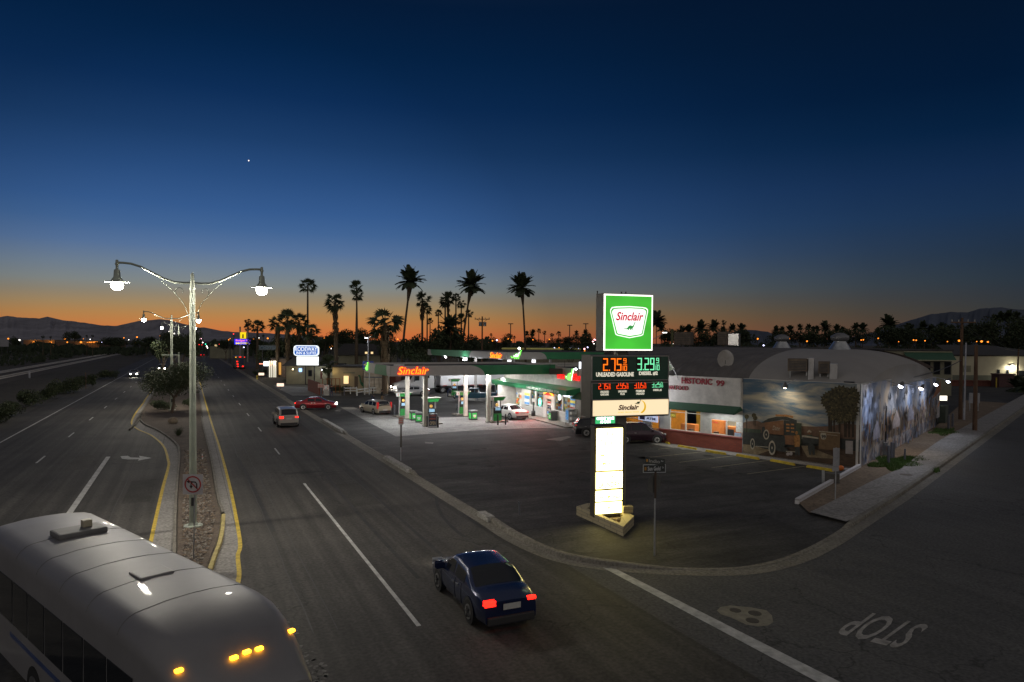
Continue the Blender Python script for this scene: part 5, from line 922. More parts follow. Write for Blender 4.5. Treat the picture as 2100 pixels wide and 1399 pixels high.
# ---------------------------------------------------------------- boulevard street lamps
lampg = M('lamp_post_green_grey', (.36, .40, .34), .5, .15, var=.1); bulb = E('lamp_bulb', (1., .93, .80), 55)
def street_lamp(x, y, label, light=1600, arm=2.75):
    t = thing('street_lamp', label, 'street lamp', (x, y, .12), TH, 'street lamps along the median')
    mb = MB(); pr_ = [(.15, 0), (.15, 1.5), (.125, 6), (.10, 10.25)]; n = 16; vs = []
    for r, z in pr_:
        for i in range(n*2): a = math.pi*i/n; q = r*(1 if i % 2 else .86); vs.append((q*math.cos(a), q*math.sin(a), z))
    m2 = n*2; mb.add(vs, [(j*m2+i, j*m2+(i+1) % m2, (j+1)*m2+(i+1) % m2, (j+1)*m2+i) for j in range(3) for i in range(m2)], lampg); mb.build('pole', t)
    mb = MB(); mb.cyl((0, 0, 0), (0, 0, .05), .38, lampg, n=20); mb.cyl((0, 0, .05), (0, 0, .16), .2, lampg, .16, 16); mb.build('base_plate', t)
    mb = MB(); mb.lathe([(.11, 10.0), (.12, 10.03), (.09, 10.1), (.1, 10.35), (.075, 10.4), (.07, 10.6), (.04, 10.68), (0, 10.72)], lampg, 12); mb.build('finial', t); mb = MB(); mb.box(-.07, .07, -.165, -.12, .9, 1.25, dark); mb.build('hand_hole', t)
    for s in (-1, 1):
        pts = [(s*(.0+arm*q), 0, 10.28 + z) for q, z in ((.0, 0), (.12, -.02), (.25, 0), (.4, .14), (.55, .36), (.7, .58), (.82, .68), (.92, .70), (1.0, .70))]; mb = MB(); mb.tube([Vector(p) for p in pts], [.05]*5+[.045]*4, lampg, 8); a_ = mb.build('arm', t)
        mb = MB(); cx = s*.55; sc = [(s*.1, 0, 8.3), (s*.16, 0, 8.9), (s*.34, 0, 9.4), (s*.6, 0, 9.75), (s*.62, 0, 9.98), (s*.48, 0, 10.06), (s*.36, 0, 9.98), (s*.38, 0, 9.84)]; mb.tube(catmull([Vector(p) for p in sc], 3), .012, lampg, 5); mb.tube([Vector((s*.6, 0, 9.75)), Vector((s*.85, 0, 10.05)), Vector((s*1.15, 0, 10.3))], .012, lampg, 5); mb.build('scroll', a_)
        hx_ = s*arm; mb = MB(); mb.lathe([(.0, 11.1), (.05, 11.08), (.06, 10.95), (.085, 10.93), (.05, 10.86), (.05, 10.72), (.11, 10.68), (.13, 10.4), (.2, 10.3), (.22, 10.24), (.47, 10.2), (.47, 10.185), (.2, 10.19)], lampg, 20, (hx_, 0, 0)); h_ = mb.build('lamp_shade', t); mb = MB(); mb.lathe([(.2, 10.18), (.23, 10.08), (.20, 9.95), (.11, 9.88), (0, 9.86)], bulb, 16, (hx_, 0, 0)); mb.build('globe', h_)
        point((hx_, 0, 9.72), light, (1., .92, .78), .2, t)
    return t
g1 = G(396, 1085); street_lamp(g1.x, g1.y, 'tall twin arm street lamp nearest the camera with both globes lit'); 
p2 = A(352, 700, 76.5); street_lamp(p2.x, p2.y, 'second twin arm street lamp, its foot behind the median tree')
p3 = A(366.5, 700, 126); street_lamp(p3.x, p3.y, 'third street lamp, its lower pole hidden by median trees'); 
pm1 = UV(-22, 0); street_lamp(pm1.x, pm1.y, 'unseen street lamp added behind the camera on the near side of the junction', 750)  # added lamp out of view, continues the median row and lights the ground
# cross arm sign on lamp two
mb = MB(); mb.box(-1.0, 1.0, -.02, .02, -.04, .04, lampg); 
t = thing('banner_bracket', 'pale horizontal bar fixed across the second lamp post', 'bracket', (p2.x, p2.y-.2, A(352, 728, 76.5).z), 0); mb.build('bar', t)

# no-turn sign in the median
g = G(397, 1147, .12); t = thing('no_turn_sign', 'square white no left or U turn sign on a thin post in the median', 'traffic sign', (g.x, g.y, .12), 0)
zc = A(401, 993, g.y).z-.12; mb = MB(); mb.cyl((0, 0, 0), (0.06, 0, zc+.3), .022, MATS['galv_post']); mb.build('post', t); h = .36
mb = MB(); mb.box(-h, h, -.04, -.032, zc-h, zc+h, M('sign_sheet_white', (.50, .48, .50), .5), .003); mb.build('plate', t)
rg = M('sign_ring_red', (.38, .03, .03), .5); mb = MB(); n = 28; vs = []
for i in range(n): a = 2*math.pi*i/n; vs += [(.30*math.cos(a), -.044, zc+.30*math.sin(a)), (.25*math.cos(a), -.044, zc+.25*math.sin(a))]
mb.add(vs, [(2*i, 2*((i+1) % n), 2*((i+1) % n)+1, 2*i+1) for i in range(n)], rg); mb.xz([(-.20, zc+.17), (-.17, zc+.20), (.20, zc-.17), (.17, zc-.20)], -.050, -.047, rg); mb.build('red_ring', t)
bk = M('sign_black', (.02, .02, .02), .5, var=0); mb = MB(); mb.tube([Vector((.14, -.045, zc-.14)), Vector((.14, -.045, zc+.02)), Vector((.1, -.045, zc+.08)), Vector((0, -.045, zc+.09)), Vector((-.06, -.045, zc+.04)), Vector((-.06, -.045, zc-.05))], .022, bk, 6); mb.xz([(-.12, zc-.05), (0, zc-.05), (-.06, zc-.16)], -.05, -.042, bk); mb.xz([(-.22, zc+.10), (-.12, zc+.17), (-.12, zc+.03)], -.05, -.042, bk); mb.box(-.13, -.02, -.049, -.043, zc+.08, zc+.115, bk); mb.build('arrows', t)
# ---------------------------------------------------------------- vehicles
rub = M('tyre_rubber', (.018, .018, .018), .85, var=0); rimm = M('alloy_rim', (.5, .5, .5), .35, .9, var=0); plast = M('dark_trim', (.03, .03, .032), .6, var=0); cabin = M('cabin_dark', (.03, .03, .03), .8, var=0)
tail_on = E('tail_lamp_on', (1., .012, .006), 4.5); tail_dim = M('tail_lamp_red', (.5, .02, .02), .3, em=(.6, .01, .01), es=.35, var=0, far=True); head_on = E('head_lamp_on', (1., .93, .8), 30); head_off = M('head_lamp_clear', (.55, .56, .58), .15, var=0)
plate_m = M('number_plate', (.5, .5, .48), .5, var=.1, sc_=20)
def lerp_t(tab, x):
    if x <= tab[0][0]: return tab[0][1]
    for (a, p), (b, q) in zip(tab, tab[1:]):
        if x <= b: t = (x-a)/(b-a); t2 = t*t*(3-2*t)*.35+t*.65; return p+(q-p)*t2
    return tab[-1][1]
def car(spec, paint, label, pos, head, lights='off', name='parked_car', cat='car', rim=None, z=.03, group=None, tilt=0):
    """front towards local -Y ... length along Y; head = world angle of the car's forward direction"""
    L_, W_, top, belt, R_ = spec['L'], spec['W'], spec['top'], spec['belt'], spec.get('R', .32); g0, g1 = spec['glass']      # greenhouse from x=g0 (front foot) to g1 (rear foot), roof between r0..r1
    r0, r1 = spec['roof']; zc = spec.get('clear', .2); tum = spec.get('tum', .28)
    t = thing(name, label, cat, (pos[0], pos[1], z), head - math.pi/2, group)
    def sec(x, off=0.):
        q = abs(2*x/L_); w = W_/2*(1-.05*q**3-.09*max(0, q-.82)/.18*(q > .82)); zt = lerp_t(top, x); zb = lerp_t(belt, x); gh = zt-zb > .06
        wr = w*.955-tum*max(0, zt-zb) if gh else w*.9
        return [(w*.88, zc+.03), (w*.985+off, zc+.14), (w+off, (zc+zb)/2+.05), (w*.985+off, zb-.06), (w*.955+off, zb+off*.3)] + ([(wr+off+.02, zt-.07), (wr-.07, zt-.005+off), (wr*.5, zt+.025+off), (0, zt+.035+off)] if gh else [(w*.93+off*.5, zb+.015+off), (w*.8, max(zt, zb+.02)+off), (w*.42, max(zt, zb+.02)+.025+off), (0, max(zt, zb+.02)+.03+off)])
    xs = sorted(set([-L_/2+L_*i/30 for i in range(31)] + [g0, r0, r1, g1])); ns = 9
    mb = MB(); ring = []
    for x in xs:
        s_ = sec(x); ring.append([(-p[0], x, p[1]) for p in s_] + [(p[0], x, p[1]) for p in s_[-2::-1]])
    m_ = len(ring[0]); vs = [p for r in ring for p in r]; mb.add(vs, [(i*m_+j, i*m_+j+1, (i+1)*m_+j+1, (i+1)*m_+j) for i in range(len(xs)-1) for j in range(m_-1)], paint, True)
    for r in (0, len(xs)-1): mb.add(ring[r], [tuple(range(m_))], paint, False)
    mb.add([(-W_*.42, -L_/2+.2, zc+.03), (W_*.42, -L_/2+.2, zc+.03), (W_*.42, L_/2-.2, zc+.03), (-W_*.42, L_/2-.2, zc+.03)], [(0, 1, 2, 3)], plast); body = mb.build('body', t)
    # note local y runs rear(-) .. front(+): front of car at +Y
    def gl(xa, xb, ia, ib, name_, n=6, inset=.0, mirror=True, mat=glassd):
        for sgn in ((1, -1) if mirror else (1,)):
            mb = MB(); vs = []; 
            for k in range(n+1):
                x = xa+(xb-xa)*k/n; s_ = sec(x, .008); pts = [(p[0], x, p[1]) for p in s_]
                if mirror: a, b = Vector(pts[ia]), Vector(pts[ib]); vs += [(sgn*(a.lerp(b, .12)).x, x, a.lerp(b, .12).z), (sgn*(a.lerp(b, .92)).x, x, a.lerp(b, .92).z)]
                else: full = [(-p[0]*.93, x, p[2]+.004) for p in pts[ia:]] + [(p[0]*.93, x, p[2]+.004) for p in pts[ia:][::-1][1:]]; vs += full
            w_ = 2 if mirror else (len(vs)//(n+1)); mb.add(vs, [(i*w_+j, i*w_+j+1, (i+1)*w_+j+1, (i+1)*w_+j) for i in range(n) for j in range(w_-1)], mat, True); mb.build(name_, t)
    gl(g0-.06, r0-.05, 5, 8, 'windscreen', mirror=False) if False else None
    # windscreen and rear glass follow the sloping loft
    def slope(xa, xb, nm):
        n = 6; vs = []
        for k in range(n+1):
            x = xa+(xb-xa)*k/n; s_ = sec(x, .012); p = s_[5:]; f_ = [(-q[0]*.95, x, q[1]) for q in p] + [(q[0]*.95, x, q[1]) for q in p[::-1][1:]]; vs += f_
        w_ = len(vs)//(n+1); mb = MB(); mb.add(vs, [(i*w_+j, i*w_+j+1, (i+1)*w_+j+1, (i+1)*w_+j) for i in range(n) for j in range(w_-1)], glassd, True); mb.build(nm, t)
    slope(g0-.08*abs(g0-r0)-.0, r0+.03, 'windscreen'); slope(g1+.1*abs(g1-r1), r1-.03, 'rear_window')
    cuts = spec.get('pillars', (r0+.1, (r0+r1)/2, r1-.1)); 
    for a, b in zip(cuts, cuts[1:]): gl(a-.05, b+.05, 4, 5, 'side_window', 5)
    # wheels
    for sx in (-1, 1):
        for wy in spec['axles']:
            mb = MB(); x = sx*(W_/2-.10); mb.cyl((x-sx*.11, wy, R_), (x+sx*.105, wy, R_), R_, rub, n=18); wh = mb.build('wheel', t); mb = MB(); mb.cyl((x+sx*.106, wy, R_), (x+sx*.118, wy, R_), R_*.66, rim or rimm, n=14)
            for k in range(5): a = 2*math.pi*k/5; mb.cyl((x+sx*.119, wy, R_), (x+sx*.124, wy+R_*.5*math.cos(a), R_+R_*.5*math.sin(a)), .035, plast, n=4)
            mb.build('rim', wh); mb = MB(); mb.cyl((x+sx*.098, wy, R_+.03), (x+sx*.102, wy, R_+.03), R_*1.18, plast, n=18); mb.build('wheel_arch', t)
    # lamps, bumper, plate
    zl = spec.get('lampz', (.62, .82)); fz = spec.get('headz', (.55, .70)); w = W_/2
    ta = spec.get('tall')
    for sx in (-1, 1):
        mb = MB(); y = -L_/2
        if ta: mb.box(sx*w*.80, sx*w*.965, y+.02, y+.20, ta[0], ta[1], tail_dim if lights != 'on' else tail_on, .02)
        else: mb.box(sx*w*.56, sx*w*.86, y-.025, y+.1, zl[0], zl[1], tail_on if lights != 'off' else tail_dim, .03)
        mb.build('tail_light', t); mb = MB(); mb.box(sx*w*.52, sx*w*.82, -y-.1, -y+.035, fz[0], fz[1], head_on if lights == 'on' else head_off, .03); mb.build('headlight', t)
        mb = MB(); mb.box(sx*(w-.02), sx*(w+.17), g0-.35, g0-.22, lerp_t(belt, g0)-.02, lerp_t(belt, g0)+.14, paint, .03); mb.build('mirror', t)
        for hy in ((r0+r1)/2+.05, r1+.3): mb = MB(); mb.box(sx*(w-.005), sx*(w+.025), hy, hy+.16, lerp_t(belt, hy)-.14, lerp_t(belt, hy)-.11, rimm); mb.build('door_handle', t)
    MB().box(-w*.8, w*.8, -L_/2-.06, -L_/2+.1, zc+.05, zc+.28, spec.get('bump', plast), .04).build('bumper', t); MB().box(-w*.8, w*.8, L_/2-.1, L_/2+.05, zc+.05, zc+.26, spec.get('bump', plast), .04).build('bumper', t)
    MB().box(-.26, .26, -L_/2-.075, -L_/2-.062, zl[0]-.14, zl[0]+.02, plate_m).build('number_plate', t); MB().box(-w*.5, w*.5, L_/2-.02, L_/2+.02, fz[0]-.06, fz[0]+.1, plast).build('grille', t)
    if name == 'moving_car':
        spot((0, L_/2+.12, .68), (0, L_/2+14, 0), 170, (1., .9, .72), 75, .9, .12, t)
        for sx in (-1, 1):
            for dy in ((r0+r1)/2+.02, g0-.25, r1+.05):
                s_ = sec(dy, .004); mb = MB(); mb.tube([Vector((sx*p[0], dy, p[1])) for p in s_[1:5]], .007, plast, 4); mb.build('door_seam', t)
    return t
def paintm(n, c, r=.28, m=.3, coat=.6): return M(n, c, r, m, var=0, coat=coat)
def S_sedan(): return dict(L=4.75, W=1.82, top=[(-2.37, .86), (-2.0, .98), (-1.55, 1.02), (-.85, 1.38), (.3, 1.45), (1.25, 1.0), (1.9, .86), (2.37, .66)][:], belt=[(-2.37, .80), (-1.6, .96), (0, .93), (1.3, .90), (2.37, .60)], glass=(1.3, -1.6), roof=(.35, -.8), axles=(1.42, -1.38), R=.33, lampz=(.74, .86), headz=(.58, .72), pillars=(.75, -.05, -.95))
def S_wagon(): return dict(L=4.7, W=1.80, top=[(-2.35, .95), (-2.2, 1.0), (-1.85, 1.46), (-.9, 1.52), (.35, 1.50), (1.3, .98), (2.0, .86), (2.35, .66)], belt=[(-2.35, .90), (0, .92), (1.3, .90), (2.35, .60)], glass=(1.35, -2.28), roof=(.4, -1.85), axles=(1.4, -1.36), R=.32, tall=(.72, 1.38), pillars=(.85, -.05, -.95, -1.8))
def S_suv(h=1.75, L_=4.6): return dict(L=L_, W=1.9, top=[(-L_/2, 1.05), (-L_/2+.12, 1.12), (-L_/2+.42, h-.08), (-.6, h), (.45, h-.04), (1.2, 1.12), (1.85, 1.02), (L_/2, .78)], belt=[(-L_/2, 1.0), (0, 1.04), (1.25, 1.02), (L_/2, .72)], glass=(1.25, -L_/2+.08), roof=(.5, -L_/2+.42), axles=(1.42, -1.38), R=.37, lampz=(.92, 1.04), headz=(.7, .9), pillars=(.85, 0, -.95, -L_/2+.5), tum=.22)
def S_hatch(): return dict(L=3.95, W=1.73, top=[(-1.97, .98), (-1.85, 1.05), (-1.62, 1.52), (-.6, 1.60), (.35, 1.58), (1.15, 1.05), (1.7, .92), (1.97, .72)], belt=[(-1.97, .98), (0, .98), (1.2, .98), (1.97, .66)], glass=(1.2, -1.92), roof=(.4, -1.62), axles=(1.25, -1.22), R=.32, lampz=(.7, .92), headz=(.62, .8), pillars=(.75, -.0, -.8, -1.55), tum=.2)
silver = paintm('silver_paint', (.42, .43, .45)); gold_ = paintm('champagne_paint', (.40, .36, .27)); whitec = paintm('pearl_white_paint', (.62, .62, .60)); plum = paintm('dark_plum_paint', (.045, .022, .035), .22); bluec = paintm('deep_blue_paint', (.010, .022, .075), .25); redc = paintm('red_car_paint', (.30, .012, .02), .25); silverg = paintm('warm_silver_paint', (.40, .37, .33), .3); tealp = paintm('teal_blue_paint', (.02, .09, .15), .3); blackp = paintm('black_car_paint', (.012, .012, .015), .25)
RH = math.pi/2 + TH          # world heading of the boulevard away from the camera
def at(px, py, z=0.): return G(px, py, z)
car(S_wagon(), gold_, 'champagne estate car with tall red tail lights parked left of the pumps', at(769, 848), RH+.22)
g = at(1046, 858); car(S_sedan(), whitec, 'white sedan parked beside the right pump with its boot towards the road', g, RH+.12)
g = at(845, 812); car(S_sedan(), silver, 'silver sedan with open view of its side standing in front of the semi truck', g, math.pi+.35, lights='off')
b_ = at(972, 1208); b_ = Vector((-.95, 20.9, 0)); 
bs = S_sedan(); bs['W'] = 1.78; bs['lampz'] = (.80, .90); car(bs, bluec, 'dark blue car with glowing red tail lights driving away in the near lane', (b_.x, b_.y), RH-.02, lights='rear', name='moving_car', z=0.)
g = at(583, 876); car(S_suv(1.78, 4.9), silverg, 'silver SUV with red tail lights driving away along the boulevard', (g.x-.4, g.y+1.6), RH, lights='rear', name='moving_car', z=0.)
g = at(637, 841); rc = S_sedan(); rc['L'] = 4.6; car(rc, redc, 'red coupe turning off the boulevard into the station driveway', (g.x+.4, g.y+.9), rad(10), lights='on', name='moving_car', z=0.)
g = at(1320, 911); h_ = math.atan2((Ra-Sc).y, (Ra-Sc).x)+math.pi/2-rad(52); car(S_hatch(), plum, 'dark plum boxy hatchback parked nose in beside the restaurant window', (g.x-.2, g.y+.9), rad(2), rim=M('wheel_cover', (.45, .45, .44), .5, var=.1))
g = at(1232, 898); car(S_suv(1.6, 4.5), blackp, 'black car with red roof trim mostly hidden behind the pylon sign', (g.x+.1, g.y+1.2), rad(5))
g = at(262, 773); car(S_sedan(), silver, 'oncoming car with two bright yellowish headlights on the left carriageway', (g.x+.3, g.y+2), RH+math.pi, lights='on', name='moving_car', z=0.)
for sx in (-.6, .6):
    pass
g = at(318, 762); car(S_suv(), blackp, 'oncoming dark vehicle with blue-white headlights farther up the left carriageway', (g.x+.8, g.y+2), RH+math.pi, lights='on', name='moving_car', z=0.)
g = at(415, 731); car(S_sedan(), blackp, 'far car with two small red tail lights ahead on the boulevard', (g.x, g.y), RH, lights='on', name='moving_car', z=0.)
for k, (x, y, l) in enumerate(((8, 718, 'pale car at the left end of the row across the tracks'), (20, 719, 'second dark car in the row across the tracks'), (31, 720, 'small dark car third in the row across the tracks'), (44, 720, 'bluish car at the right end of the row across the tracks'))):
    g = at(x, y); car(S_sedan(), [silver, blackp, blackp, silver][k], l, (g.x, g.y), RH+1.2, group='cars parked across the railway')
# blue pickup with an open door
def pickup():
    g = at(975, 824); t = thing('pickup_truck', 'teal blue pickup with open door and black grille guard at the far pumps', 'pickup truck', (g.x, g.y+.3, .03), math.pi+.1 - math.pi/2)
    mb = MB(); mb.box(-.95, .95, -2.8, -.6, .55, 1.18, tealp, .05); mb.box(-.95, .95, -.6, 1.2, .5, 1.15, tealp, .04); mb.box(-.93, .93, 1.2, 2.75, .55, 1.12, tealp, .08); mb.build('body', t)
    mb = MB(); r = [(-.6, 1.15, .9), (-.45, 1.78, .78), (.75, 1.78, .78), (1.3, 1.15, .9)]; vs = []
    for y, z, w in r: vs += [(-w, y, z), (w, y, z)]
    mb.add(vs, [(0, 2, 3, 1), (2, 4, 5, 3), (4, 6, 7, 5), (0, 6, 4, 2), (1, 3, 5, 7)], tealp); mb.build('cab', t)
    mb = MB(); mb.add([(-.8, 1.26, 1.2), (.8, 1.26, 1.2), (.7, .83, 1.72), (-.7, .83, 1.72)], [(0, 1, 2, 3)], glassd); o = mb.build('windscreen', t); o.location = (0, .02, .01)
    for s in (-1, 1):
        for ya, yb in ((.2, .95), (-.4, .12)): mb = MB(); mb.add([(s*.89, ya, 1.2), (s*.89, yb, 1.2), (s*.80, yb-.12 if yb > .5 else yb, 1.70), (s*.80, ya, 1.70)], [(0, 1, 2, 3)], glassd); mb.build('side_window', t)
        for wy in (1.9, -1.8): mb = MB(); mb.cyl((s*.72, wy, .38), (s*.97, wy, .38), .38, rub, n=18); wh = mb.build('wheel', t); mb = MB(); mb.cyl((s*.972, wy, .38), (s*.985, wy, .38), .22, rimm, n=12); mb.build('rim', wh)
        MB().box(s*.55, s*.88, 2.74, 2.79, .75, .95, head_off).build('headlight', t); MB().box(s*.75, s*.94, -2.83, -2.79, .75, 1.05, tail_dim).build('tail_light', t)
    mb = MB(); mb.tube([Vector((-.7, 2.95, .5)), Vector((-.7, 2.95, 1.2)), Vector((.7, 2.95, 1.2)), Vector((.7, 2.95, .5))], .035, black); mb.box(-.95, .95, 2.76, 2.92, .42, .62, black, .02); mb.build('grille_guard', t)
    mb = MB(); mb.box(0, 1.0, -.03, .03, .0, .62, tealp, .02); mb.add([(0.02, 0, .62), (.95, 0, .62), (.8, 0, 1.16), (.1, 0, 1.16)], [(0, 1, 2, 3)], glassd); mb.build('open_door', t, (.95, .95, .52), rad(-40)); MB().box(-.85, .85, -2.7, -.7, 1.1, 1.12, cabin).build('bed', t)
pickup()
# semi truck
def semi():
    g = at(806, 817); hd = math.atan2(-.09, -1); t = thing('semi_truck', 'white semi truck with chrome grille and long white trailer crossing behind the pumps', 'semi truck', (-18.0, 103.2, .02), rad(116))
    wt = paintm('truck_white', (.62, .62, .63), .35, .1); chrome = M('chrome', (.7, .7, .72), .12, 1., var=0); tr = M('trailer_white', (.78, .79, .82), .55, .0, var=.03, sc_=.6)
    # local +Y is forward (world about -X); origin near the front bumper
    mb = MB(); prof = [(0, .6, 1.35), (-.05, 1.0, 1.45), (-.25, 1.65, 1.35), (-1.6, 2.0, 1.9), (-2.4, 2.15, 2.05)]; vs = []
    for y, z, w in prof: vs += [(-w/2, y, .75), (-w/2, y, z-.15), (-w/2+.2, y, z), (w/2-.2, y, z), (w/2, y, z-.15), (w/2, y, .75)]
    mb.add(vs, [(i*6+j, i*6+j+1, (i+1)*6+j+1, (i+1)*6+j) for i in range(4) for j in range(5)], wt, True); mb.add(vs[:6], [tuple(range(6))], wt); mb.build('hood', t)
    mb = MB(); mb.box(-.45, .45, .0, .06, .75, 1.6, dark)
    for k in range(7): mb.box(-.43+k*.13, -.40+k*.13, .061, .075, .78, 1.57, chrome)
    mb.build('grille', t); MB().box(-1.2, 1.2, -.1, .25, .35, .72, wt, .08).build('bumper', t)
    for s in (-1, 1): mb = MB(); mb.ball((s*.92, .0, 1.05), .17, head_on, 10, (1, .6, .8)); mb.build('headlight', t); mb = MB(); mb.box(s*.7, s*1.2, -2.0, -.25, .45, 1.05, wt, .15); mb.build('fender', t)
    mb = MB(); vs = []
    for y, z, w in ((-2.4, 2.0, 2.2), (-2.9, 3.0, 2.2), (-4.0, 3.15, 2.3)): vs += [(-w/2, y, .8), (-w/2+.05, y, z), (w/2-.05, y, z), (w/2, y, .8)]
    mb.add(vs, [(0, 1, 5, 4), (1, 2, 6, 5), (2, 3, 7, 6), (4, 5, 9, 8), (5, 6, 10, 9), (6, 7, 11, 10), (0, 3, 2, 1)], wt); mb.box(-1.2, 1.2, -6.2, -4.0, .85, 3.7, wt, .08); mb.build('cab', t)
    mb = MB(); mb.add([(-1.0, -2.48, 2.12), (1.0, -2.48, 2.12), (.98, -2.86, 2.85), (-.98, -2.86, 2.85)], [(0, 1, 2, 3)], glassd); mb.build('windscreen', t, (0, .03, .01))
    for s in (-1, 1): MB().box(s*1.13, s*1.165, -3.8, -3.0, 2.05, 2.8, glassd).build('side_window', t); MB().box(s*1.21, s*1.225, -5.4, -4.9, 2.4, 2.9, glassd).build('sleeper_window', t); MB().box(s*1.25, s*1.5, -2.95, -2.85, 1.9, 2.7, chrome, .02).build('mirror', t); mb = MB(); mb.cyl((s*.95, -6.5, .9), (s*.95, -6.5, 3.9), .09, chrome); mb.build('exhaust', t); mb = MB(); mb.cyl((s*1.12, -3.4, .62), (s*1.12, -5.4, .62), .32, chrome, n=14); mb.build('fuel_tank', t)
    mb = MB(); mb.box(-1.28, 1.28, -22.5, -7.2, 1.25, 4.05, tr, .03); mb.build('trailer', t); mb = MB(); mb.box(-1.29, 1.29, -22.5, -7.19, 1.12, 1.24, alum); 
    for k in range(10): mb.box(1.291, 1.30, -8.2-k*1.5, -7.6-k*1.5, 1.14, 1.22, redb); mb.box(-1.30, -1.291, -8.2-k*1.5, -7.6-k*1.5, 1.14, 1.22, redb)
    mb.build('trailer_rail', t); MB().box(-.45, .45, -9.6, -2.2, .6, .85, black).build('frame', t)
    for wy in (-.95, -7.6, -8.95, -20, -21.3):
        for s in (-1, 1): mb = MB(); mb.cyl((s*.78, wy, .52), (s*1.2, wy, .52), .52, rub, n=20); wh = mb.build('wheel', t); mb = MB(); mb.cyl((s*1.201, wy, .52), (s*1.215, wy, .52), .30, chrome, n=16); mb.cyl((s*1.21, wy, .52), (s*1.26, wy, .52), .1, chrome, n=10); mb.build('rim', wh)
semi()
# shuttle coach passing close below the camera
def coach():
    wt = M('coach_white', (.21, .205, .21), .5, .0, var=.10, sc_=.5, coat=.12); amb = E('amber_marker', (1., .36, .01), 12)
    fr = A(555, 1322, 11.0); a = Vector((.76, -.65, 0)); c_ = Vector((-3.92, 10.78, 0)); rz = math.atan2(a.y, a.x) - math.pi/2
    t = thing('shuttle_coach', 'white coach with rounded roof and amber marker lights turning close below the camera', 'coach', (c_.x, c_.y, 0), rz)
    # local +Y forward; nose at y=0
    W_ = 2.5; L_ = 11.6; prof = []
    def secc(y):
        q = max(0, min(1, -y/2.2)); k = math.sin(q*math.pi/2); top = 2.35+.92*k**.8; w = W_/2*(.70+.30*k**.7); r = max(0, min(1, (y+L_)/.7)); zb0 = 2.08 if y > -1.0 else .45; k2 = math.sin(r*math.pi/2)**.5 if r < 1 else 1
        top *= .9+.1*k2; w *= .9+.1*k2; R = .42; pts = [(-w*(.8 if zb0 > 1 else 1), zb0), (-w-.01, max(1.4, zb0+.1)), (-w, max(top-R, zb0+.15))]
        for i in range(1, 7): an = math.pi/2*i/6; pts.append((-w+R*(1-math.cos(an)), max(top-R, zb0+.15)+(top-max(top-R, zb0+.15))*math.sin(an)))
        pts += [(-w*.35, top+.05), (0, top+.065)]
        return [(x, y, z) for x, z in pts] + [(-x, y, z) for x, z in pts[-2::-1]]
    ys = [0, -.08, -.2, -.4, -.65, -.95, -1.001, -1.3, -1.7, -2.2, -3, -4, -5, -6, -7, -8, -10, -10.9, -11.1, -11.3, -11.45, -11.55, -11.6]; R_ = [secc(y) for y in ys]; m_ = len(R_[0]); mb = MB(); mb.add([p for r in R_ for p in r], [(i*m_+j, i*m_+j+1, (i+1)*m_+j+1, (i+1)*m_+j) for i in range(len(ys)-1) for j in range(m_-1)], wt, True); mb.add(R_[0], [tuple(range(m_))], wt); mb.add(R_[-1], [tuple(range(m_))], wt); mb.build('body', t)
    for x, z, y in ((-.22, 2.78, -.58), (0, 2.8, -.58), (.22, 2.78, -.58), (.98, 2.76, -.85), (-.98, 2.76, -.85)):
        mb = MB(); mb.box(x-.06, x+.06, y, y+.08, z+.05, z+.10, amb, .015); mb.build('marker_light', t)
    MB().box(-1.12, 1.12, -1.6, -.95, .45, 2.07, wt, .1).build('cab', t); mb = MB(); mb.add([(-1.02, -.93, 1.15), (1.02, -.93, 1.15), (1.02, -.93, 2.02), (-1.02, -.93, 2.02)], [(0, 1, 2, 3)], glassd); mb.build('windscreen', t); MB().box(-.95, .95, -.95, .55, .45, 1.12, wt, .18).build('hood', t)
    for k in range(8):
        for s in (-1, 1): y = -1.9-k*1.15; mb = MB(); mb.box(s*(W_/2+.002), s*(W_/2+.02), y-1.08, y, 1.45, 2.45, glassd, .004); mb.build('side_window', t)
    for s in (-1, 1): mb = MB(); mb.box(s*(W_/2+.005), s*(W_/2+.015), -9, -.9, 1.12, 1.22, M('coach_stripe', (.05, .08, .2), .4)); mb.build('stripe', t)
    for wy in (-1.7, -7.2):
        for s in (-1, 1): mb = MB(); mb.cyl((s*.95, wy, .48), (s*1.27, wy, .48), .48, rub, n=20); wh = mb.build('wheel', t); mb = MB(); mb.cyl((s*1.272, wy, .48), (s*1.29, wy, .48), .28, rimm, n=14); mb.build('rim', wh)
    for y in (-2.6, -4.1, -5.6, -7.1, -8.6):
        mb = MB(); mb.tube([Vector(p) for p in secc(y)[3:-3]], .008, M('seam_grey', (.12, .12, .12), .7), 4); mb.build('roof_seam', t)
    mb = MB(); mb.box(-.32, .32, -4.6, -4.0, 3.31, 3.37, wt, .03); mb.build('roof_hatch', t)
    mb = MB(); mb.box(-.55, .5, -8.9, -8.2, 3.31, 3.45, M('hatch_grey', (.14, .14, .14), .6), .05); mb.box(-.3, -.1, -8.7, -8.5, 3.45, 3.62, M('hatch_cream', (.4, .36, .26), .5), .02); mb.build('rooftop_cooler', t)
coach()
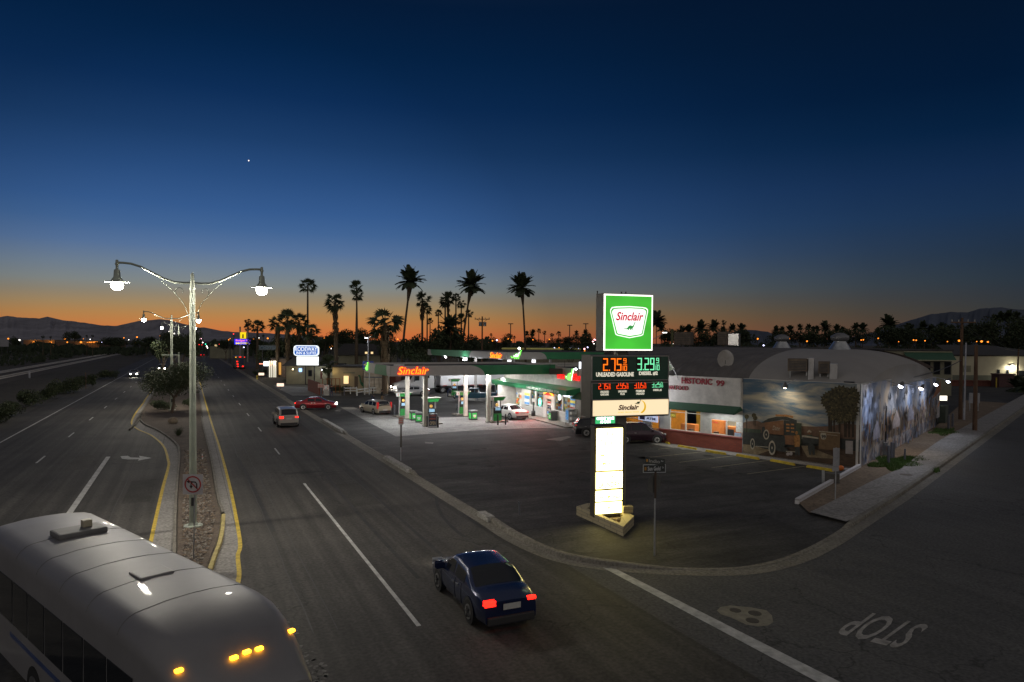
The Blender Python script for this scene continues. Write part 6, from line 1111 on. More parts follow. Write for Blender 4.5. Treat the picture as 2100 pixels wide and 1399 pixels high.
# transit bus far ahead
def bus():
    g = at(488, 757); t = thing('transit_bus', 'dark transit bus seen from behind with red and amber lights at the kerb', 'bus', (g.x+.6, g.y, 0), TH); mb = MB(); mb.box(-1.35, 1.35, 0, 11, .4, 3.5, M('bus_grey', (.09, .09, .10), .4, .1), .12); mb.build('body', t); mb = MB(); mb.box(-.2, .95, -.02, -.002, 1.3, 2.9, M('bus_panel_blue', (.02, .03, .09), .3)); mb.build('rear_panel', t)
    for x, z, s, m_ in ((-1.1, 3.3, .15, orneon), (0, 3.35, .3, redneon), (1.15, 3.3, .12, redneon), (-.75, 2.1, .18, tail_on), (-.65, 1.4, .18, tail_on), (-.6, .75, .18, tail_on), (.7, .75, .18, tail_on)): mb = MB(); mb.box(x-s, x+s, -.06, -.01, z-.11, z+.11, m_); mb.build('tail_light', t)
    for s in (-1, 1):
        for wy in (2.5, 8.5): mb = MB(); mb.cyl((s*1.0, wy, .48), (s*1.36, wy, .48), .48, rub); mb.build('wheel', t)
bus()

# ---------------------------------------------------------------- fuel dispensers, island furniture
def dispenser(pos, rz, label, high=2.55):
    t = thing('fuel_dispenser', label, 'fuel pump', (pos[0], pos[1], .03), rz, 'fuel dispensers under the canopy')
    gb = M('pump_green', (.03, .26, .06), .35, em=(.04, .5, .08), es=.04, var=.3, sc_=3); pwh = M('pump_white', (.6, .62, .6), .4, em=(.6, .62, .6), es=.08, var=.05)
    MB().box(-.95, .95, -.7, .7, -.01, .14, kerbm, .03).build('island', t); MB().box(-.42, .42, -.26, .26, .14, .85, gb, .03).build('lower_panel', t); MB().box(-.40, .40, -.24, .24, .852, 1.5, black, .02).build('cabinet', t)
    for s in (-1, 1):
        mb = MB(); mb.box(-.28, .28, s*.242, s*.252, 1.18, 1.46, M('pump_screen', (.3, .5, .65), .3, em=(.35, .6, .8), es=.4, var=.3, sc_=14)); mb.build('display', t)
        mb = MB(); mb.box(s*.36, s*.46, -.10, .10, .142, 2.15, greym, .02); mb.build('upright', t)
        mb = MB(); mb.tube([Vector((s*.3, .26, 1.0)), Vector((s*.5, .4, .6)), Vector((s*.55, .42, .35)), Vector((s*.5, .4, .9)), Vector((s*.44, .2, 1.7))], .018, rub, 6); mb.build('hose', t); mb = MB(); mb.box(s*.12, s*.32, -.29, -.255, .9, 1.12, plast, .02); mb.build('nozzle', t)
    mb = MB(); mb.cyl((0, -.02, 1.72), (0, .02, 1.72), .15, M('round_badge', (.6, .35, .1), .4, em=(1., .55, .12), es=.7, var=0), n=16); mb.cyl((0, 0, 1.5), (0, 0, 1.6), .03, dark); mb.build('badge', t)
    mb = MB(); mb.add([(-.85, -.3, 2.5), (.85, -.3, 2.5), (.55, -.3, 2.15), (-.55, -.3, 2.15), (-.85, .3, 2.5), (.85, .3, 2.5), (.55, .3, 2.15), (-.55, .3, 2.15)], [(0, 1, 2, 3), (4, 7, 6, 5), (3, 2, 6, 7), (0, 3, 7, 4), (1, 5, 6, 2)], gb); mb.box(-.9, .9, -.34, .34, 2.5, 2.58, M('pump_top', (.50, .48, .42), .5), .01); mb.build('head_canopy', t)
    mb = MB(); mb.box(-.88, -.5, -.36, -.345, 2.18, 2.52, pwh); mb.build('number_card', t); text('card_lettering', '5', -.76, -.62, 2.27, 2.43, pr, t, y=-.362, bold=.03, ext=.004); return t
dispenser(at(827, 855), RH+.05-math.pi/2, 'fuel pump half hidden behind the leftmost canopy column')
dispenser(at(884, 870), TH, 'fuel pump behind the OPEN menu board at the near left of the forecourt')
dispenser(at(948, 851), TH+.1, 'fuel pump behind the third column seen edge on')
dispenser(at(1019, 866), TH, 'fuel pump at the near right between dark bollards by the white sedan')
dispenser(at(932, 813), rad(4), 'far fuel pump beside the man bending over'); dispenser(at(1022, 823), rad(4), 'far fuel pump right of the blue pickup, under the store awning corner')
def bollard(px, py, label, h=1.0, r=.075, mat=black, z=.03, grp='bollards around the station'):
    g = at(px, py, z); t = thing('bollard', label, 'bollard', (g.x, g.y, z), 0, grp); mb = MB(); mb.cyl((0, 0, 0), (0, 0, h), r, mat, n=10); mb.ball((0, 0, h), r, mat, 8, (1, 1, .5)); mb.build('post', t)
bl_grey = M('bollard_grey', (.12, .125, .15), .5)
bollard(876, 876, 'black bollard left of the OPEN board'); bollard(898, 877, 'black bollard right of the OPEN board'); bollard(1021, 872, 'black bollard left of the two at the right pump'); bollard(1037, 871, 'black bollard by the front wheel side of the white sedan'); bollard(809, 852, 'grey bollard beside the champagne estate car', 1.1, .09, bl_grey); bollard(938, 850, 'grey bollard left of the third canopy column', 1.1, .09, bl_grey); bollard(996, 857, 'black bollard behind the fourth column')
bollard(706, 811, 'dark post by the white rail fence', 1.1, .09, bl_grey)
bollard(1822, 950, 'dark grey bollard in the grass nearest the mural corner', 1.15, .09, bl_grey, .1); bollard(1828.5, 942, 'taller dark bollard just behind the first one in the grass', 1.15, .09, bl_grey, .1); bollard(1832, 938, 'dark bollard closest to the mural wall in the grass', 1., .09, bl_grey, .1); bollard(1855.5, 945, 'short dark bollard at the outer edge of the grass', .8, .06, bl_grey, .1)
bollard(1945, 880, 'dark bollard in front of the green utility cabinet', 1.25, .1, bl_grey, .1); bollard(1953.5, 875, 'dark bollard beside the green utility cabinet edge', 1.25, .1, bl_grey, .1)
t = thing('menu_board', 'dark framed A-board with red lettering and OPEN between two bollards', 'sign board', tuple(at(887, 877, .03)), TH-.1)
mb = MB(); mb.box(-.42, .42, -.05, .05, .1, 1.3, alum, .01); mb.box(-.38, .38, -.06, -.052, .16, 1.26, M('board_navy', (.03, .045, .09), .4, var=.2)); mb.box(-.42, .42, -.2, .2, .0, .09, alum); mb.build('panel', t)
for s, z in (('FOOD', 1.02), ('MENU', .74)): text('lettering', s, -.30, .30, z, z+.18, M('board_red', (.4, .12, .08), .5), t, y=-.066, bold=.05, ext=.004)
text('lettering', 'OPEN', -.30, .30, .25, .6, M('board_tan', (.45, .38, .25), .5), t, y=-.066, bold=.05, ext=.004)
# wheel stops, ball, small signs in the lot
for k, (a, b) in enumerate((((1366, 909), (1374, 913)), ((1390, 916.5), (1429, 923.5)), ((1447, 926.5), (1489, 933)), ((1510, 935), (1557, 943)), ((1580, 945.5), (1630, 955)), ((1654, 958), (1709, 967.5)))):
    p, q = at(*a, .02), at(*b, .02)
    if k == 0: q = p + (q-p).normalized()*.9
    d_ = q-p; L_ = d_.length; t = thing('wheel_stop', ['short visible end of a yellow wheel stop under the plum hatchback', 'yellow wheel stop nearest the plum hatchback', 'yellow wheel stop under the right restaurant window', 'yellow wheel stop at the left end of the painted mural', 'yellow wheel stop below the middle of the lorry mural', 'yellow wheel stop nearest the orange ball'][k], 'wheel stop', (p.x, p.y, .02), math.atan2(d_.y, d_.x), 'yellow wheel stops along the restaurant'); mb = MB(); yw = M('stop_yellow', (.55, .40, .02), .7, var=.25, sc_=4)
    vs = []; 
    for x, e_ in ((0, .0), (.08, 1), (L_-.08, 1), (L_, 0)): vs += [(x, -.09, 0), (x, -.05, .13*e_+.03), (x, .05, .13*e_+.03), (x, .09, 0)]
    mb.add(vs, [(i*4+j, i*4+j+1, (i+1)*4+j+1, (i+1)*4+j) for i in range(3) for j in range(3)] + [(0, 1, 2, 3), (12, 13, 14, 15)], yw); mb.build('block', t)
g = at(1725, 965.5, .02); o = MB().ball((0, 0, .17), .17, M('ball_orange', (.65, .16, .02), .45, var=.1), 14).build('ball', None, (g.x, g.y, .02)); tag(o, 'orange ball resting at the foot of the lorry mural', 'ball')
def sign_post(px, py, top_py, label, cat, name, fn, z=.03, rz=0, r=.03, h=None):
    g = at(px, py, z); t = thing(name, label, cat, (g.x, g.y, z), rz); H_ = h or (A(px, top_py, g.y).z - z); MB().cyl((0, 0, 0), (0, 0, H_), r, MATS['galv_post'], n=8).build('post', t); fn(t, H_, 1400/g.y); return t
shw = M('sign_back', (.34, .34, .36), .5, .3, var=.15)
def fA(t, H_, k): MB().box(-.16, .16, -.035, -.02, H_-.95, H_-.02, shw, .004).build('plate', t); MB().box(-.2, .14, -.05, -.036, H_-1.2, H_-.97, shw, .004).build('small_plate', t)
sign_post(1713, 1027, 918, 'bare metal sign post with two small grey plates in the dirt verge', 'sign post', 'parking_sign', fA, .1)
def fB(t, H_, k):
    MB().box(-.18, .18, -.035, -.02, H_-.52, H_-.0, M('notice_cream', (.40, .35, .33), .5), .004).build('plate', t); 
    for s, z in (('NO', .38), ('TRUCK', .24), ('PARKING', .1)): text('lettering', s, -.13, .13, H_-.52+z, H_-.52+z+.08, pr, t, y=-.038, bold=.03, ext=.003)
    MB().box(-.05, .05, -.045, .0, .9, H_-.53, M('brown_post', (.06, .05, .04), .7)).build('post_sleeve', t)
sign_post(822, 945, 855, 'small cream notice with red writing on a post at the driveway kerb', 'notice sign', 'notice_sign', fB, .03, rz=TH)
o = thing('utility_post', 'short thin grey post standing alone in the lot left of the pylon', 'post', tuple(at(1066, 1056, .03)), 0); MB().cyl((0, 0, 0), (-.05, 0, .62), .035, bl_grey, n=8).build('shaft', o)
t = thing('delineator', 'thin white and red marker stick in the median gravel', 'marker post', tuple(at(415, 942, .12)), 0); MB().cyl((0, 0, 0), (0, 0, .35), .03, M('marker_white', (.5, .48, .48), .5), n=8).build('stick', t); MB().cyl((0, 0, .15), (0, 0, .2), .032, pr, n=8).build('red_band', t)
# low white kerb wall from the mural corner out to the side street
a, b = at(1634, 1031, .1), Vector((C0.x, C0.y, .1)); d_ = b-a; t = thing('low_block_wall', 'low white painted block wall running from the mural corner towards the side street', 'wall', (a.x, a.y, .02), math.atan2(d_.y, d_.x)); MB().box(0, d_.length-.05, -.1, .1, 0, .28, brick_mat('white_block', (.55, .54, .56), (.5, .49, .51), (.35, .34, .35), .6, .2, .015), .015).build('blocks', t)
g = at(1713, 990, .1); t = thing('utility_box', 'rusty dark meter box straddling the low white wall', 'utility box', (g.x-.05, g.y+.1, .02), rth+.4); MB().box(-.45, .3, -.2, .2, 0, .62, M('box_dark', (.07, .065, .06), .6, var=.2), .02).build('cabinet', t); MB().box(-.62, -.47, -.15, .15, 0, .7, steel).build('side_post', t)
# ---------------------------------------------------------------- people
skin_ = M('skin', (.35, .2, .14), .6, var=.05); denim = M('denim', (.03, .045, .10), .9, var=.15); tanc = M('tan_trousers', (.30, .20, .10), .9, var=.1); darkj = M('dark_jacket', (.018, .02, .022), .9, var=.2); olive = M('olive_shirt', (.06, .055, .035), .9); pinks = M('pink_shirt', (.35, .13, .11), .9); hairm = M('dark_hair', (.02, .015, .012), .8); shoe = M('shoe', (.03, .03, .03), .6)
def person(px, py, label, shirt, trou, face, pose='walk', z=.03):
    g = G(px, py, z); t = thing('person', label, 'person', (g.x, g.y, z), face)
    J = dict(pel=(0, 0, .93), chest=(0, .0, 1.25), neck=(0, 0, 1.50), head=(0, .02, 1.64), crown=(0, .0, 1.76))
    for s, n_ in ((-1, 'L'), (1, 'R')):
        st = s*(.20 if pose == 'walk' else .04)
        J.update({'hip'+n_: (s*.10, 0, .90), 'kne'+n_: (s*.11, st*.6+.04, .49), 'ank'+n_: (s*.12, st*1.25-.02, .08), 'toe'+n_: (s*.13, st*1.25+.16, .035), 'sho'+n_: (s*.19, 0, 1.43), 'elb'+n_: (s*.25, -st*.5, 1.15), 'wri'+n_: (s*.26, -st*.7+.12, .90), 'han'+n_: (s*.26, -st*.7+.17, .82)})
    if pose == 'bend':
        for k, (y, z_) in dict(chest=(.24, 1.13), neck=(.42, 1.24), head=(.54, 1.25), crown=(.65, 1.27), shoL=(.36, 1.17), shoR=(.36, 1.17), elbL=(.40, .90), elbR=(.40, .90), wriL=(.56, .74), wriR=(.56, .74), hanL=(.63, .68), hanR=(.63, .68)).items(): J[k] = (J[k][0], y, z_)
    B = [('pel', 'chest', 's'), ('chest', 'neck', 's'), ('neck', 'head', 'k'), ('head', 'crown', 'k')] + [(a+n_, b+n_, m_) for n_ in 'LR' for a, b, m_ in (('hip', 'kne', 't'), ('kne', 'ank', 't'), ('ank', 'toe', 'f'), ('sho', 'elb', 's'), ('elb', 'wri', 's'), ('wri', 'han', 'k'))] + [('pel', 'hip'+n_, 't') for n_ in 'LR'] + [('chest', 'sho'+n_, 's') for n_ in 'LR']
    Rr = dict(pel=.15, chest=.165, neck=.06, head=.10, crown=.075, hip=.095, kne=.065, ank=.045, toe=.04, sho=.075, elb=.05, wri=.032, han=.038)
    ks_ = list(J); me = bpy.data.meshes.new('body'); me.from_pydata([J[k] for k in ks_], [(ks_.index(a), ks_.index(b)) for a, b, _ in B], []); o = bpy.data.objects.new('body', me); COL.objects.link(o)
    sk = o.modifiers.new('s', 'SKIN'); su = o.modifiers.new('u', 'SUBSURF'); su.levels = 1; su.render_levels = 1
    for i, k in enumerate(ks_): r = Rr[k] if k in Rr else Rr[k[:-1]]; me.skin_vertices[0].data[i].radius = (r, r*.8)
    me.skin_vertices[0].data[0].use_root = True
    bpy.context.view_layer.update(); m2 = bpy.data.meshes.new_from_object(o.evaluated_get(bpy.context.evaluated_depsgraph_get())); bpy.data.objects.remove(o)
    mats = {'s': shirt, 't': trou, 'k': skin_, 'f': shoe}; mb = MB()
    segs = [(Vector(J[a]), Vector(J[b]), m_) for a, b, m_ in B]
    def near(c):
        best = None
        for a, b, m_ in segs: d_ = b-a; q = max(0, min(1, (c-a).dot(d_)/max(1e-6, d_.length_squared))); e_ = (a+d_*q-c).length; best = (e_, m_) if best is None or e_ < best[0] else best
        return best[1]
    vs = [v.co.copy() for v in m2.vertices]
    for p in m2.polygons: c = p.center; mb.m(mats[near(c)])
    k0 = len(mb.v); mb.v += [tuple(v) for v in vs]
    for p in m2.polygons: mb.f.append(list(p.vertices)); mb.mi.append(mb.m(mats[near(p.center)])); mb.sm.append(True)
    bpy.data.meshes.remove(m2)
    for n_, s in (('L', -1), ('R', 1)):           # fingers, thumb, ears and nose grow from the same body mesh
        h = Vector(J['han'+n_]); w = Vector(J['wri'+n_]); d_ = (h-w).normalized(); sd = Vector((0, 1, 0))
        for q in range(4): a = h+sd*(-.027+.018*q); mb.tube([a, a+d_*.045, a+d_*(.075+.008*(q in (1, 2)))+Vector((-s*.012, 0, 0))], [.010, .009, .007], skin_, 5)
        a = w.lerp(h, .5)+sd*.03; mb.tube([a, a+sd*.03+d_*.03, a+sd*.035+d_*.06], [.011, .010, .008], skin_, 5)
        hd = Vector(J['head']); mb.ball(hd+Vector((s*.078, 0, 0)), .022, skin_, 6, (.5, .8, 1.2)); mb.ball(hd+Vector((s*.032, .082, .02)), .011, shoe, 6)
    hd = Vector(J['head']); mb.ball(hd+Vector((0, .092, -.01)), .018, skin_, 6); mb.box(-.025, .025, hd.y+.082, hd.y+.09, hd.z-.052, hd.z-.044, pinks)
    mb.build('body', t); mb = MB(); c = Vector(J['head']).lerp(Vector(J['crown']), .55); mb.ball((c.x, c.y-.02, c.z), .105, hairm, 10, (.95, 1.02, .95)); mb.build('hair', t); return t
person(680, 816, 'person in dark jacket and blue jeans standing beside the drive-in notice boards', darkj, denim, rad(200), 'stand')
person(764, 825, 'person in dark olive top and jeans walking behind the champagne estate car', olive, denim, rad(-60))
person(783, 827, 'person in black jacket and tan trousers walking behind the estate car', darkj, tanc, rad(-70))
person(918, 814, 'person in denim bending over beside the far fuel pump', denim, denim, rad(-100), 'bend')
person(978, 822, 'person in pink shirt standing at the open door of the blue pickup', pinks, denim, rad(20), 'stand')

# ---------------------------------------------------------------- palms, trees, shrubs
leafp = M('palm_leaf', (.045, .062, .028), .7, var=.3, sc_=1.5); leafd = M('dry_frond', (.12, .085, .045), .9, var=.3); trunkp = M('palm_trunk', (.10, .075, .05), .95, var=.3, sc_=3, bump=.5, stretch=(1, 1, 6))
def frond_fan(mb, base, dirv, L_, r, mat):
    d = dirv.normalized(); up = Vector((0, 0, 1)); side = d.cross(up); side = side.normalized() if side.length > .05 else Vector((1, 0, 0)); nn = side.cross(d); ro = rad(r.uniform(-45, 45)); side = side*math.cos(ro)+nn*math.sin(ro)
    c = base + d*L_*.5; mb.add([(base+side*.03)[:], (base-side*.03)[:], (c-side*.03)[:], (c+side*.03)[:]], [(0, 1, 2, 3)], mat)
    for k in range(11):
        a = rad(-80+16*k + r.uniform(-4, 4)); l = L_*.62*(1-.18*abs(k-5)/5)*r.uniform(.88, 1.08); e = (d*math.cos(a)+side*math.sin(a)); tip = c+e*l*.78; tip2 = tip + e*l*.18 + Vector((0, 0, -l*.20)); w = side*math.cos(a)*.05*L_ - d*math.sin(a)*.05*L_; m_ = c+e*l*.45
        mb.add([c[:], (m_+w)[:], tip2[:], (m_-w)[:]], [(0, 1, 2, 3)], mat)
def frond_date(mb, base, az, el, L_, r, mat):
    n = 9; pts = []; p = base.copy(); d = Vector((math.cos(az)*math.cos(el), math.sin(az)*math.cos(el), math.sin(el)))
    for k in range(n+1): pts.append(p.copy()); p += d*L_/n; d.z -= .085+.03*k/n*(1.2-el); d.normalize()
    side = Vector((-math.sin(az), math.cos(az), 0))
    for k in range(1, n+1):
        for q in (0, .5):
            c = pts[k-1].lerp(pts[k], q); w = L_*.22*math.sin(math.pi*min(1, (k+q)/(n+1.3))**.7)+.05; t = (pts[k]-pts[k-1]).normalized()
            for s in (-1, 1): e = (side*s*.8+t*.55+Vector((0, 0, -.22+.25*r.random()))).normalized(); mb.add([(c-t*.075)[:], (c+t*.075)[:], (c+e*w*1.25+t*.03)[:], (c+e*w*1.25-t*.03)[:]], [(0, 1, 2, 3)], mat)
    mb.tube(pts, [.03*L_/3]*(n+1), mat, 3)
def palm_crown_mesh(kind, seed):
    r = random.Random(seed); mb = MB()
    if kind == 'fan':          # unit: crown radius ~1
        for k in range(27):
            el = rad(r.choice((75, 60, 45, 30, 15, 0, -15, -35, -50)) + r.uniform(-8, 8)); az = r.uniform(0, 6.283); frond_fan(mb, Vector((0, 0, 0)), Vector((math.cos(az)*math.cos(el), math.sin(az)*math.cos(el), math.sin(el))), 1.08*r.uniform(.72, 1.22), r, leafp)
    elif kind == 'date':
        for k in range(40): frond_date(mb, Vector((0, 0, 0)), r.uniform(0, 6.283), rad(r.choice((80, 62, 48, 35, 20, 5, -12)) + r.uniform(-8, 8)), 1.25*r.uniform(.85, 1.1), r, leafp)
    me = mb.build('crown_src'); m = me.data; bpy.data.objects.remove(me); return m
CR = {k: [palm_crown_mesh(k, 10+i) for i in range(3)] for k in ('fan', 'date')}
npalm = [0]
def palm(cx, cy, rpx, Y, label, kind='fan', bx=None, shag=0., tr=.2, group=None, by=None, bulge=0, cat='palm tree'):
    npalm[0] += 1; c = A(cx, cy, Y); b = A(bx if bx is not None else cx, 700, Y); t = thing('palm_tree' if kind != 'date' else 'date_palm', label, cat, (b.x, b.y, 0), 0, group); r = rpx*Y/1400; dx = c.x-b.x; H_ = c.z
    crown = bpy.data.objects.new('crown', CR[kind][npalm[0] % 3]); COL.objects.link(crown); crown.parent = t; crown.location = (dx, 0, H_); crown.scale = (r, r, r); crown.rotation_euler = (0, 0, rnd.uniform(0, 6.28))
    mb = MB(); pts = []; rr = []; tr = min(tr, r*.16+.03) if kind != 'date' or r < 2 else tr*.52
    qs = [0, .05, .2, .35, .5, .65, .8, .9, .94, .965, 1.0] if H_ > 9 else [0, .2, .5, .8, 1.]
    for q in qs: pts.append(Vector((dx*(q**1.6), 0, H_*q))); rr.append(tr*(1.3-.5*q)*(1.25 if q == 0 else 1) + (bulge*r*math.sin(math.pi*max(0, (q-.86)/.14))**.7*.75 if q > .87 and q < 1 else 0))
    mb.tube(pts, rr, trunkp, 8); mb.build('trunk', t)
    if shag:
        mb = MB(); rs = random.Random(npalm[0])
        for k in range(int(150*shag)):
            q = rs.uniform(max(.25, 1-shag*.62), .99); a = rs.uniform(0, 6.28); p = Vector((dx*q**1.6, 0, H_*q)); w = r*.22*rs.uniform(.6, 1.3); o = Vector((math.cos(a), math.sin(a), 0)); s_ = Vector((-math.sin(a), math.cos(a), 0))*r*.10; mb.add([p[:], (p+o*w+s_-Vector((0, 0, r*.15)))[:], (p+o*w*1.1-Vector((0, 0, r*.55)))[:], (p+o*w-s_-Vector((0, 0, r*.15)))[:]], [(0, 1, 2, 3)], leafd)
        mb.build('dry_skirt', t)
    return t
palm(631, 588, 17, 150, 'tall slender fan palm with small tuft, leftmost of the three tall ones', tr=.22)
palm(687, 622, 23, 125, 'shaggy ragged fan palm with thick skirt left of the twin palms', bx=690, shag=.7, tr=.35)
palm(731, 590, 15, 150, 'upper crown of the tall twin fan palms', bx=733, tr=.2); palm(732, 607, 14, 151, 'slightly lower crown of the tall twin fan palms', bx=729, tr=.17)
palm(790, 664, 36, 104, 'big bushy fan palm rising behind the left end of the canopy', shag=.9, tr=.4)
palm(842, 578, 27, 140, 'tall leaning date palm with feathery crown left of centre', 'date', bx=823, tr=.42, bulge=.16)
palm(866, 616, 19, 150, 'fan palm just right of the leaning date palm', shag=.35, tr=.24); palm(876, 636, 11, 190, 'small fan palm tucked under its right neighbour crown', tr=.2); palm(882, 659, 7, 230, 'tiny distant fan palm low in the gap', tr=.2); palm(899, 643, 8.5, 230, 'small lone fan palm in the gap left of the dense cluster', tr=.22)
palm(913, 620, 14, 150, 'left crown of the dense palm cluster', tr=.2); palm(919, 614, 16, 151, 'dense round headed fan palm of the cluster', tr=.28, shag=.2); palm(935, 611, 10, 170, 'slim fan palm right of the dense crown', tr=.2); palm(946, 624, 10, 175, 'slim shorter fan palm at the right of the cluster', tr=.2); palm(946, 655, 12, 165, 'low fan palm beneath the cluster', tr=.22); palm(961, 644, 10, 190, 'small fan palm behind the second leaning date palm', tr=.2)
palm(924, 672, 24, 125, 'wide low palm with spreading fronds under the cluster', 'date', tr=.35)
palm(967, 586, 26, 150, 'second leaning date palm with kinked neck right of the cluster', 'date', bx=944, tr=.42, bulge=.15); palm(1070, 590, 26, 150, 'lone tall date palm curving up left of the green sign', 'date', bx=1079, tr=.38, bulge=.13)
palm(509, 660, 7, 260, 'tall thin palm behind the blue motel sign', tr=.25); palm(508, 672, 8, 262, 'lower thin palm crown behind the blue motel sign', tr=.25); palm(528, 671, 15, 190, 'fan palm just right of the blue motel sign', tr=.4)
palm(569, 664, 19, 150, 'leftmost of three thick palms above the dark motel', shag=.8, tr=.4); palm(590, 657, 22, 145, 'middle and tallest of three thick palms above the dark motel', shag=.9, tr=.42); palm(613, 662, 20, 148, 'rightmost of three thick palms above the dark motel', shag=.8, tr=.4); palm(636, 682, 21, 140, 'broad dark palm behind the white and blue inn sign', shag=.5, tr=.4)
palm(674, 748, 20, 113, 'short green palm lit beside the blank white sign panel', tr=.22); palm(2088, 796, 22, 118, 'low palm shrub beside the lit warehouse at the right edge', 'date', tr=.2); palm(2105, 792, 18, 112, 'dark palm shrub cut off by the right edge', 'date', tr=.2)
far_p = [(1346, 660, 15, 'd'), (1356, 674, 8, 'd'), (1398, 668, 3.5, 'f'), (1398, 681, 8, 'd'), (1412, 679, 9, 'd'), (1438, 673, 11, 'd'), (1464, 671, 10, 'd'), (1484, 661, 5.5, 'f'), (1483, 679, 7, 'd'), (1502, 674, 7, 'd'), (1521, 675, 8, 'd'), (1592, 678, 7, 'd'), (1604, 676, 5, 'd'), (1620, 677, 7, 'd'), (1641, 671, 5.5, 'd'), (1658, 672, 5.5, 'd'), (1668, 676, 5, 'd'), (1676, 674, 5, 'd'), (1692, 671, 9, 'd'), (1716, 675, 7, 'd'), (1726, 677, 6, 'd'), (1755, 672, 7, 'd'), (1769, 674, 8, 'd'), (1800, 680, 6, 'd'), (1823, 665, 13, 'd'), (1864, 676, 9, 'd'), (1893, 671, 9, 'd'), (1910, 677, 8, 'd'), (1931, 673, 8, 'd'), (1952, 678, 8, 'd'), (1990, 674, 9, 'd'), (2028, 676, 8, 'd'), (2052, 652, 9, 'd'), (2068, 649, 9, 'd'), (2082, 652, 9, 'd'), (2040, 655, 7, 'd'), (1007, 686, 3, 'f'), (1043, 687, 4, 'f'), (1048, 688, 4, 'f'), (1055, 691, 3, 'f'), (1081, 684, 4, 'd'), (1092, 683, 6, 'd'), (1105, 678, 4.5, 'f'), (1117, 682, 4.5, 'f'), (1132, 686, 4, 'f'), (1146, 684, 5, 'f'), (1182, 683, 4, 'd'), (1201, 684, 6, 'd'), (1209, 687, 4, 'f'), (540, 688, 3, 'f'), (190, 688, 2.5, 'f'), (178, 689, 2.5, 'f'), (104, 691, 2.5, 'f'), (88, 690, 3, 'f')]
for k, (x, y, r, kd) in enumerate(far_p):
    lb = 'bushy date palm silhouetted in the grove right of the green sign' if 1340 < x < 1800 else 'dark date palm in the grove below the right mountain' if x >= 1800 else 'tiny fan palm on the skyline between the lone date palm and sign' if x > 1000 else 'tiny palm on the far left skyline'
    gp = 'palms on the right skyline' if 1340 < x < 1800 else 'palms below the right mountain' if x >= 1800 else 'tiny palms on the middle skyline' if x > 1000 else 'tiny palms on the left skyline'
    palm(x, y+1, r*(1.35 if kd == 'd' else 1.1), 270+(k*37) % 70, lb, 'fan' if kd == 'f' else 'date', tr=.3, group=gp)
# hanging dead frond of the shaggy palm
leaf1 = M('tree_leaf', (.036, .052, .02), .8, var=.35, sc_=.8); leaf2 = M('tree_leaf_olive', (.05, .056, .022), .8, var=.3, sc_=.8); leaf3 = M('tree_leaf_dark', (.03, .045, .022), .8, var=.3, sc_=.8); bark = M('bark', (.12, .09, .065), .95, var=.3, sc_=3)
def crown_mesh(seed, n, size, lobes=9, flat=.75, mats=(leaf1, leaf2, leaf3)):
    r = random.Random(seed); L_ = [(Vector((r.uniform(-.6, .6), r.uniform(-.6, .6), r.uniform(-.45, .5)*flat)), r.uniform(.28, .52)) for _ in range(lobes)]; mb = MB()
    for k in range(n):
        c, q = r.choice(L_); d = Vector((r.gauss(0, 1), r.gauss(0, 1), r.gauss(0, 1)*.8)).normalized()*q*r.random()**.4*(1.15 if r.random() < .1 else 1); p = c+d
        a = Vector((r.gauss(0, 1), r.gauss(0, 1), r.gauss(0, 1))).normalized()*size*r.uniform(.6, 1.3); b = a.cross(Vector((r.gauss(0, 1), r.gauss(0, 1), r.gauss(0, 1)))).normalized()*size*r.uniform(.4, .8)
        mb.add([(p-a)[:], (p+b)[:], (p+a)[:], (p-b)[:]], [(0, 1, 2, 3)], mats[0] if k % 3 else mats[1 + k % 2])
    o = mb.build('src'); m = o.data; bpy.data.objects.remove(o); return m
CM = [crown_mesh(40+i, 2600, .055, 8+i) for i in range(4)]
ntree = [0]
def tree(cx, cy, rx, ry, Y, label, mesh=None, group=None, name='tree', cat='tree', trunk=True, bx=None):
    ntree[0] += 1; c = A(cx, cy, Y); b = A(bx or cx, 700, Y); t = thing(name, label, cat, (b.x, b.y, 0), 0, group); X = rx*Y/1400; Z = ry*Y/1400; o = bpy.data.objects.new('crown', mesh or CM[ntree[0] % 4]); COL.objects.link(o); o.parent = t; o.location = (c.x-b.x, 0, c.z); o.scale = (X, X*.9, Z*1.25); o.rotation_euler = (0, 0, rnd.uniform(0, 6.28)*(trunk is not None))
    if trunk:
        mb = MB(); top = Vector((c.x-b.x, 0, c.z)); k = top*.45; mb.tube([Vector((0, 0, 0)), k*.6+Vector((.05, 0, 0)), k], [.2, .15, .13], bark, 8)
        for q in range(5): a = rnd.uniform(0, 6.28); mb.tube([k, k.lerp(top, .5)+Vector((math.cos(a), math.sin(a), 0))*X*.25, top+Vector((math.cos(a)*X*.5, math.sin(a)*X*.45, Z*.2*rnd.uniform(-1, 1.5)))], [.1, .07, .03], bark, 6)
        mb.build('trunk', t)
    return t
bigm = crown_mesh(77, 15000, .026, 16, .9)
tree(362, 776, 68, 40, 74, 'leafy median tree with forked pale trunk behind the nearest lamp post', bigm, bx=352)
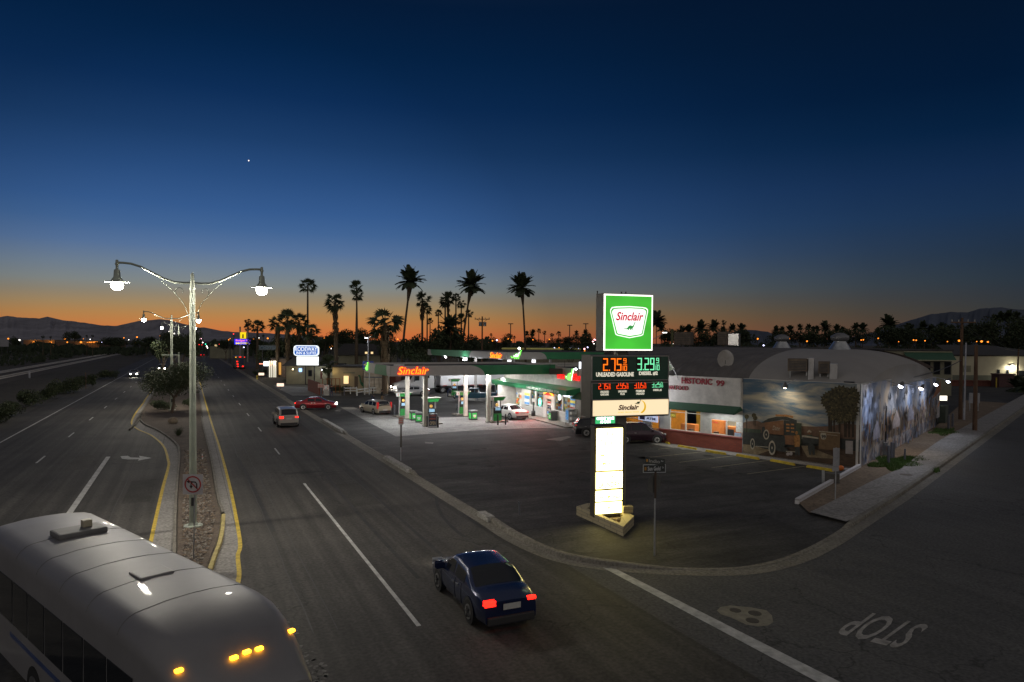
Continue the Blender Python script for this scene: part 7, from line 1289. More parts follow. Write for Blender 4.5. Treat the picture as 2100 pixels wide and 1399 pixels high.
for a in ((368, 712, 50, 32, 112, 'dark bushy tree in the median just beyond the second lamp'), (334, 718, 30, 26, 130, 'dark tree left of the second lamp in the median'), (392, 700, 26, 30, 150, 'sparse topped tree behind the first lamp post'), (352, 696, 30, 22, 190, 'far median tree in front of the left mountain'), (846, 722, 46, 42, 122, 'large dark tree left of the rear canopy'), (903, 704, 52, 42, 126, 'broad dark tree under the palm cluster'), (955, 706, 46, 38, 132, 'dark tree right of the palm cluster'), (985, 722, 32, 30, 140, 'low dark tree at the foot of the transformer pole'), (700, 694, 32, 22, 172, 'dark tree between the shaggy palm and twin palms'), (742, 694, 34, 26, 170, 'dark tree behind the twin palm trunks'), (664, 702, 30, 24, 165, 'dark tree behind the shaggy palm'), (560, 715, 34, 34, 155, 'dark tree below the leftmost thick palm'), (612, 712, 40, 34, 150, 'dark tree behind the blue and white inn sign'), (800, 710, 34, 30, 150, 'dark tree behind the big bushy palm'), (1023, 702, 26, 18, 230, 'dark round tree left of the lone date palm'), (1095, 700, 24, 14, 240, 'dark low tree right of the lone date palm'), (1152, 703, 32, 15, 236, 'wide dark tree on the middle skyline'), (1202, 700, 30, 20, 232, 'dark tree just left of the green sign'), (1170, 722, 28, 16, 150, 'dim green tree behind the rear canopy roof'), (530, 706, 26, 20, 205, 'dark tree right of the Budget Inn sign'), (463, 708, 22, 14, 270, 'dark tree far along the boulevard'), (150, 690, 19, 14, 430, 'big dark tree in front of the left mountain'), (28, 700, 14, 12, 420, 'dark tree beside the white billboard'), (235, 700, 40, 12, 380, 'dark low trees left of the oncoming cars'), (300, 702, 34, 14, 330, 'dark hedge like tree beyond the railway end')):
    tree(*a)
for k, (x, y, rx, ry, Y) in enumerate(((1380, 694, 30, 17, 260), (1425, 697, 32, 18, 255), (1470, 696, 34, 18, 262), (1520, 697, 36, 18, 258), (1600, 695, 34, 15, 270), (1650, 694, 36, 16, 262), (1700, 694, 36, 17, 266), (1750, 694, 34, 17, 262), (1810, 692, 40, 20, 268), (1865, 692, 40, 22, 262), (1915, 692, 40, 24, 266), (1960, 694, 36, 24, 262), (2010, 692, 42, 28, 256), (2060, 690, 44, 36, 250), (2105, 688, 46, 40, 246))): tree(x, y-3, rx*1.1, ry*1.25, Y, 'dark leafy tree in the long tree line behind the barrel roof' if x < 1800 else 'dark leafy tree in the tall tree line below the right mountain', None, 'trees in the right tree line')
for a in ((20, 838, 34, 20, 'dark green roadside bush nearest the left edge'), (66, 815, 36, 22, 'second dark scrub bush along the left verge'), (105, 800, 30, 24, 'third taller scrub bush along the left verge'), (142, 790, 34, 20, 'brownish scrub bush beside the thin marker post'), (178, 780, 22, 15, 'small scrub bush at the far end of the verge row'), (215, 768, 26, 12, 'low dark scrub behind the oncoming car'), (-20, 850, 40, 24, 'dark bush cut off by the left edge')):
    g = G(a[0], a[1]+a[3]*.8); tree(a[0], a[1], a[2], a[3], g.y, a[4], None, 'scrub along the left verge', 'bush', 'bush', False)
for a in ((333, 829, 26, 13, 'low shrub left of the median tree trunk'), (385, 826, 16, 11, 'low shrub right of the median tree trunk'), (611, 772, 13, 11, 'round green bush left of the inn sign poles'), (527, 764, 12, 7, 'dark bush beside the yellow hydrant'), (545, 762, 9, 6, 'dark clipped bush on the motel verge'), (700, 797, 22, 9, 'dark shrubs in front of the lit beige office'), (590, 781, 14, 5, 'low ground shrub by the motel drive'), (655, 776, 12, 7, 'dark bush under the small lit palm')):
    g = G(a[0], a[1]+a[3]); tree(a[0], a[1], a[2], a[3], g.y, a[4], None, 'low shrubs', 'bush', 'bush', False)
g = G(366, 893, .12); t = thing('grass_clump', 'spiky dark grass clump beside the lamp in the median', 'grass clump', (g.x, g.y, .12)); mb = MB()
for k in range(220): a = rnd.uniform(0, 6.28); l = rnd.uniform(.5, 1.05); e = Vector((math.cos(a)*rnd.uniform(.2, .8), math.sin(a)*rnd.uniform(.2, .8), 1)).normalized()*l; s_ = Vector((-math.sin(a), math.cos(a), 0))*.012; b0 = Vector((math.cos(a), math.sin(a), 0))*.15*rnd.random(); mb.add([(b0-s_)[:], (b0+s_)[:], (b0+e-Vector((0, 0, .15*l)))[:]], [(0, 1, 2)], leaf3 if k % 2 else leaf2)
mb.build('blades', t); g = G(355, 868, .12); o = MB().ball((0, 0, .25), .42, M('boulder', (.26, .21, .15), .9, var=.3, bump=.5), 10, (1.2, .9, .8)).build('boulder', None, (g.x, g.y, .12)); tag(o, 'pale boulder in the median below the leafy tree', 'boulder')
# far-off wood reading as one dark band
mb = MB(); r4 = random.Random(9)
for k in range(15000):
    x = r4.uniform(-60, 2160); Y = r4.uniform(330, 520); hmax = 6.6+2.2*math.sin(x*.021)+1.6*math.sin(x*.083+1)+1.2*math.sin(x*.19); hmax *= 1.0 if x > 380 else .55
    p = A(x, 700, Y); z = hmax*r4.random()**.6; s_ = r4.uniform(.5, 1.3); a = r4.uniform(0, 3.14); e = Vector((math.cos(a), math.sin(a), r4.uniform(-.6, .6)))*s_; q = Vector((p.x, p.y, z)); mb.add([(q-e)[:], (q+Vector((0, 0, s_)))[:], (q+e)[:], (q-Vector((0, 0, s_)))[:]], [(0, 1, 2, 3)], leaf3)
tag(mb.build('distant_wood'), 'dark band of distant trees along the horizon', 'distant trees', kind='stuff')
# desert scrub beyond the tracks
mb = MB()
for k in range(9000):
    v = -46 - 90*r4.random()**1.5; u = r4.uniform(60, 420); p = UV(u, v); n_ = math.sin(u*.13)*math.sin(v*.21+u*.05)
    if n_ < .05: continue
    s_ = r4.uniform(.2, .7); a = r4.uniform(0, 3.14); e = Vector((math.cos(a), math.sin(a), r4.uniform(-.5, .5)))*s_; q = Vector((p.x, p.y, r4.uniform(.1, 1.1+n_))); mb.add([(q-e)[:], (q+Vector((0, 0, s_)))[:], (q+e)[:], (q-Vector((0, 0, s_)))[:]], [(0, 1, 2, 3)], leaf3)
tag(mb.build('scrub'), 'dark desert scrub covering the ground beyond the tracks', 'scrub', kind='stuff')
# grass by the mural wall
mb = MB(); gm1 = M('grass_blade', (.06, .12, .02), .8, var=.3); gp_ = [(1797, 948), (1815, 941), (1832, 944), (1884, 946), (1893, 940), (1845, 935)]
def blades(n, fn, h):
    for k in range(n):
        p = fn(); a = r4.uniform(0, 3.14); w = Vector((math.cos(a), math.sin(a), 0))*.02; hh = h*r4.uniform(.4, 1.2); mb.add([(p-w)[:], (p+w)[:], (p+Vector((r4.uniform(-.08, .08), r4.uniform(-.08, .08), hh)))[:]], [(0, 1, 2)], gm1)
def inpatch(cx, cy, rx, ry):
    def f(): a = r4.uniform(0, 6.28); q = r4.random()**.5*(1+.3*math.sin(a*5)); return G(cx+rx*q*math.cos(a), cy+ry*q*math.sin(a), .1)
    return f
blades(5200, inpatch(1835, 951, 46, 13), .16); blades(900, inpatch(1872, 943, 26, 6), .14); blades(1500, inpatch(1935, 886, 26, 7), .18); blades(200, inpatch(1920, 966, 6, 4), .2)
tag(mb.build('grass'), 'patchy green grass at the foot of the side mural', 'grass', kind='stuff')
# ---------------------------------------------------------------- buildings farther off
cream = M('cream_stucco', (.50, .46, .33), .85, var=.1, sc_=.3); creamd = M('olive_stucco', (.25, .24, .17), .85, var=.15, sc_=.5); winl = E('warm_window', (1., .72, .35), 1.1, True); beige = M('beige_wall', (.36, .30, .20), .85, var=.12, sc_=.8); shing = M('shingle_roof', (.045, .042, .04), .9, var=.3, sc_=2); redw = M('dark_red_brick', (.16, .055, .04), .85, var=.25, sc_=5)
def bldg(name, label, cat, px0, px1, Y, ztop, depth=10., wall=cream, roof=roofm, th=0., z0=0., parapet=.25):
    a = A(px0, 700, Y); b = A(px1, 700, Y); b.z = 0; w = (b.x-a.x)/math.cos(th); t = thing(name, label, cat, (a.x, a.y, 0), th); MB().box(0, w, 0, depth, z0, ztop-parapet, wall).build('wall', t); MB().box(-.15, w+.15, -.15, depth, ztop-parapet+.002, ztop, roof).build('roof', t); return t, w
def L2(t, px, py):                     # reading on the building front -> local x, z
    s, z = PH(px, py, Vector((t.location.x, t.location.y, 0)), t.rotation_euler.z); return s, z
def rect(t, x0, y0, x1, y1, name, mat, y=-.05, d=.06):
    a = L2(t, x0, y1); b = L2(t, x1, y0); return MB().box(a[0], b[0], y, y+d, a[1], b[1], mat).build(name, t)
def fwin(t, x0, y0, x1, y1, mat=glassd, fr=dark):
    w = rect(t, x0, y0, x1, y1, 'window', fr, -.06, .05); a = L2(t, x0, y1); b = L2(t, x1, y0); MB().box(a[0]+.08, b[0]-.08, -.075, -.062, a[1]+.08, b[1]-.08, mat).build('pane', w); return w
t, w = bldg('warehouse', 'long pale yellow warehouse lit by one bright wall lamp at the right edge', 'warehouse', 1953, 2190, 137, 6.1, 30, cream, shing)
MB().add([(-.3, -.3, 6.1), (w, -.3, 6.1), (w-6, 15, 8.1), (6, 15, 8.1)], [(0, 1, 2, 3)], shing).build('sloped_roof', t)
for q in ((2044, 758, 2050.5, 767), (2063, 759, 2068.5, 767), (2089, 760, 2101, 772)): fwin(t, *q)
rect(t, 1974, 750, 1991, 763, 'door', creamd); rect(t, 1953, 770, 2051, 780, 'lower_wall', M('grey_green_band', (.16, .17, .13), .8), -.04, .03)
g = L2(t, 2074, 749); MB().box(g[0]-.4, g[0]+.4, -.5, -.02, g[1]-.1, g[1]+.15, dark).build('wall_lamp', t); MB().box(g[0]-.3, g[0]+.3, -.45, -.1, g[1]-.14, g[1]-.105, E('wall_lamp_lens', (1., .95, .8), 30)).build('lamp_lens', t); spot((g[0], -.8, g[1]-.1), (g[0], 0.05, g[1]-1.0), 420, (1., .93, .75), 165, .5, .2, t); point((g[0], -1.2, g[1]-.2), 130, (1., .93, .72), .2, t)
o, w = bldg('storage_block', 'dark red brick loading enclosure in front of the lit warehouse wall', 'shed', 2051, 2082, 131, 2.6, 2.2, M('loading_box', (.10, .05, .05), .8), M('loading_box', (0, 0, 0)))
o, w = bldg('boundary_wall', 'low dark wall running along the foot of the lit warehouse', 'wall', 1953, 2180, 133.5, 1.2, .3, redw, redw); 
for px in (2045,): g = A(px, 700, 130); o = thing('yellow_post', 'bright yellow post beside the loading enclosure', 'bollard', (g.x, g.y, 0)); MB().cyl((0, 0, 0), (0, 0, 1.9), .12, paint_y).build('post', o)
t, w = bldg('shop_block', 'dark shop block with faded green awning strip left of the lit warehouse', 'building', 1815, 1953, 108, 7.3, 18, creamd, roofm)
a = L2(t, 1853, 738); b = L2(t, 1952, 723); MB().add([(a[0], -1.2, b[1]-1.2), (b[0], -1.2, b[1]-1.2), (b[0], -.03, b[1]), (a[0], -.03, b[1])], [(0, 1, 2, 3)], greend).build('awning', t); MB().box(a[0], b[0], -1.25, -1.15, b[1]-1.3, b[1]-1.18, M('awning_trim', (.45, .44, .30), .6)).build('awning_trim', t); MB().box(a[0], b[0], -.1, -.02, b[1]+.0, b[1]+.12, MATS['awning_trim']).build('awning_trim', t)
for x in (1876, 1894, 1914, 1936): fwin(t, x, 742, x+14, 768)
t, w = bldg('flat_roof_store', 'long low olive building with dark roof behind the barrel hall', 'building', 1480, 1815, 150, 7.3, 20, creamd, roofm)
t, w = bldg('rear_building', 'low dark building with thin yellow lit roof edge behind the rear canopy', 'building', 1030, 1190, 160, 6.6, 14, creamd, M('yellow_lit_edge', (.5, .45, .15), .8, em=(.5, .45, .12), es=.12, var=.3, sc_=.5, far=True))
t, w = bldg('long_shed', 'dark roofed long building with two small warm windows behind the light pole', 'building', 690, 792, 152, 5.2, 14, creamd, shing); MB().add([(-1, -1, 4.9), (w+1, -1, 4.9), (w, 7, 7.4), (0, 7, 7.4)], [(0, 1, 2, 3)], shing).build('sloped_roof', t); MB().add([(-1, -.9, 4.88), (0, 7, 7.38), (-1, 7, 4.88)], [(0, 1, 2)], shing).build('gable', t)
fwin(t, 748, 721, 754.5, 727, winl, creamd); fwin(t, 760, 721, 766, 727, winl, creamd)
t, w = bldg('office', 'small beige office with warm lit window and flat dark roof', 'office building', 682, 745, 107, 4.1, 7, beige, shing)
fwin(t, 704, 770, 716, 788, winl, beige); rect(t, 727, 772, 734, 795, 'door', M('office_door', (.10, .07, .05), .7)); rect(t, 704, 763, 728, 766, 'lamp_strip', creamd); g = L2(t, 712, 764); spot((g[0], -1.2, g[1]+.3), (g[0]-.5, -.2, g[1]-2.5), 38, (1., .72, .3), 130, .9, .2, t); g = L2(t, 685, 768); point((g[0], -.7, 3.2), 16, (1., .75, .3), .1, t)
t, w = bldg('storage_container', 'pale weathered container between the beige office and the canopy end', 'container', 746, 790, 104, 3.9, 6, M('weathered_white', (.42, .37, .29), .8, var=.3, sc_=1.5), roofm); rect(t, 747, 773, 787, 774.5, 'blue_strip', M('dim_blue', (.05, .09, .14), .6))
for x in (757, 767, 777): rect(t, x, 775, x+.8, 795, 'panel_joint', dark)
t, w = bldg('palm_hut', 'narrow brown hut with palm trunks beside the truck nose', 'shed', 790, 812, 108, 3.8, 5, redw, roofm); rect(t, 795, 782, 798.5, 788, 'notice', pw)
t, w = bldg('motel_office', 'motel office with A-frame roof, white globe lamp and small blue sign', 'motel building', 587, 682, 126, 3.6, 10, M('motel_wall', (.30, .28, .20), .85, var=.12, sc_=.6), shing)
for x0, x1, xa in ((583, 640, 600), (640, 690, 662)): a = L2(t, x0, 757); b = L2(t, x1, 757); c = L2(t, xa, 742); MB().add([(a[0], -1.5, 3.4), (b[0], -1.5, 3.4), (b[0]-.5, 4, 4.9), (a[0]+.5, 4, 4.9)], [(0, 1, 2, 3)], shing).build('sloped_roof', t)
fwin(t, 632, 759, 640, 772); rect(t, 657, 757, 661, 777, 'door', M('motel_door', (.12, .04, .03), .7)); g = L2(t, 616.5, 759); MB().box(g[0]-.25, g[0]+.25, -.2, -.06, g[1]-.3, g[1]+.3, E('blue_sign', (.3, .5, 1.), 2.5, True)).build('blue_sign', t)
g = L2(t, 662.5, 758); MB().ball((g[0], -.6, g[1]), .22, wneon, 10).build('globe_lamp', t); point((g[0], -1.0, g[1]), 55, (.95, 1., .95), .2, t); g = L2(t, 604, 757); point((g[0], -1.2, g[1]), 22, (1., .85, .6), .15, t); MB().ball((g[0], -.9, g[1]), .13, M('warm_globe', (.8, .7, .5), .5, em=(1., .85, .55), es=4, var=0, far=True), 8).build('porch_lamp', t)
t, w = bldg('motel_wing', 'motel wing with white lit porch posts and orange door lights', 'motel building', 556, 586, 150, 4.2, 14, M('motel_stone', (.16, .12, .10), .9, var=.3, sc_=2), shing)
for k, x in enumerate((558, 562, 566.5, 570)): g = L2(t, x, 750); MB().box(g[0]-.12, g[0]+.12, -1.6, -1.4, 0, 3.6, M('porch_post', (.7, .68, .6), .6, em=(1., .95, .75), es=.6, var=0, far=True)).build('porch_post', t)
g = L2(t, 574, 755); MB().box(g[0]-.3, g[0]+.3, -.2, -.06, .5, 3.2, M('orange_door', (.5, .25, .08), .6, em=(1., .5, .1), es=.5, var=0, far=True)).build('door', t); point((w*.4, -2.2, 3.3), 70, (1., .92, .75), .2, t)
o = thing('arrow_sign', 'white lit arrow box with red arrow at the motel porch', 'sign', tuple(A(546, 700, 148))[:2]+(0,), 0); zz = A(546, 746, 148).z; MB().box(-.55, .45, -.1, .1, zz-.5, zz+.5, E('white_box_sign', (.85, .93, 1.), 2., True)).build('panel', o); MB().xz([(.8, zz+.45), (1.7, zz), (.8, zz-.45)], -.1, 0, E('coral_arrow', (1., .35, .22), 2., True)).build('arrow', o); MB().box(-1.5, -.6, -.1, .0, zz-.12, zz+.05, MATS['coral_arrow']).build('tail', o); MB().cyl((.2, 0, 0), (.2, 0, zz-.5), .08, dark).build('post', o)
o = thing('motel_name_board', 'unlit dark MOTEL board on posts behind the palms', 'sign', tuple(A(552, 700, 152))[:2]+(0,), 0); z1_ = A(552, 708, 152).z; z0_ = A(552, 718, 152).z; MB().box(-2.3, 2.3, -.1, .1, z0_, z1_, M('dim_board', (.03, .05, .07), .5)).build('panel', o); text('lettering', 'MOTEL', -1.9, 1.9, z0_+.25, z1_-.25, M('dim_letters', (.07, .12, .18), .5), o, y=-.12, bold=.02); 
for x in (-1.5, 1.5): MB().cyl((x, .0, 0), (x, 0, z0_), .1, dark).build('post', o)
t, w = bldg('left_warehouse', 'long low warehouse with orange wall lights far beyond the tracks', 'warehouse', 48, 112, 620, 7.2, 40, M('warehouse_brown', (.16, .10, .07), .9), M('roof_far', (.25, .22, .18), .9)); 
for x in (69.5, 104): g = L2(t, x, 702); point((g[0], -4, g[1]), 700, (1., .45, .08), .5, t)
t, w = bldg('left_depot', 'second low depot with a row of orange lights at the left', 'warehouse', 116, 205, 600, 6.2, 40, M('warehouse_brown2', (.14, .09, .06), .9), MATS['roof_far'])
for x in (166, 190): g = L2(t, x, 702); point((g[0], -4, g[1]), 550, (1., .45, .08), .5, t)
o = thing('billboard', 'pale grey billboard at the far left edge', 'billboard', tuple(A(9, 700, 330))[:2]+(0,), 0); MB().box(-2.0, 2.0, -.2, .2, A(9, 711, 330).z, A(9, 697, 330).z, M('billboard_face', (.30, .30, .32), .6)).build('panel', o); [MB().cyl((x, .1, 0), (x, .1, A(9, 711, 330).z), .15, dark).build('post', o) for x in (-1.4, 1.4)]
t, w = bldg('strip_mall', 'low far building with dim fascia along the boulevard', 'building', 430, 476, 300, 5.6, 14, creamd, roofm); fwin(t, 440, 707, 447, 711, winl)

# brick enclosure, notices, rail fence, dinosaur statue
a = G(631, 801); b = G(654, 811); c = G(690, 809); d_ = b-a; t = thing('brick_wall', 'dark red brick wall with orange trim around the motel corner', 'wall', (a.x, a.y, 0), math.atan2(d_.y, d_.x)); MB().box(0, d_.length, 0, .2, 0, 1.85, redw).build('wall', t)
e = c-b; t = thing('gate_fence', 'thin orange rail fence on top of the brick corner', 'fence', (b.x, b.y+2, 0), math.atan2(e.y, e.x)); mb = MB()
for k in range(5): MB().box(k*e.length/4-.04, k*e.length/4+.04, -.04, .04, 0, 2.3, M('rust_rail', (.28, .09, .03), .7)).build('post', t)
for z in (1.1, 2.25): MB().box(0, e.length, -.03, .03, z, z+.07, MATS['rust_rail']).build('rail', t)
def board(px, py, ptop, label, fn, name='notice_board', cat='notice sign'): g = G(px, py, .03); t = thing(name, label, cat, (g.x, g.y, .03), 0); fn(t, A(px, ptop, g.y).z); return t
def f1(t, z): MB().box(-.45, .45, -.05, .0, z-.55, z, M('notice_pink', (.45, .32, .28), .6)).build('plate', t); MB().cyl((0, .03, 0), (0, .03, z-.55), .04, dark).build('post', t); text('lettering', 'PARKING', -.35, .35, z-.38, z-.2, pr, t, y=-.06, ext=.004)
board(658.5, 811, 788, 'small pinkish notice on a post at the end of the brick wall', f1)
def f2(t, z):
    MB().box(-.42, .42, -.05, .0, z-.9, z, pw).build('plate', t); mb = MB(); mb.tube([Vector((.30*math.cos(i*.5236), -.07, z-.42+.34*math.sin(i*.5236))) for i in range(13)], .035, pr, 5); mb.build('ring', t); MB().box(-.08, .06, -.08, -.055, z-.62, z-.25, MATS['navy']).build('arrow', t)
    MB().cyl((0, .03, 0), (0, .03, z-.9), .05, steel).build('post', t); MB().box(-.35, .35, -.12, .3, .0, .85, M('box_pale', (.36, .35, .32), .7)).build('box', t); MB().box(-.25, .25, -.1, -.02, 1.0, 1.35, pw).build('leaflet', t)
board(669, 811, 790, 'white notice with red ringed symbol above a pale utility box', f2)
def fence_run(p, q, label):
    d_ = q-p; t = thing('rail_fence', label, 'fence', (p.x, p.y, .02), math.atan2(d_.y, d_.x)); n = max(2, int(d_.length/2.4)); fw = M('fence_white', (.6, .6, .58), .6, var=.15)
    for k in range(n+1): MB().box(k*d_.length/n-.07, k*d_.length/n+.07, -.07, .07, 0, 1.05, fw).build('post', t)
    for z in (.42, .82): MB().box(0, d_.length, -.1, -.072, z, z+.14, fw).build('rail', t)
fence_run(G(732, 812), G(763, 808), 'bright white two-rail fence in front of the green dinosaur'); fence_run(G(706, 808.5), G(731, 808), 'white fence run left of the green dinosaur'); fence_run(G(765, 808), G(791, 806), 'dimmer fence run right of the green dinosaur')
g = G(752, 805); t = thing('dinosaur_statue', 'dark green fibreglass sauropod statue behind the white fence', 'statue', (g.x, g.y, 0), 0); ds = M('statue_green', (.02, .13, .06), .3, var=.1)
P_ = [(-1.35, 2.55, .07), (-1.15, 2.6, .13), (-1.02, 2.2, .12), (-.95, 1.7, .16), (-.7, 1.3, .24), (-.3, 1.22, .42), (.3, 1.25, .5), (.8, 1.05, .4), (1.2, .7, .2), (1.7, .4, .1), (2.2, .3, .03)]
mb = MB(); mb.tube(catmull([Vector((x, 0, z)) for x, z, r in P_], 4), [P_[min(len(P_)-1, i//4)][2]*(1-(i % 4)/4)+P_[min(len(P_)-1, i//4+1)][2]*((i % 4)/4) for i in range(41)], ds, 12)
for x in (-.35, .75):
    for y in (-.3, .3): mb.tube([Vector((x, y*.8, 1.0)), Vector((x+.03, y, .5)), Vector((x, y, .0))], [.2, .15, .13], ds, 8)
mb.build('body', t)
# Rodeway sign
g = A(628, 700, 124); t = thing('inn_sign', 'glowing white and blue RODEWAY inn sign over a blank white panel', 'sign', (g.x, g.y, 0), 0); kk = 124/1400.
def zz_(py, Y=124, px=628): return A(px, py, Y).z
def rrect(x0, x1, z0, z1, r, n=5): return [(cx+r*math.cos(a), cz+r*math.sin(a)) for cx, cz, a0 in ((x1-r, z1-r, 0), (x0+r, z1-r, 90), (x0+r, z0+r, 180), (x1-r, z0+r, 270)) for a in [rad(a0+90*i/n) for i in range(n+1)]]
MB().xz(rrect(-26*kk, 25.5*kk, zz_(730), zz_(708.5), .55), -.02, .35, E('inn_white', (.85, .93, 1.), 1.3)).build('border', t); MB().xz(rrect(-24*kk, 23.5*kk, zz_(728.3), zz_(710.3), .45), -.06, -.03, M('inn_blue', (.01, .12, .5), .4, em=(.003, .085, .38), es=1.0, var=0)).build('blue_face', t)
text('lettering', 'RODEWAY', -23*kk, 23*kk, zz_(720.5), zz_(711.5), E('inn_letters', (.9, .95, 1.), 1., True), t, y=-.07, bold=.015, ext=.02); text('lettering', 'INN & SUITES', -20*kk, 21*kk, zz_(727), zz_(721.3), MATS['inn_letters'], t, y=-.07, bold=.015, ext=.02)
MB().box(-19.5*kk, 24.5*kk, -.02, .3, zz_(749), zz_(731.5), E('blank_white', (.93, .97, .96), 1.6)).build('blank_panel', t)
for x in (-2, 16): MB().cyl((x*kk, .2, 0), (x*kk, .2, zz_(749)), .1, dark).build('post', t)
area((0, -.6, zz_(730)), 4, 2.5, 60, (.8, .9, 1.), rot=(rad(-90), 0, 0), parent=t)
# Budget Inn sign
g = A(498, 700, 250); t = thing('motel_sign', 'tall twin pole motel sign with blue Budget Inn panel and yellow square above', 'sign', (g.x, g.y, 0), 0); kk = 250/1400.
z0_, z1_ = A(498, 706.6, 250).z, A(498, 695.5, 250).z; MB().box(-17*kk, 18.5*kk, -.2, .2, z0_, z1_, E('motel_blue', (.03, .03, 1.), 1.0)).build('blue_panel', t); text('lettering', 'Budget Inn', -14*kk, 15*kk, z0_+.95, z1_-.15, E('pink_letters', (1., .22, .4), 1.1, True), t, y=-.22, bold=.03, ext=.02); text('lettering', 'MOTEL', -14*kk, 15*kk, z0_+.12, z0_+.75, E('yellow_letters', (1., .8, .1), 1., True), t, y=-.22, bold=.05, ext=.02)
z2, z3 = A(498, 694.5, 250).z, A(498, 681.5, 250).z; MB().box(-5*kk, 6.3*kk, -.2, .2, z2, z3, E('motel_yellow', (1., .72, .01), 1.)).build('yellow_panel', t); MB().xz([(-.3, z2+.25), (.5, z2+.25), (.35, z2+.9), (.45, z2+1.4), (.1, z2+1.7), (-.15, z2+1.3), (-.05, z2+.9)], -.24, -.21, black).build('logo', t)
for x, top_ in ((-6.5, 670), (9, 676)): MB().box(x*kk-.22, x*kk+.22, .25, .6, 0, A(498, top_, 250).z, M('sign_pole_pale', (.34, .32, .28), .7)).build('pole', t)
# blue race-fuel sign and parking-lot light pole
g = A(755, 700, 101); t = thing('fuel_sign', 'blue square sign with yellow arrow shape and RACING below on a pole', 'sign', (g.x, g.y, 0), 0); kk = 101/1400.; z0_, z1_ = A(755, 758, 101).z, A(755, 741, 101).z
MB().box(-11*kk, 11*kk, -.08, .08, z0_, z1_, M('deep_blue_board', (.025, .04, .14), .4, em=(.02, .04, .2), es=.35, var=0, far=True)).build('panel', t); MB().xz([(-9*kk, z0_+.7), (-1*kk, z0_+1.0), (1*kk, z1_-.08), (9*kk, z0_+.75), (1*kk, z0_+.35), (-1*kk, z0_+.5)], -.11, -.085, M('yellow_emblem', (.7, .55, .02), .4, em=(.7, .55, .02), es=.45, var=0, far=True)).build('emblem', t); text('lettering', 'RACING', -9*kk, 9*kk, z0_+.06, z0_+.26, pw, t, y=-.09, shear=.2, bold=.03, ext=.01); MB().cyl((2*kk, .15, 0), (2*kk, .15, z0_), .09, steel).build('pole', t)
g = A(755, 700, 118); t = thing('lot_light_pole', 'tall pale pole with twin floodlight heads, the left one lit', 'lamp post', (g.x, g.y, 0), 0); zt = A(755, 693, 118).z; MB().cyl((0, 0, 0), (0, 0, zt), .12, M('pale_pole', (.45, .46, .5), .5, .3)).build('pole', t); MB().box(-.55, .02, -.3, .3, zt, zt+.16, alum).build('head', t); MB().box(-.55, .0, -.32, .28, zt-.08, zt-.01, E('pole_lens', (.9, .95, 1.), 7)).build('lens', t); MB().box(.1, 1.3, -.3, .3, zt+.1, zt+.28, alum).build('head', t); spot((-.3, 0, zt-.15), (-1, -8, 0), 260, (.9, .95, 1.), 140, .8, .2, t)
# small kerbside bits at the motel
g = G(527.5, 778, .03); t = thing('fire_hydrant', 'yellow fire hydrant on the kerb in front of the motel', 'fire hydrant', (g.x, g.y, .05)); mb = MB(); mb.lathe([(.22, 0), (.22, .06), (.14, .08), (.14, .55), (.18, .58), (.17, .68), (.08, .78), (.05, .86), (0, .87)], paint_y, 12); mb.cyl((-.25, 0, .45), (.25, 0, .45), .07, paint_y, n=8); mb.cyl((0, -.22, .45), (0, 0, .45), .09, paint_y, n=8); mb.build('barrel', t)
for px, py, lb in ((536, 767, 'small pinkish lit drive sign near the hydrant'), (575, 789, 'small pinkish lit drive sign nearer the station')):
    g = G(px, py+9, .03); t = thing('drive_sign', lb, 'sign', (g.x, g.y, 0)); z = A(px, py, g.y).z; MB().box(-.55, .55, -.08, .08, z-.28, z+.22, E('drive_sign_face', (1., .72, .55), 1.4, True)).build('panel', t); MB().cyl((0, 0, 0), (0, 0, z-.28), .05, dark).build('post', t)

# ---------------------------------------------------------------- poles and masts
def wood_pole(px, base, top_py, label, r=.15, arms=True, Y=None, z=.1, mat=woodp, tx=None):
    g = G(px, base, z) if Y is None else A(px, 700, Y); t = thing('utility_pole', label, 'utility pole', (g.x, g.y, 0)); zt = A(tx or px, top_py, g.y).z; dx = A(tx or px, top_py, g.y).x-g.x
    MB().tube([Vector((0, 0, 0)), Vector((dx*.5, 0, zt*.5)), Vector((dx, 0, zt))], [r, r*.85, r*.7], mat, 10).build('pole', t)
    if arms:
        MB().box(dx-1.3, dx+1.3, -.28, -.16, zt-.55, zt-.42, mat).build('crossarm', t)
        for x in (-1.2, -.5, .5, 1.2): MB().cyl((dx+x, -.22, zt-.42), (dx+x, -.22, zt-.2), .06, M('insulator', (.35, .35, .33), .3), n=8).build('insulator', t)
        MB().tube([Vector((dx-.9, -.2, zt-.5)), Vector((dx, -.1, zt-1.2)), Vector((dx+.9, -.2, zt-.5))], .03, dark, 5).build('brace', t)
    return t
wood_pole(1969, 860, 652, 'tall brown utility pole with crossarm left of the lit warehouse', .19, tx=1973); t = wood_pole(1999, 884, 708, 'short brown wooden pole standing in the pavement', .2, False, tx=2002); wood_pole(1977, 861, 703, 'slim pale metal pole leaning between the two wooden poles', .1, False, mat=M('pale_pole', (0, 0, 0)), tx=1981); wood_pole(2088, 800, 716, 'dark pole in front of the bright wall lamp', .17, False, Y=126, tx=2089)
t = wood_pole(989, 700, 649, 'utility pole with transformer can silhouetted right of the date palm', .16, True, Y=118); zt = A(989, 665, 118).z
for x in (-.33, .42): MB().cyl((x, -.25, zt-.35), (x, -.25, zt+.35), .28, M('transformer_grey', (.2, .22, .24), .5, .3), n=12).build('transformer', t)
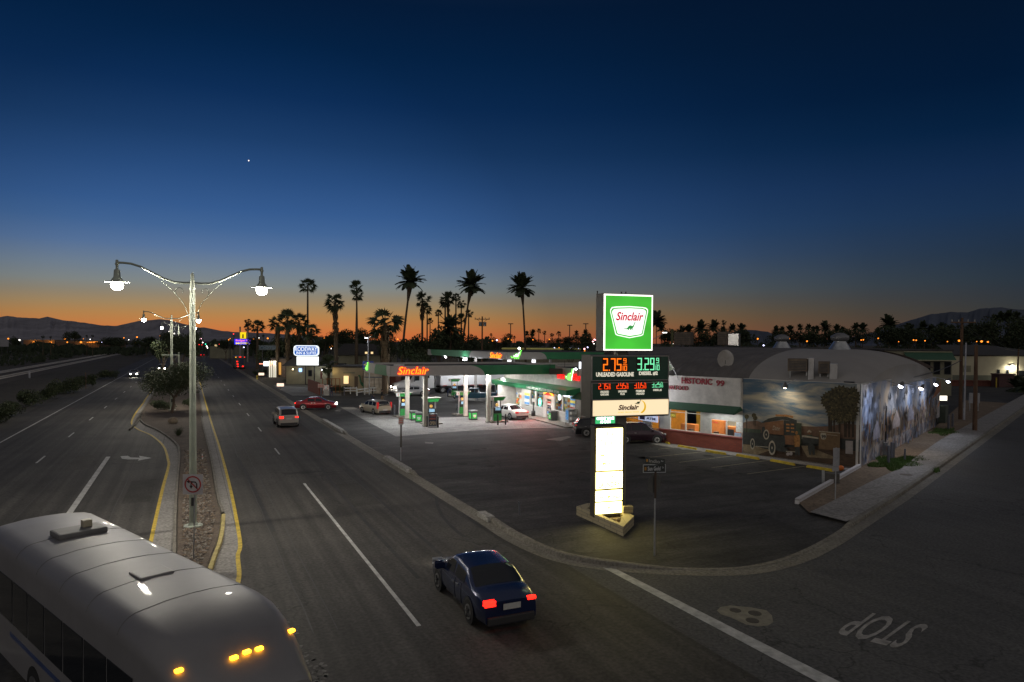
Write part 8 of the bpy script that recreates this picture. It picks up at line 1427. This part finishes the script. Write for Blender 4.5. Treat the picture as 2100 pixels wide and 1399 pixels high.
for k, (x, y) in enumerate(((1047, 665), (1168, 668), (1201, 665))): g = A(x, 700, 420); t = thing('stadium_light', ['distant stadium light mast left of the lone date palm', 'distant stadium light mast in the middle skyline', 'distant stadium light mast closest to the green sign'][k], 'light mast', (g.x, g.y, 0)); zt = A(x, y, 420).z; MB().cyl((0, 0, 0), (0, 0, zt), .28, dark).build('mast', t); MB().box(-1.6, 1.6, -.3, .3, zt, zt+.5, dark).build('lamp_bar', t)
g = A(1378, 700, 130); t = thing('roof_mast', 'olive square mast beside the green sign with a bracket light', 'mast', (g.x, g.y, 0)); MB().box(-.2, .2, -.2, .2, 0, A(1378, 675, 130).z, M('olive_mast', (.12, .12, .05), .7)).build('mast', t)
g = A(1363, 700, 120); t = thing('bracket_lamp', 'white street lamp head on a slanted bracket right of the green sign', 'lamp', (g.x, g.y, 0)); z = A(1363, 683, 120).z; MB().tube([Vector((-2.2, 0, z-1.2)), Vector((0, 0, z))], .06, steel, 6).build('arm', t); MB().cyl((-2.2, 0, 0), (-2.2, 0, z-1.2), .1, steel).build('post', t); MB().box(-.35, .35, -.2, .2, z, z+.12, E('lamp_head_white', (1., .95, .9), 4, True)).build('head', t)
# power cables from the mural corner to the pole
def cable(a, b, sag, label, r=.035):
    pts = [a.lerp(b, i/14) - Vector((0, 0, sag*4*(i/14)*(1-i/14))) for i in range(15)]; o = a.copy(); t = MB().tube([p-o for p in pts], r, black, 5).build('power_cable', None, tuple(o)); tag(t, label, 'cable')
pz = G(1969, 860, .1); c1 = Vector((C0.x-.5, C0.y+1.2, T1+.05)); cable(c1, Vector((pz.x, pz.y, 6.4)), .7, 'thick black cable sagging from the mural roof corner to the pole', .045); cable(c1+Vector((.3, .2, -.1)), C0+wv*26+Vector((-.2, .2, 5.0)), .12, 'thin dark cable lying along the side mural roof edge', .03); p_ = wv*8
q1 = Vector((A(1973, 655, pz.y).x, pz.y-.22, A(1973, 655, pz.y).z)); q2 = A(2089, 719, 126)
for k, (dx_, lb) in enumerate(((-1.2, 'upper wire from the tall utility pole to the warehouse pole'), (-.5, 'second wire from the tall utility pole to the warehouse pole'), (1.2, 'outer wire from the tall utility pole to the warehouse pole'))): cable(q1+Vector((dx_, 0, 0)), q2+Vector((dx_*.3, 0, -.1*k)), .9, lb, .018)
# cabinets and boards at the far end of the mural
g = G(1944, 868, .1); t = thing('utility_cabinet', 'dark green utility cabinet behind two bollards at the mural end', 'utility cabinet', (g.x, g.y, .1), wth); MB().box(-.2, 1.7, .2, 1.6, 0, 1.75, M('cabinet_green', (.05, .065, .05), .6), .03).build('cabinet', t)
p = C0 + wv*(WL+.15); t = thing('banner_board', 'narrow white banner board with orange streak at the far end of the mural', 'banner', (p.x, p.y, 0), wth); MB().box(.05, 1.5, -.1, .0, .9, 4.0, M('banner_white', (.45, .44, .46), .6, var=.1)).build('board', t); MB().xz([(.3, 1.9), (1.3, 2.25), (1.3, 2.5), (.3, 2.05)], -.115, -.102, por).build('streak', t); MB().box(.4, 1.2, -.115, -.102, 2.6, 3.2, M('banner_grey', (.15, .15, .16), .6)).build('print', t)
p = C0 + wv*(WL+2.4); g = A(1935, 700, p.y+1); t = thing('small_lit_sign', 'small glowing white box sign at the end of the side mural', 'sign', (g.x, g.y, 0)); z = A(1935, 816.5, g.y).z; MB().box(-.42, .42, -.1, .1, z-.24, z+.22, E('small_lit_face', (1., .9, .75), 2.2, True)).build('panel', t); MB().box(-.5, -.42, -.06, .06, 0, z+.2, dark).build('post', t)
g = A(2001, 700, 82); t = thing('back_of_sign', 'pale twin sign board seen behind the short wooden pole', 'sign', (g.x, g.y, 0)); a_, b_ = A(2001, 827, 82).z, A(2001, 806, 82).z; MB().box(-.65, -.05, -.05, .05, a_, b_, shw).build('board', t); MB().box(.05, .62, -.05, .05, a_, b_, shw).build('board', t); [MB().cyl((x, .08, 0), (x, .08, b_), .05, steel).build('post', t) for x in (-.5, .5)]
g = G(176, 797, 0); t = thing('marker_post', 'thin brown marker post in the scrub beside the left verge', 'post', (g.x, g.y, 0)); MB().cyl((0, 0, 0), (0, 0, 2.6), .06, woodp).build('post', t); g = A(60, 700, 139); t = thing('track_post', 'small pale post between the two railway tracks', 'post', (g.x, g.y, 0)); MB().box(-.12, .12, -.1, .1, 0, 1.4, M('pale_pole', (0, 0, 0))).build('post', t)

# ---------------------------------------------------------------- bits on canopy two and the store roof
for x in (954.5, 1044, 1094):
    if x < 1038: s_ = PH(x, 742, Kc, TH+math.pi/2)[0]; MB().box(-.25, .15, s_-.35, s_+.35, kz0-.5, kz0-.05, E('canopy_fixture', (.95, .97, 1.), 1.6, True)).build('light_fixture', can2); point((-.6, s_, kz0-.5), 210, (.95, .97, 1.), .2, can2)
    else: s_ = PH(x, 742, Kc, TH)[0]; MB().box(s_-.2, s_+.2, -.25, .1, kz0-.42, kz0-.03, MATS['canopy_fixture']).build('light_fixture', can2)
g = A(1187, 748, 60.5); t = thing('roof_floodlight', 'white panel light with bright lamp on the store roof corner', 'floodlight', (g.x, g.y, 4.95)); MB().box(.02, .2, -.05, .05, .75, 1.35, E('roof_light_panel', (.9, .93, 1.), 2., True)).build('panel', t); MB().ball((-.25, 0, .7), .1, E('roof_light', (.9, .95, 1.), 14, True), 8).build('lamp', t); MB().cyl((-.05, .1, 0), (-.05, .1, 1.1), .03, dark).build('post', t)
g = A(1065, 715, 108); t = thing('canopy_top_lamp', 'bright white lamp standing up above the rear canopy', 'lamp', (g.x, g.y, kz1)); MB().ball((0, 0, g.z-kz1), .2, E('canopy_top_glow', (1., .97, .9), 14, True), 8).build('lamp', t); MB().cyl((0, 0, -6.7), (0, 0, g.z-kz1), .05, dark).build('post', t)
for k, (px, h) in enumerate(((1128, 1.6), (1158, 1.3))): g = A(px, 747, 66+k*3); t = thing('tv_aerial', ['spidery roof aerial left on the store roof', 'smaller roof aerial right on the store roof'][k], 'aerial', (g.x, g.y, 4.9)); MB().cyl((0, 0, 0), (0, 0, h), .02, dark).build('mast', t); mb = MB(); [mb.cyl((-.7, 0, h-.1-.3*q), (.7, 0, h-.1-.3*q), .012, dark, n=4) for q in range(3)]; mb.build('rods', t)
for k, (px, py, w_) in enumerate(((925, 744, 1.6), (1062, 747, 1.1), (1140, 751, 1.3))): g = A(px, py, (76, 72, 67)[k]); t = thing('roof_vent_box', ['small grey box on the canopy roof', 'low dark vent on the store roof', 'dark vent hood near the store parapet'][k], 'roof unit', (g.x, g.y, (CT-.2, 4.9, 4.9)[k])); MB().box(-w_/2, w_/2, -.4, .4, 0, .55, M('unit_dark', (0, 0, 0)), .03).build('housing', t)

for ly in (4, 11, 18, 26):
    MB().box(.8, 1.6, ly-.4, ly+.4, kz0-.08, kz0-.005, MATS['canopy_fixture']).build('downlight', can2); point((1.2, ly, kz0-.35), 380, (.96, .98, 1.), .3, can2)  # added downlights, hidden under the roof edge, brighten the trailer side
# ---------------------------------------------------------------- lights far off
sod = E('sodium_glow', (1., .27, .025), 2.2, True); whl = E('white_glow', (1., .95, .85), 6, True); blg = E('blue_white_glow', (.62, .62, 1.), 6, True); grg = E('green_glow', (.05, 1., .55), 4, True); rdg = E('red_glow', (1., .03, .03), 4, True); pkg = E('pink_glow', (1., .45, .5), 5, True)
proto = {}
def far_lamp(px, py, mat, s, label, group, Y):
    k = (mat.name,)
    g = A(px, py, Y); t = thing('distant_lamp', label, 'lamp', (g.x, g.y, 0), 0, group)
    if k not in proto:
        a = MB().ball((0, 0, 0), 1, mat, 8).build('lamp'); b = MB().cyl((0, .3, 0), (0, .3, 1), .12, dark, n=5).build('post'); proto[k] = (a.data, b.data); bpy.data.objects.remove(a); bpy.data.objects.remove(b)
    a = bpy.data.objects.new('lamp', proto[k][0]); b = bpy.data.objects.new('post', proto[k][1])
    for o in (a, b): COL.objects.link(o); o.parent = t
    r = s*Y/1400*.5; a.scale = (r, r, r*.9); a.location = (0, 0, max(g.z, r)); b.scale = (1, 1, max(.3, g.z))
for px, py, m_, s in ((17, 694.7, sod, 3.2), (40, 697.5, whl, 2.6), (69.5, 702, sod, 4.2), (104, 702, sod, 4), (133, 695, sod, 3.8), (138, 702, sod, 2.8), (152, 695.5, whl, 1.6), (166, 702, sod, 4), (178.5, 702.3, sod, 2.6), (183, 702.1, sod, 2.4), (186.5, 702, sod, 2.4), (189.5, 701.9, sod, 2.4), (192.5, 701.8, sod, 2.4), (195.5, 701.7, sod, 2.4), (199, 701.6, sod, 2.4), (171, 695, sod, 1.5), (185, 696, whl, 1.5), (209, 702.5, blg, 2.4), (214, 702.3, blg, 2.), (254, 693, sod, 2.4), (281, 691.5, sod, 3.4), (278.5, 702, sod, 3.2), (264, 697, whl, 1.5), (322.5, 702, whl, 2.2), (347, 680, whl, 2.2), (357.5, 684, whl, 1.8), (328, 689, sod, 1.5)):
    far_lamp(px, py, m_, s, {'sodium_glow': 'orange lamp glowing far beyond the railway on the left', 'white_glow': 'small white lamp far off at the left', 'blue_white_glow': 'bluish lamp at the end of the orange row on the left'}[m_.name], 'distant lamps on the left', 585 if px < 260 else 420)
for px, py, m_, s in ((407, 701, grg, 4), (401, 697, whl, 2.6), (405, 696.8, whl, 3), (409, 696.8, whl, 3), (413, 694.7, pkg, 2.4), (415.5, 702.6, whl, 2.6), (408.5, 707, rdg, 2.2), (414, 707, rdg, 2), (421.5, 706, grg, 1.8), (424, 710.5, whl, 2.6), (425.5, 713.5, whl, 2), (435.5, 716, whl, 3.2), (450, 706, rdg, 2.6), (457, 727, whl, 2.2), (469, 697, sod, 2.4), (472, 694.5, sod, 2), (479, 685, rdg, 2.2), (520, 695.5, sod, 2), (531, 697, sod, 2.6), (531, 693.2, whl, 1.8), (549, 694, sod, 3.6), (500, 712.5, blg, 2.4), (397, 690, whl, 1.5)):
    far_lamp(px, py, m_, s, {'sodium_glow': 'orange lamp among the dark trees left of the inn sign', 'white_glow': 'white light in the far boulevard traffic', 'blue_white_glow': 'bluish light under the Budget Inn sign', 'green_glow': 'green traffic signal glow far down the boulevard', 'red_glow': 'red light far down the boulevard', 'pink_glow': 'pinkish light above the far traffic signals'}[m_.name], 'distant lights along the boulevard', 330 if px < 460 else 235)
for px, py, m_, s in ((664.5, 694, sod, 3.2), (705, 693, sod, 4), (725.5, 702, whl, 2.4), (732, 700.5, whl, 3), (740, 701, sod, 2.4), (815.5, 696, sod, 3.2), (883.5, 694, sod, 2.8), (899, 695, sod, 2.8), (1010, 699, sod, 2.8), (1019, 698, blg, 3), (1042, 695, sod, 2.8), (1049, 697.5, sod, 2), (1093, 697, sod, 2.2), (1126.5, 696, sod, 2.6), (958.5, 717.5, whl, 1.8), (1137, 714.5, blg, 3.4), (1146.5, 713.5, sod, 2.4), (1169, 713.5, blg, 2.4), (1186, 715.3, blg, 2.4), (1198.5, 715.8, pkg, 3.4), (1205, 712.5, blg, 2.4), (1199, 720, sod, 3), (1215.8, 700.5, pkg, 3), (1219, 696.5, pkg, 3), (1222.5, 697.5, pkg, 3.4), (1218, 705, whl, 1.8), (676, 712, sod, 3.2), (681, 710, sod, 3.4), (679, 715, whl, 2.)):
    far_lamp(px, py, m_, s, {'sodium_glow': 'orange lamp in the dark tree band behind the station', 'white_glow': 'white lamp in the dark tree band behind the station', 'blue_white_glow': 'bluish white lamp behind the station', 'pink_glow': 'pinkish lamp just left of the green sign'}[m_.name], 'distant lamps behind the station', 205 if py > 705 else 228)
for px, py, m_, s in ((1380, 705, whl, 2), (1474, 697, sod, 3), (1554, 695, sod, 3.6), (1566, 708.5, blg, 3), (1618, 694.5, sod, 3.8), (1655, 700, sod, 3.4), (1766, 697.5, sod, 2.6), (1770.5, 697, sod, 2.8), (1801, 694, sod, 2.6), (1843, 701, sod, 1.8), (1873.5, 697.5, sod, 3), (1879, 698, sod, 2.8), (1897, 699, sod, 2.6), (1943, 700.7, sod, 2.4), (1967, 699, sod, 4.6), (2003, 700.6, sod, 2.2), (2013, 700.4, sod, 4.6), (2026, 701.2, sod, 3.8)):
    far_lamp(px, py, m_, s, {'sodium_glow': 'orange lamp in the tree line above the barrel roof' if px < 1800 else 'orange lamp in the trees above the warehouse', 'white_glow': 'tiny white light beside the olive mast', 'blue_white_glow': 'bluish lamp in the tree line above the barrel roof'}[m_.name], 'distant lamps on the right', 238)
p = A(510, 329.5, 7500); o = MB().ball((0, 0, 0), 6.5, E('star_glow', (1., .85, .75), 2.2, True), 8).build('evening_star', None, tuple(p)); structure(o); tag(o, 'single bright evening star in the blue sky', 'star')
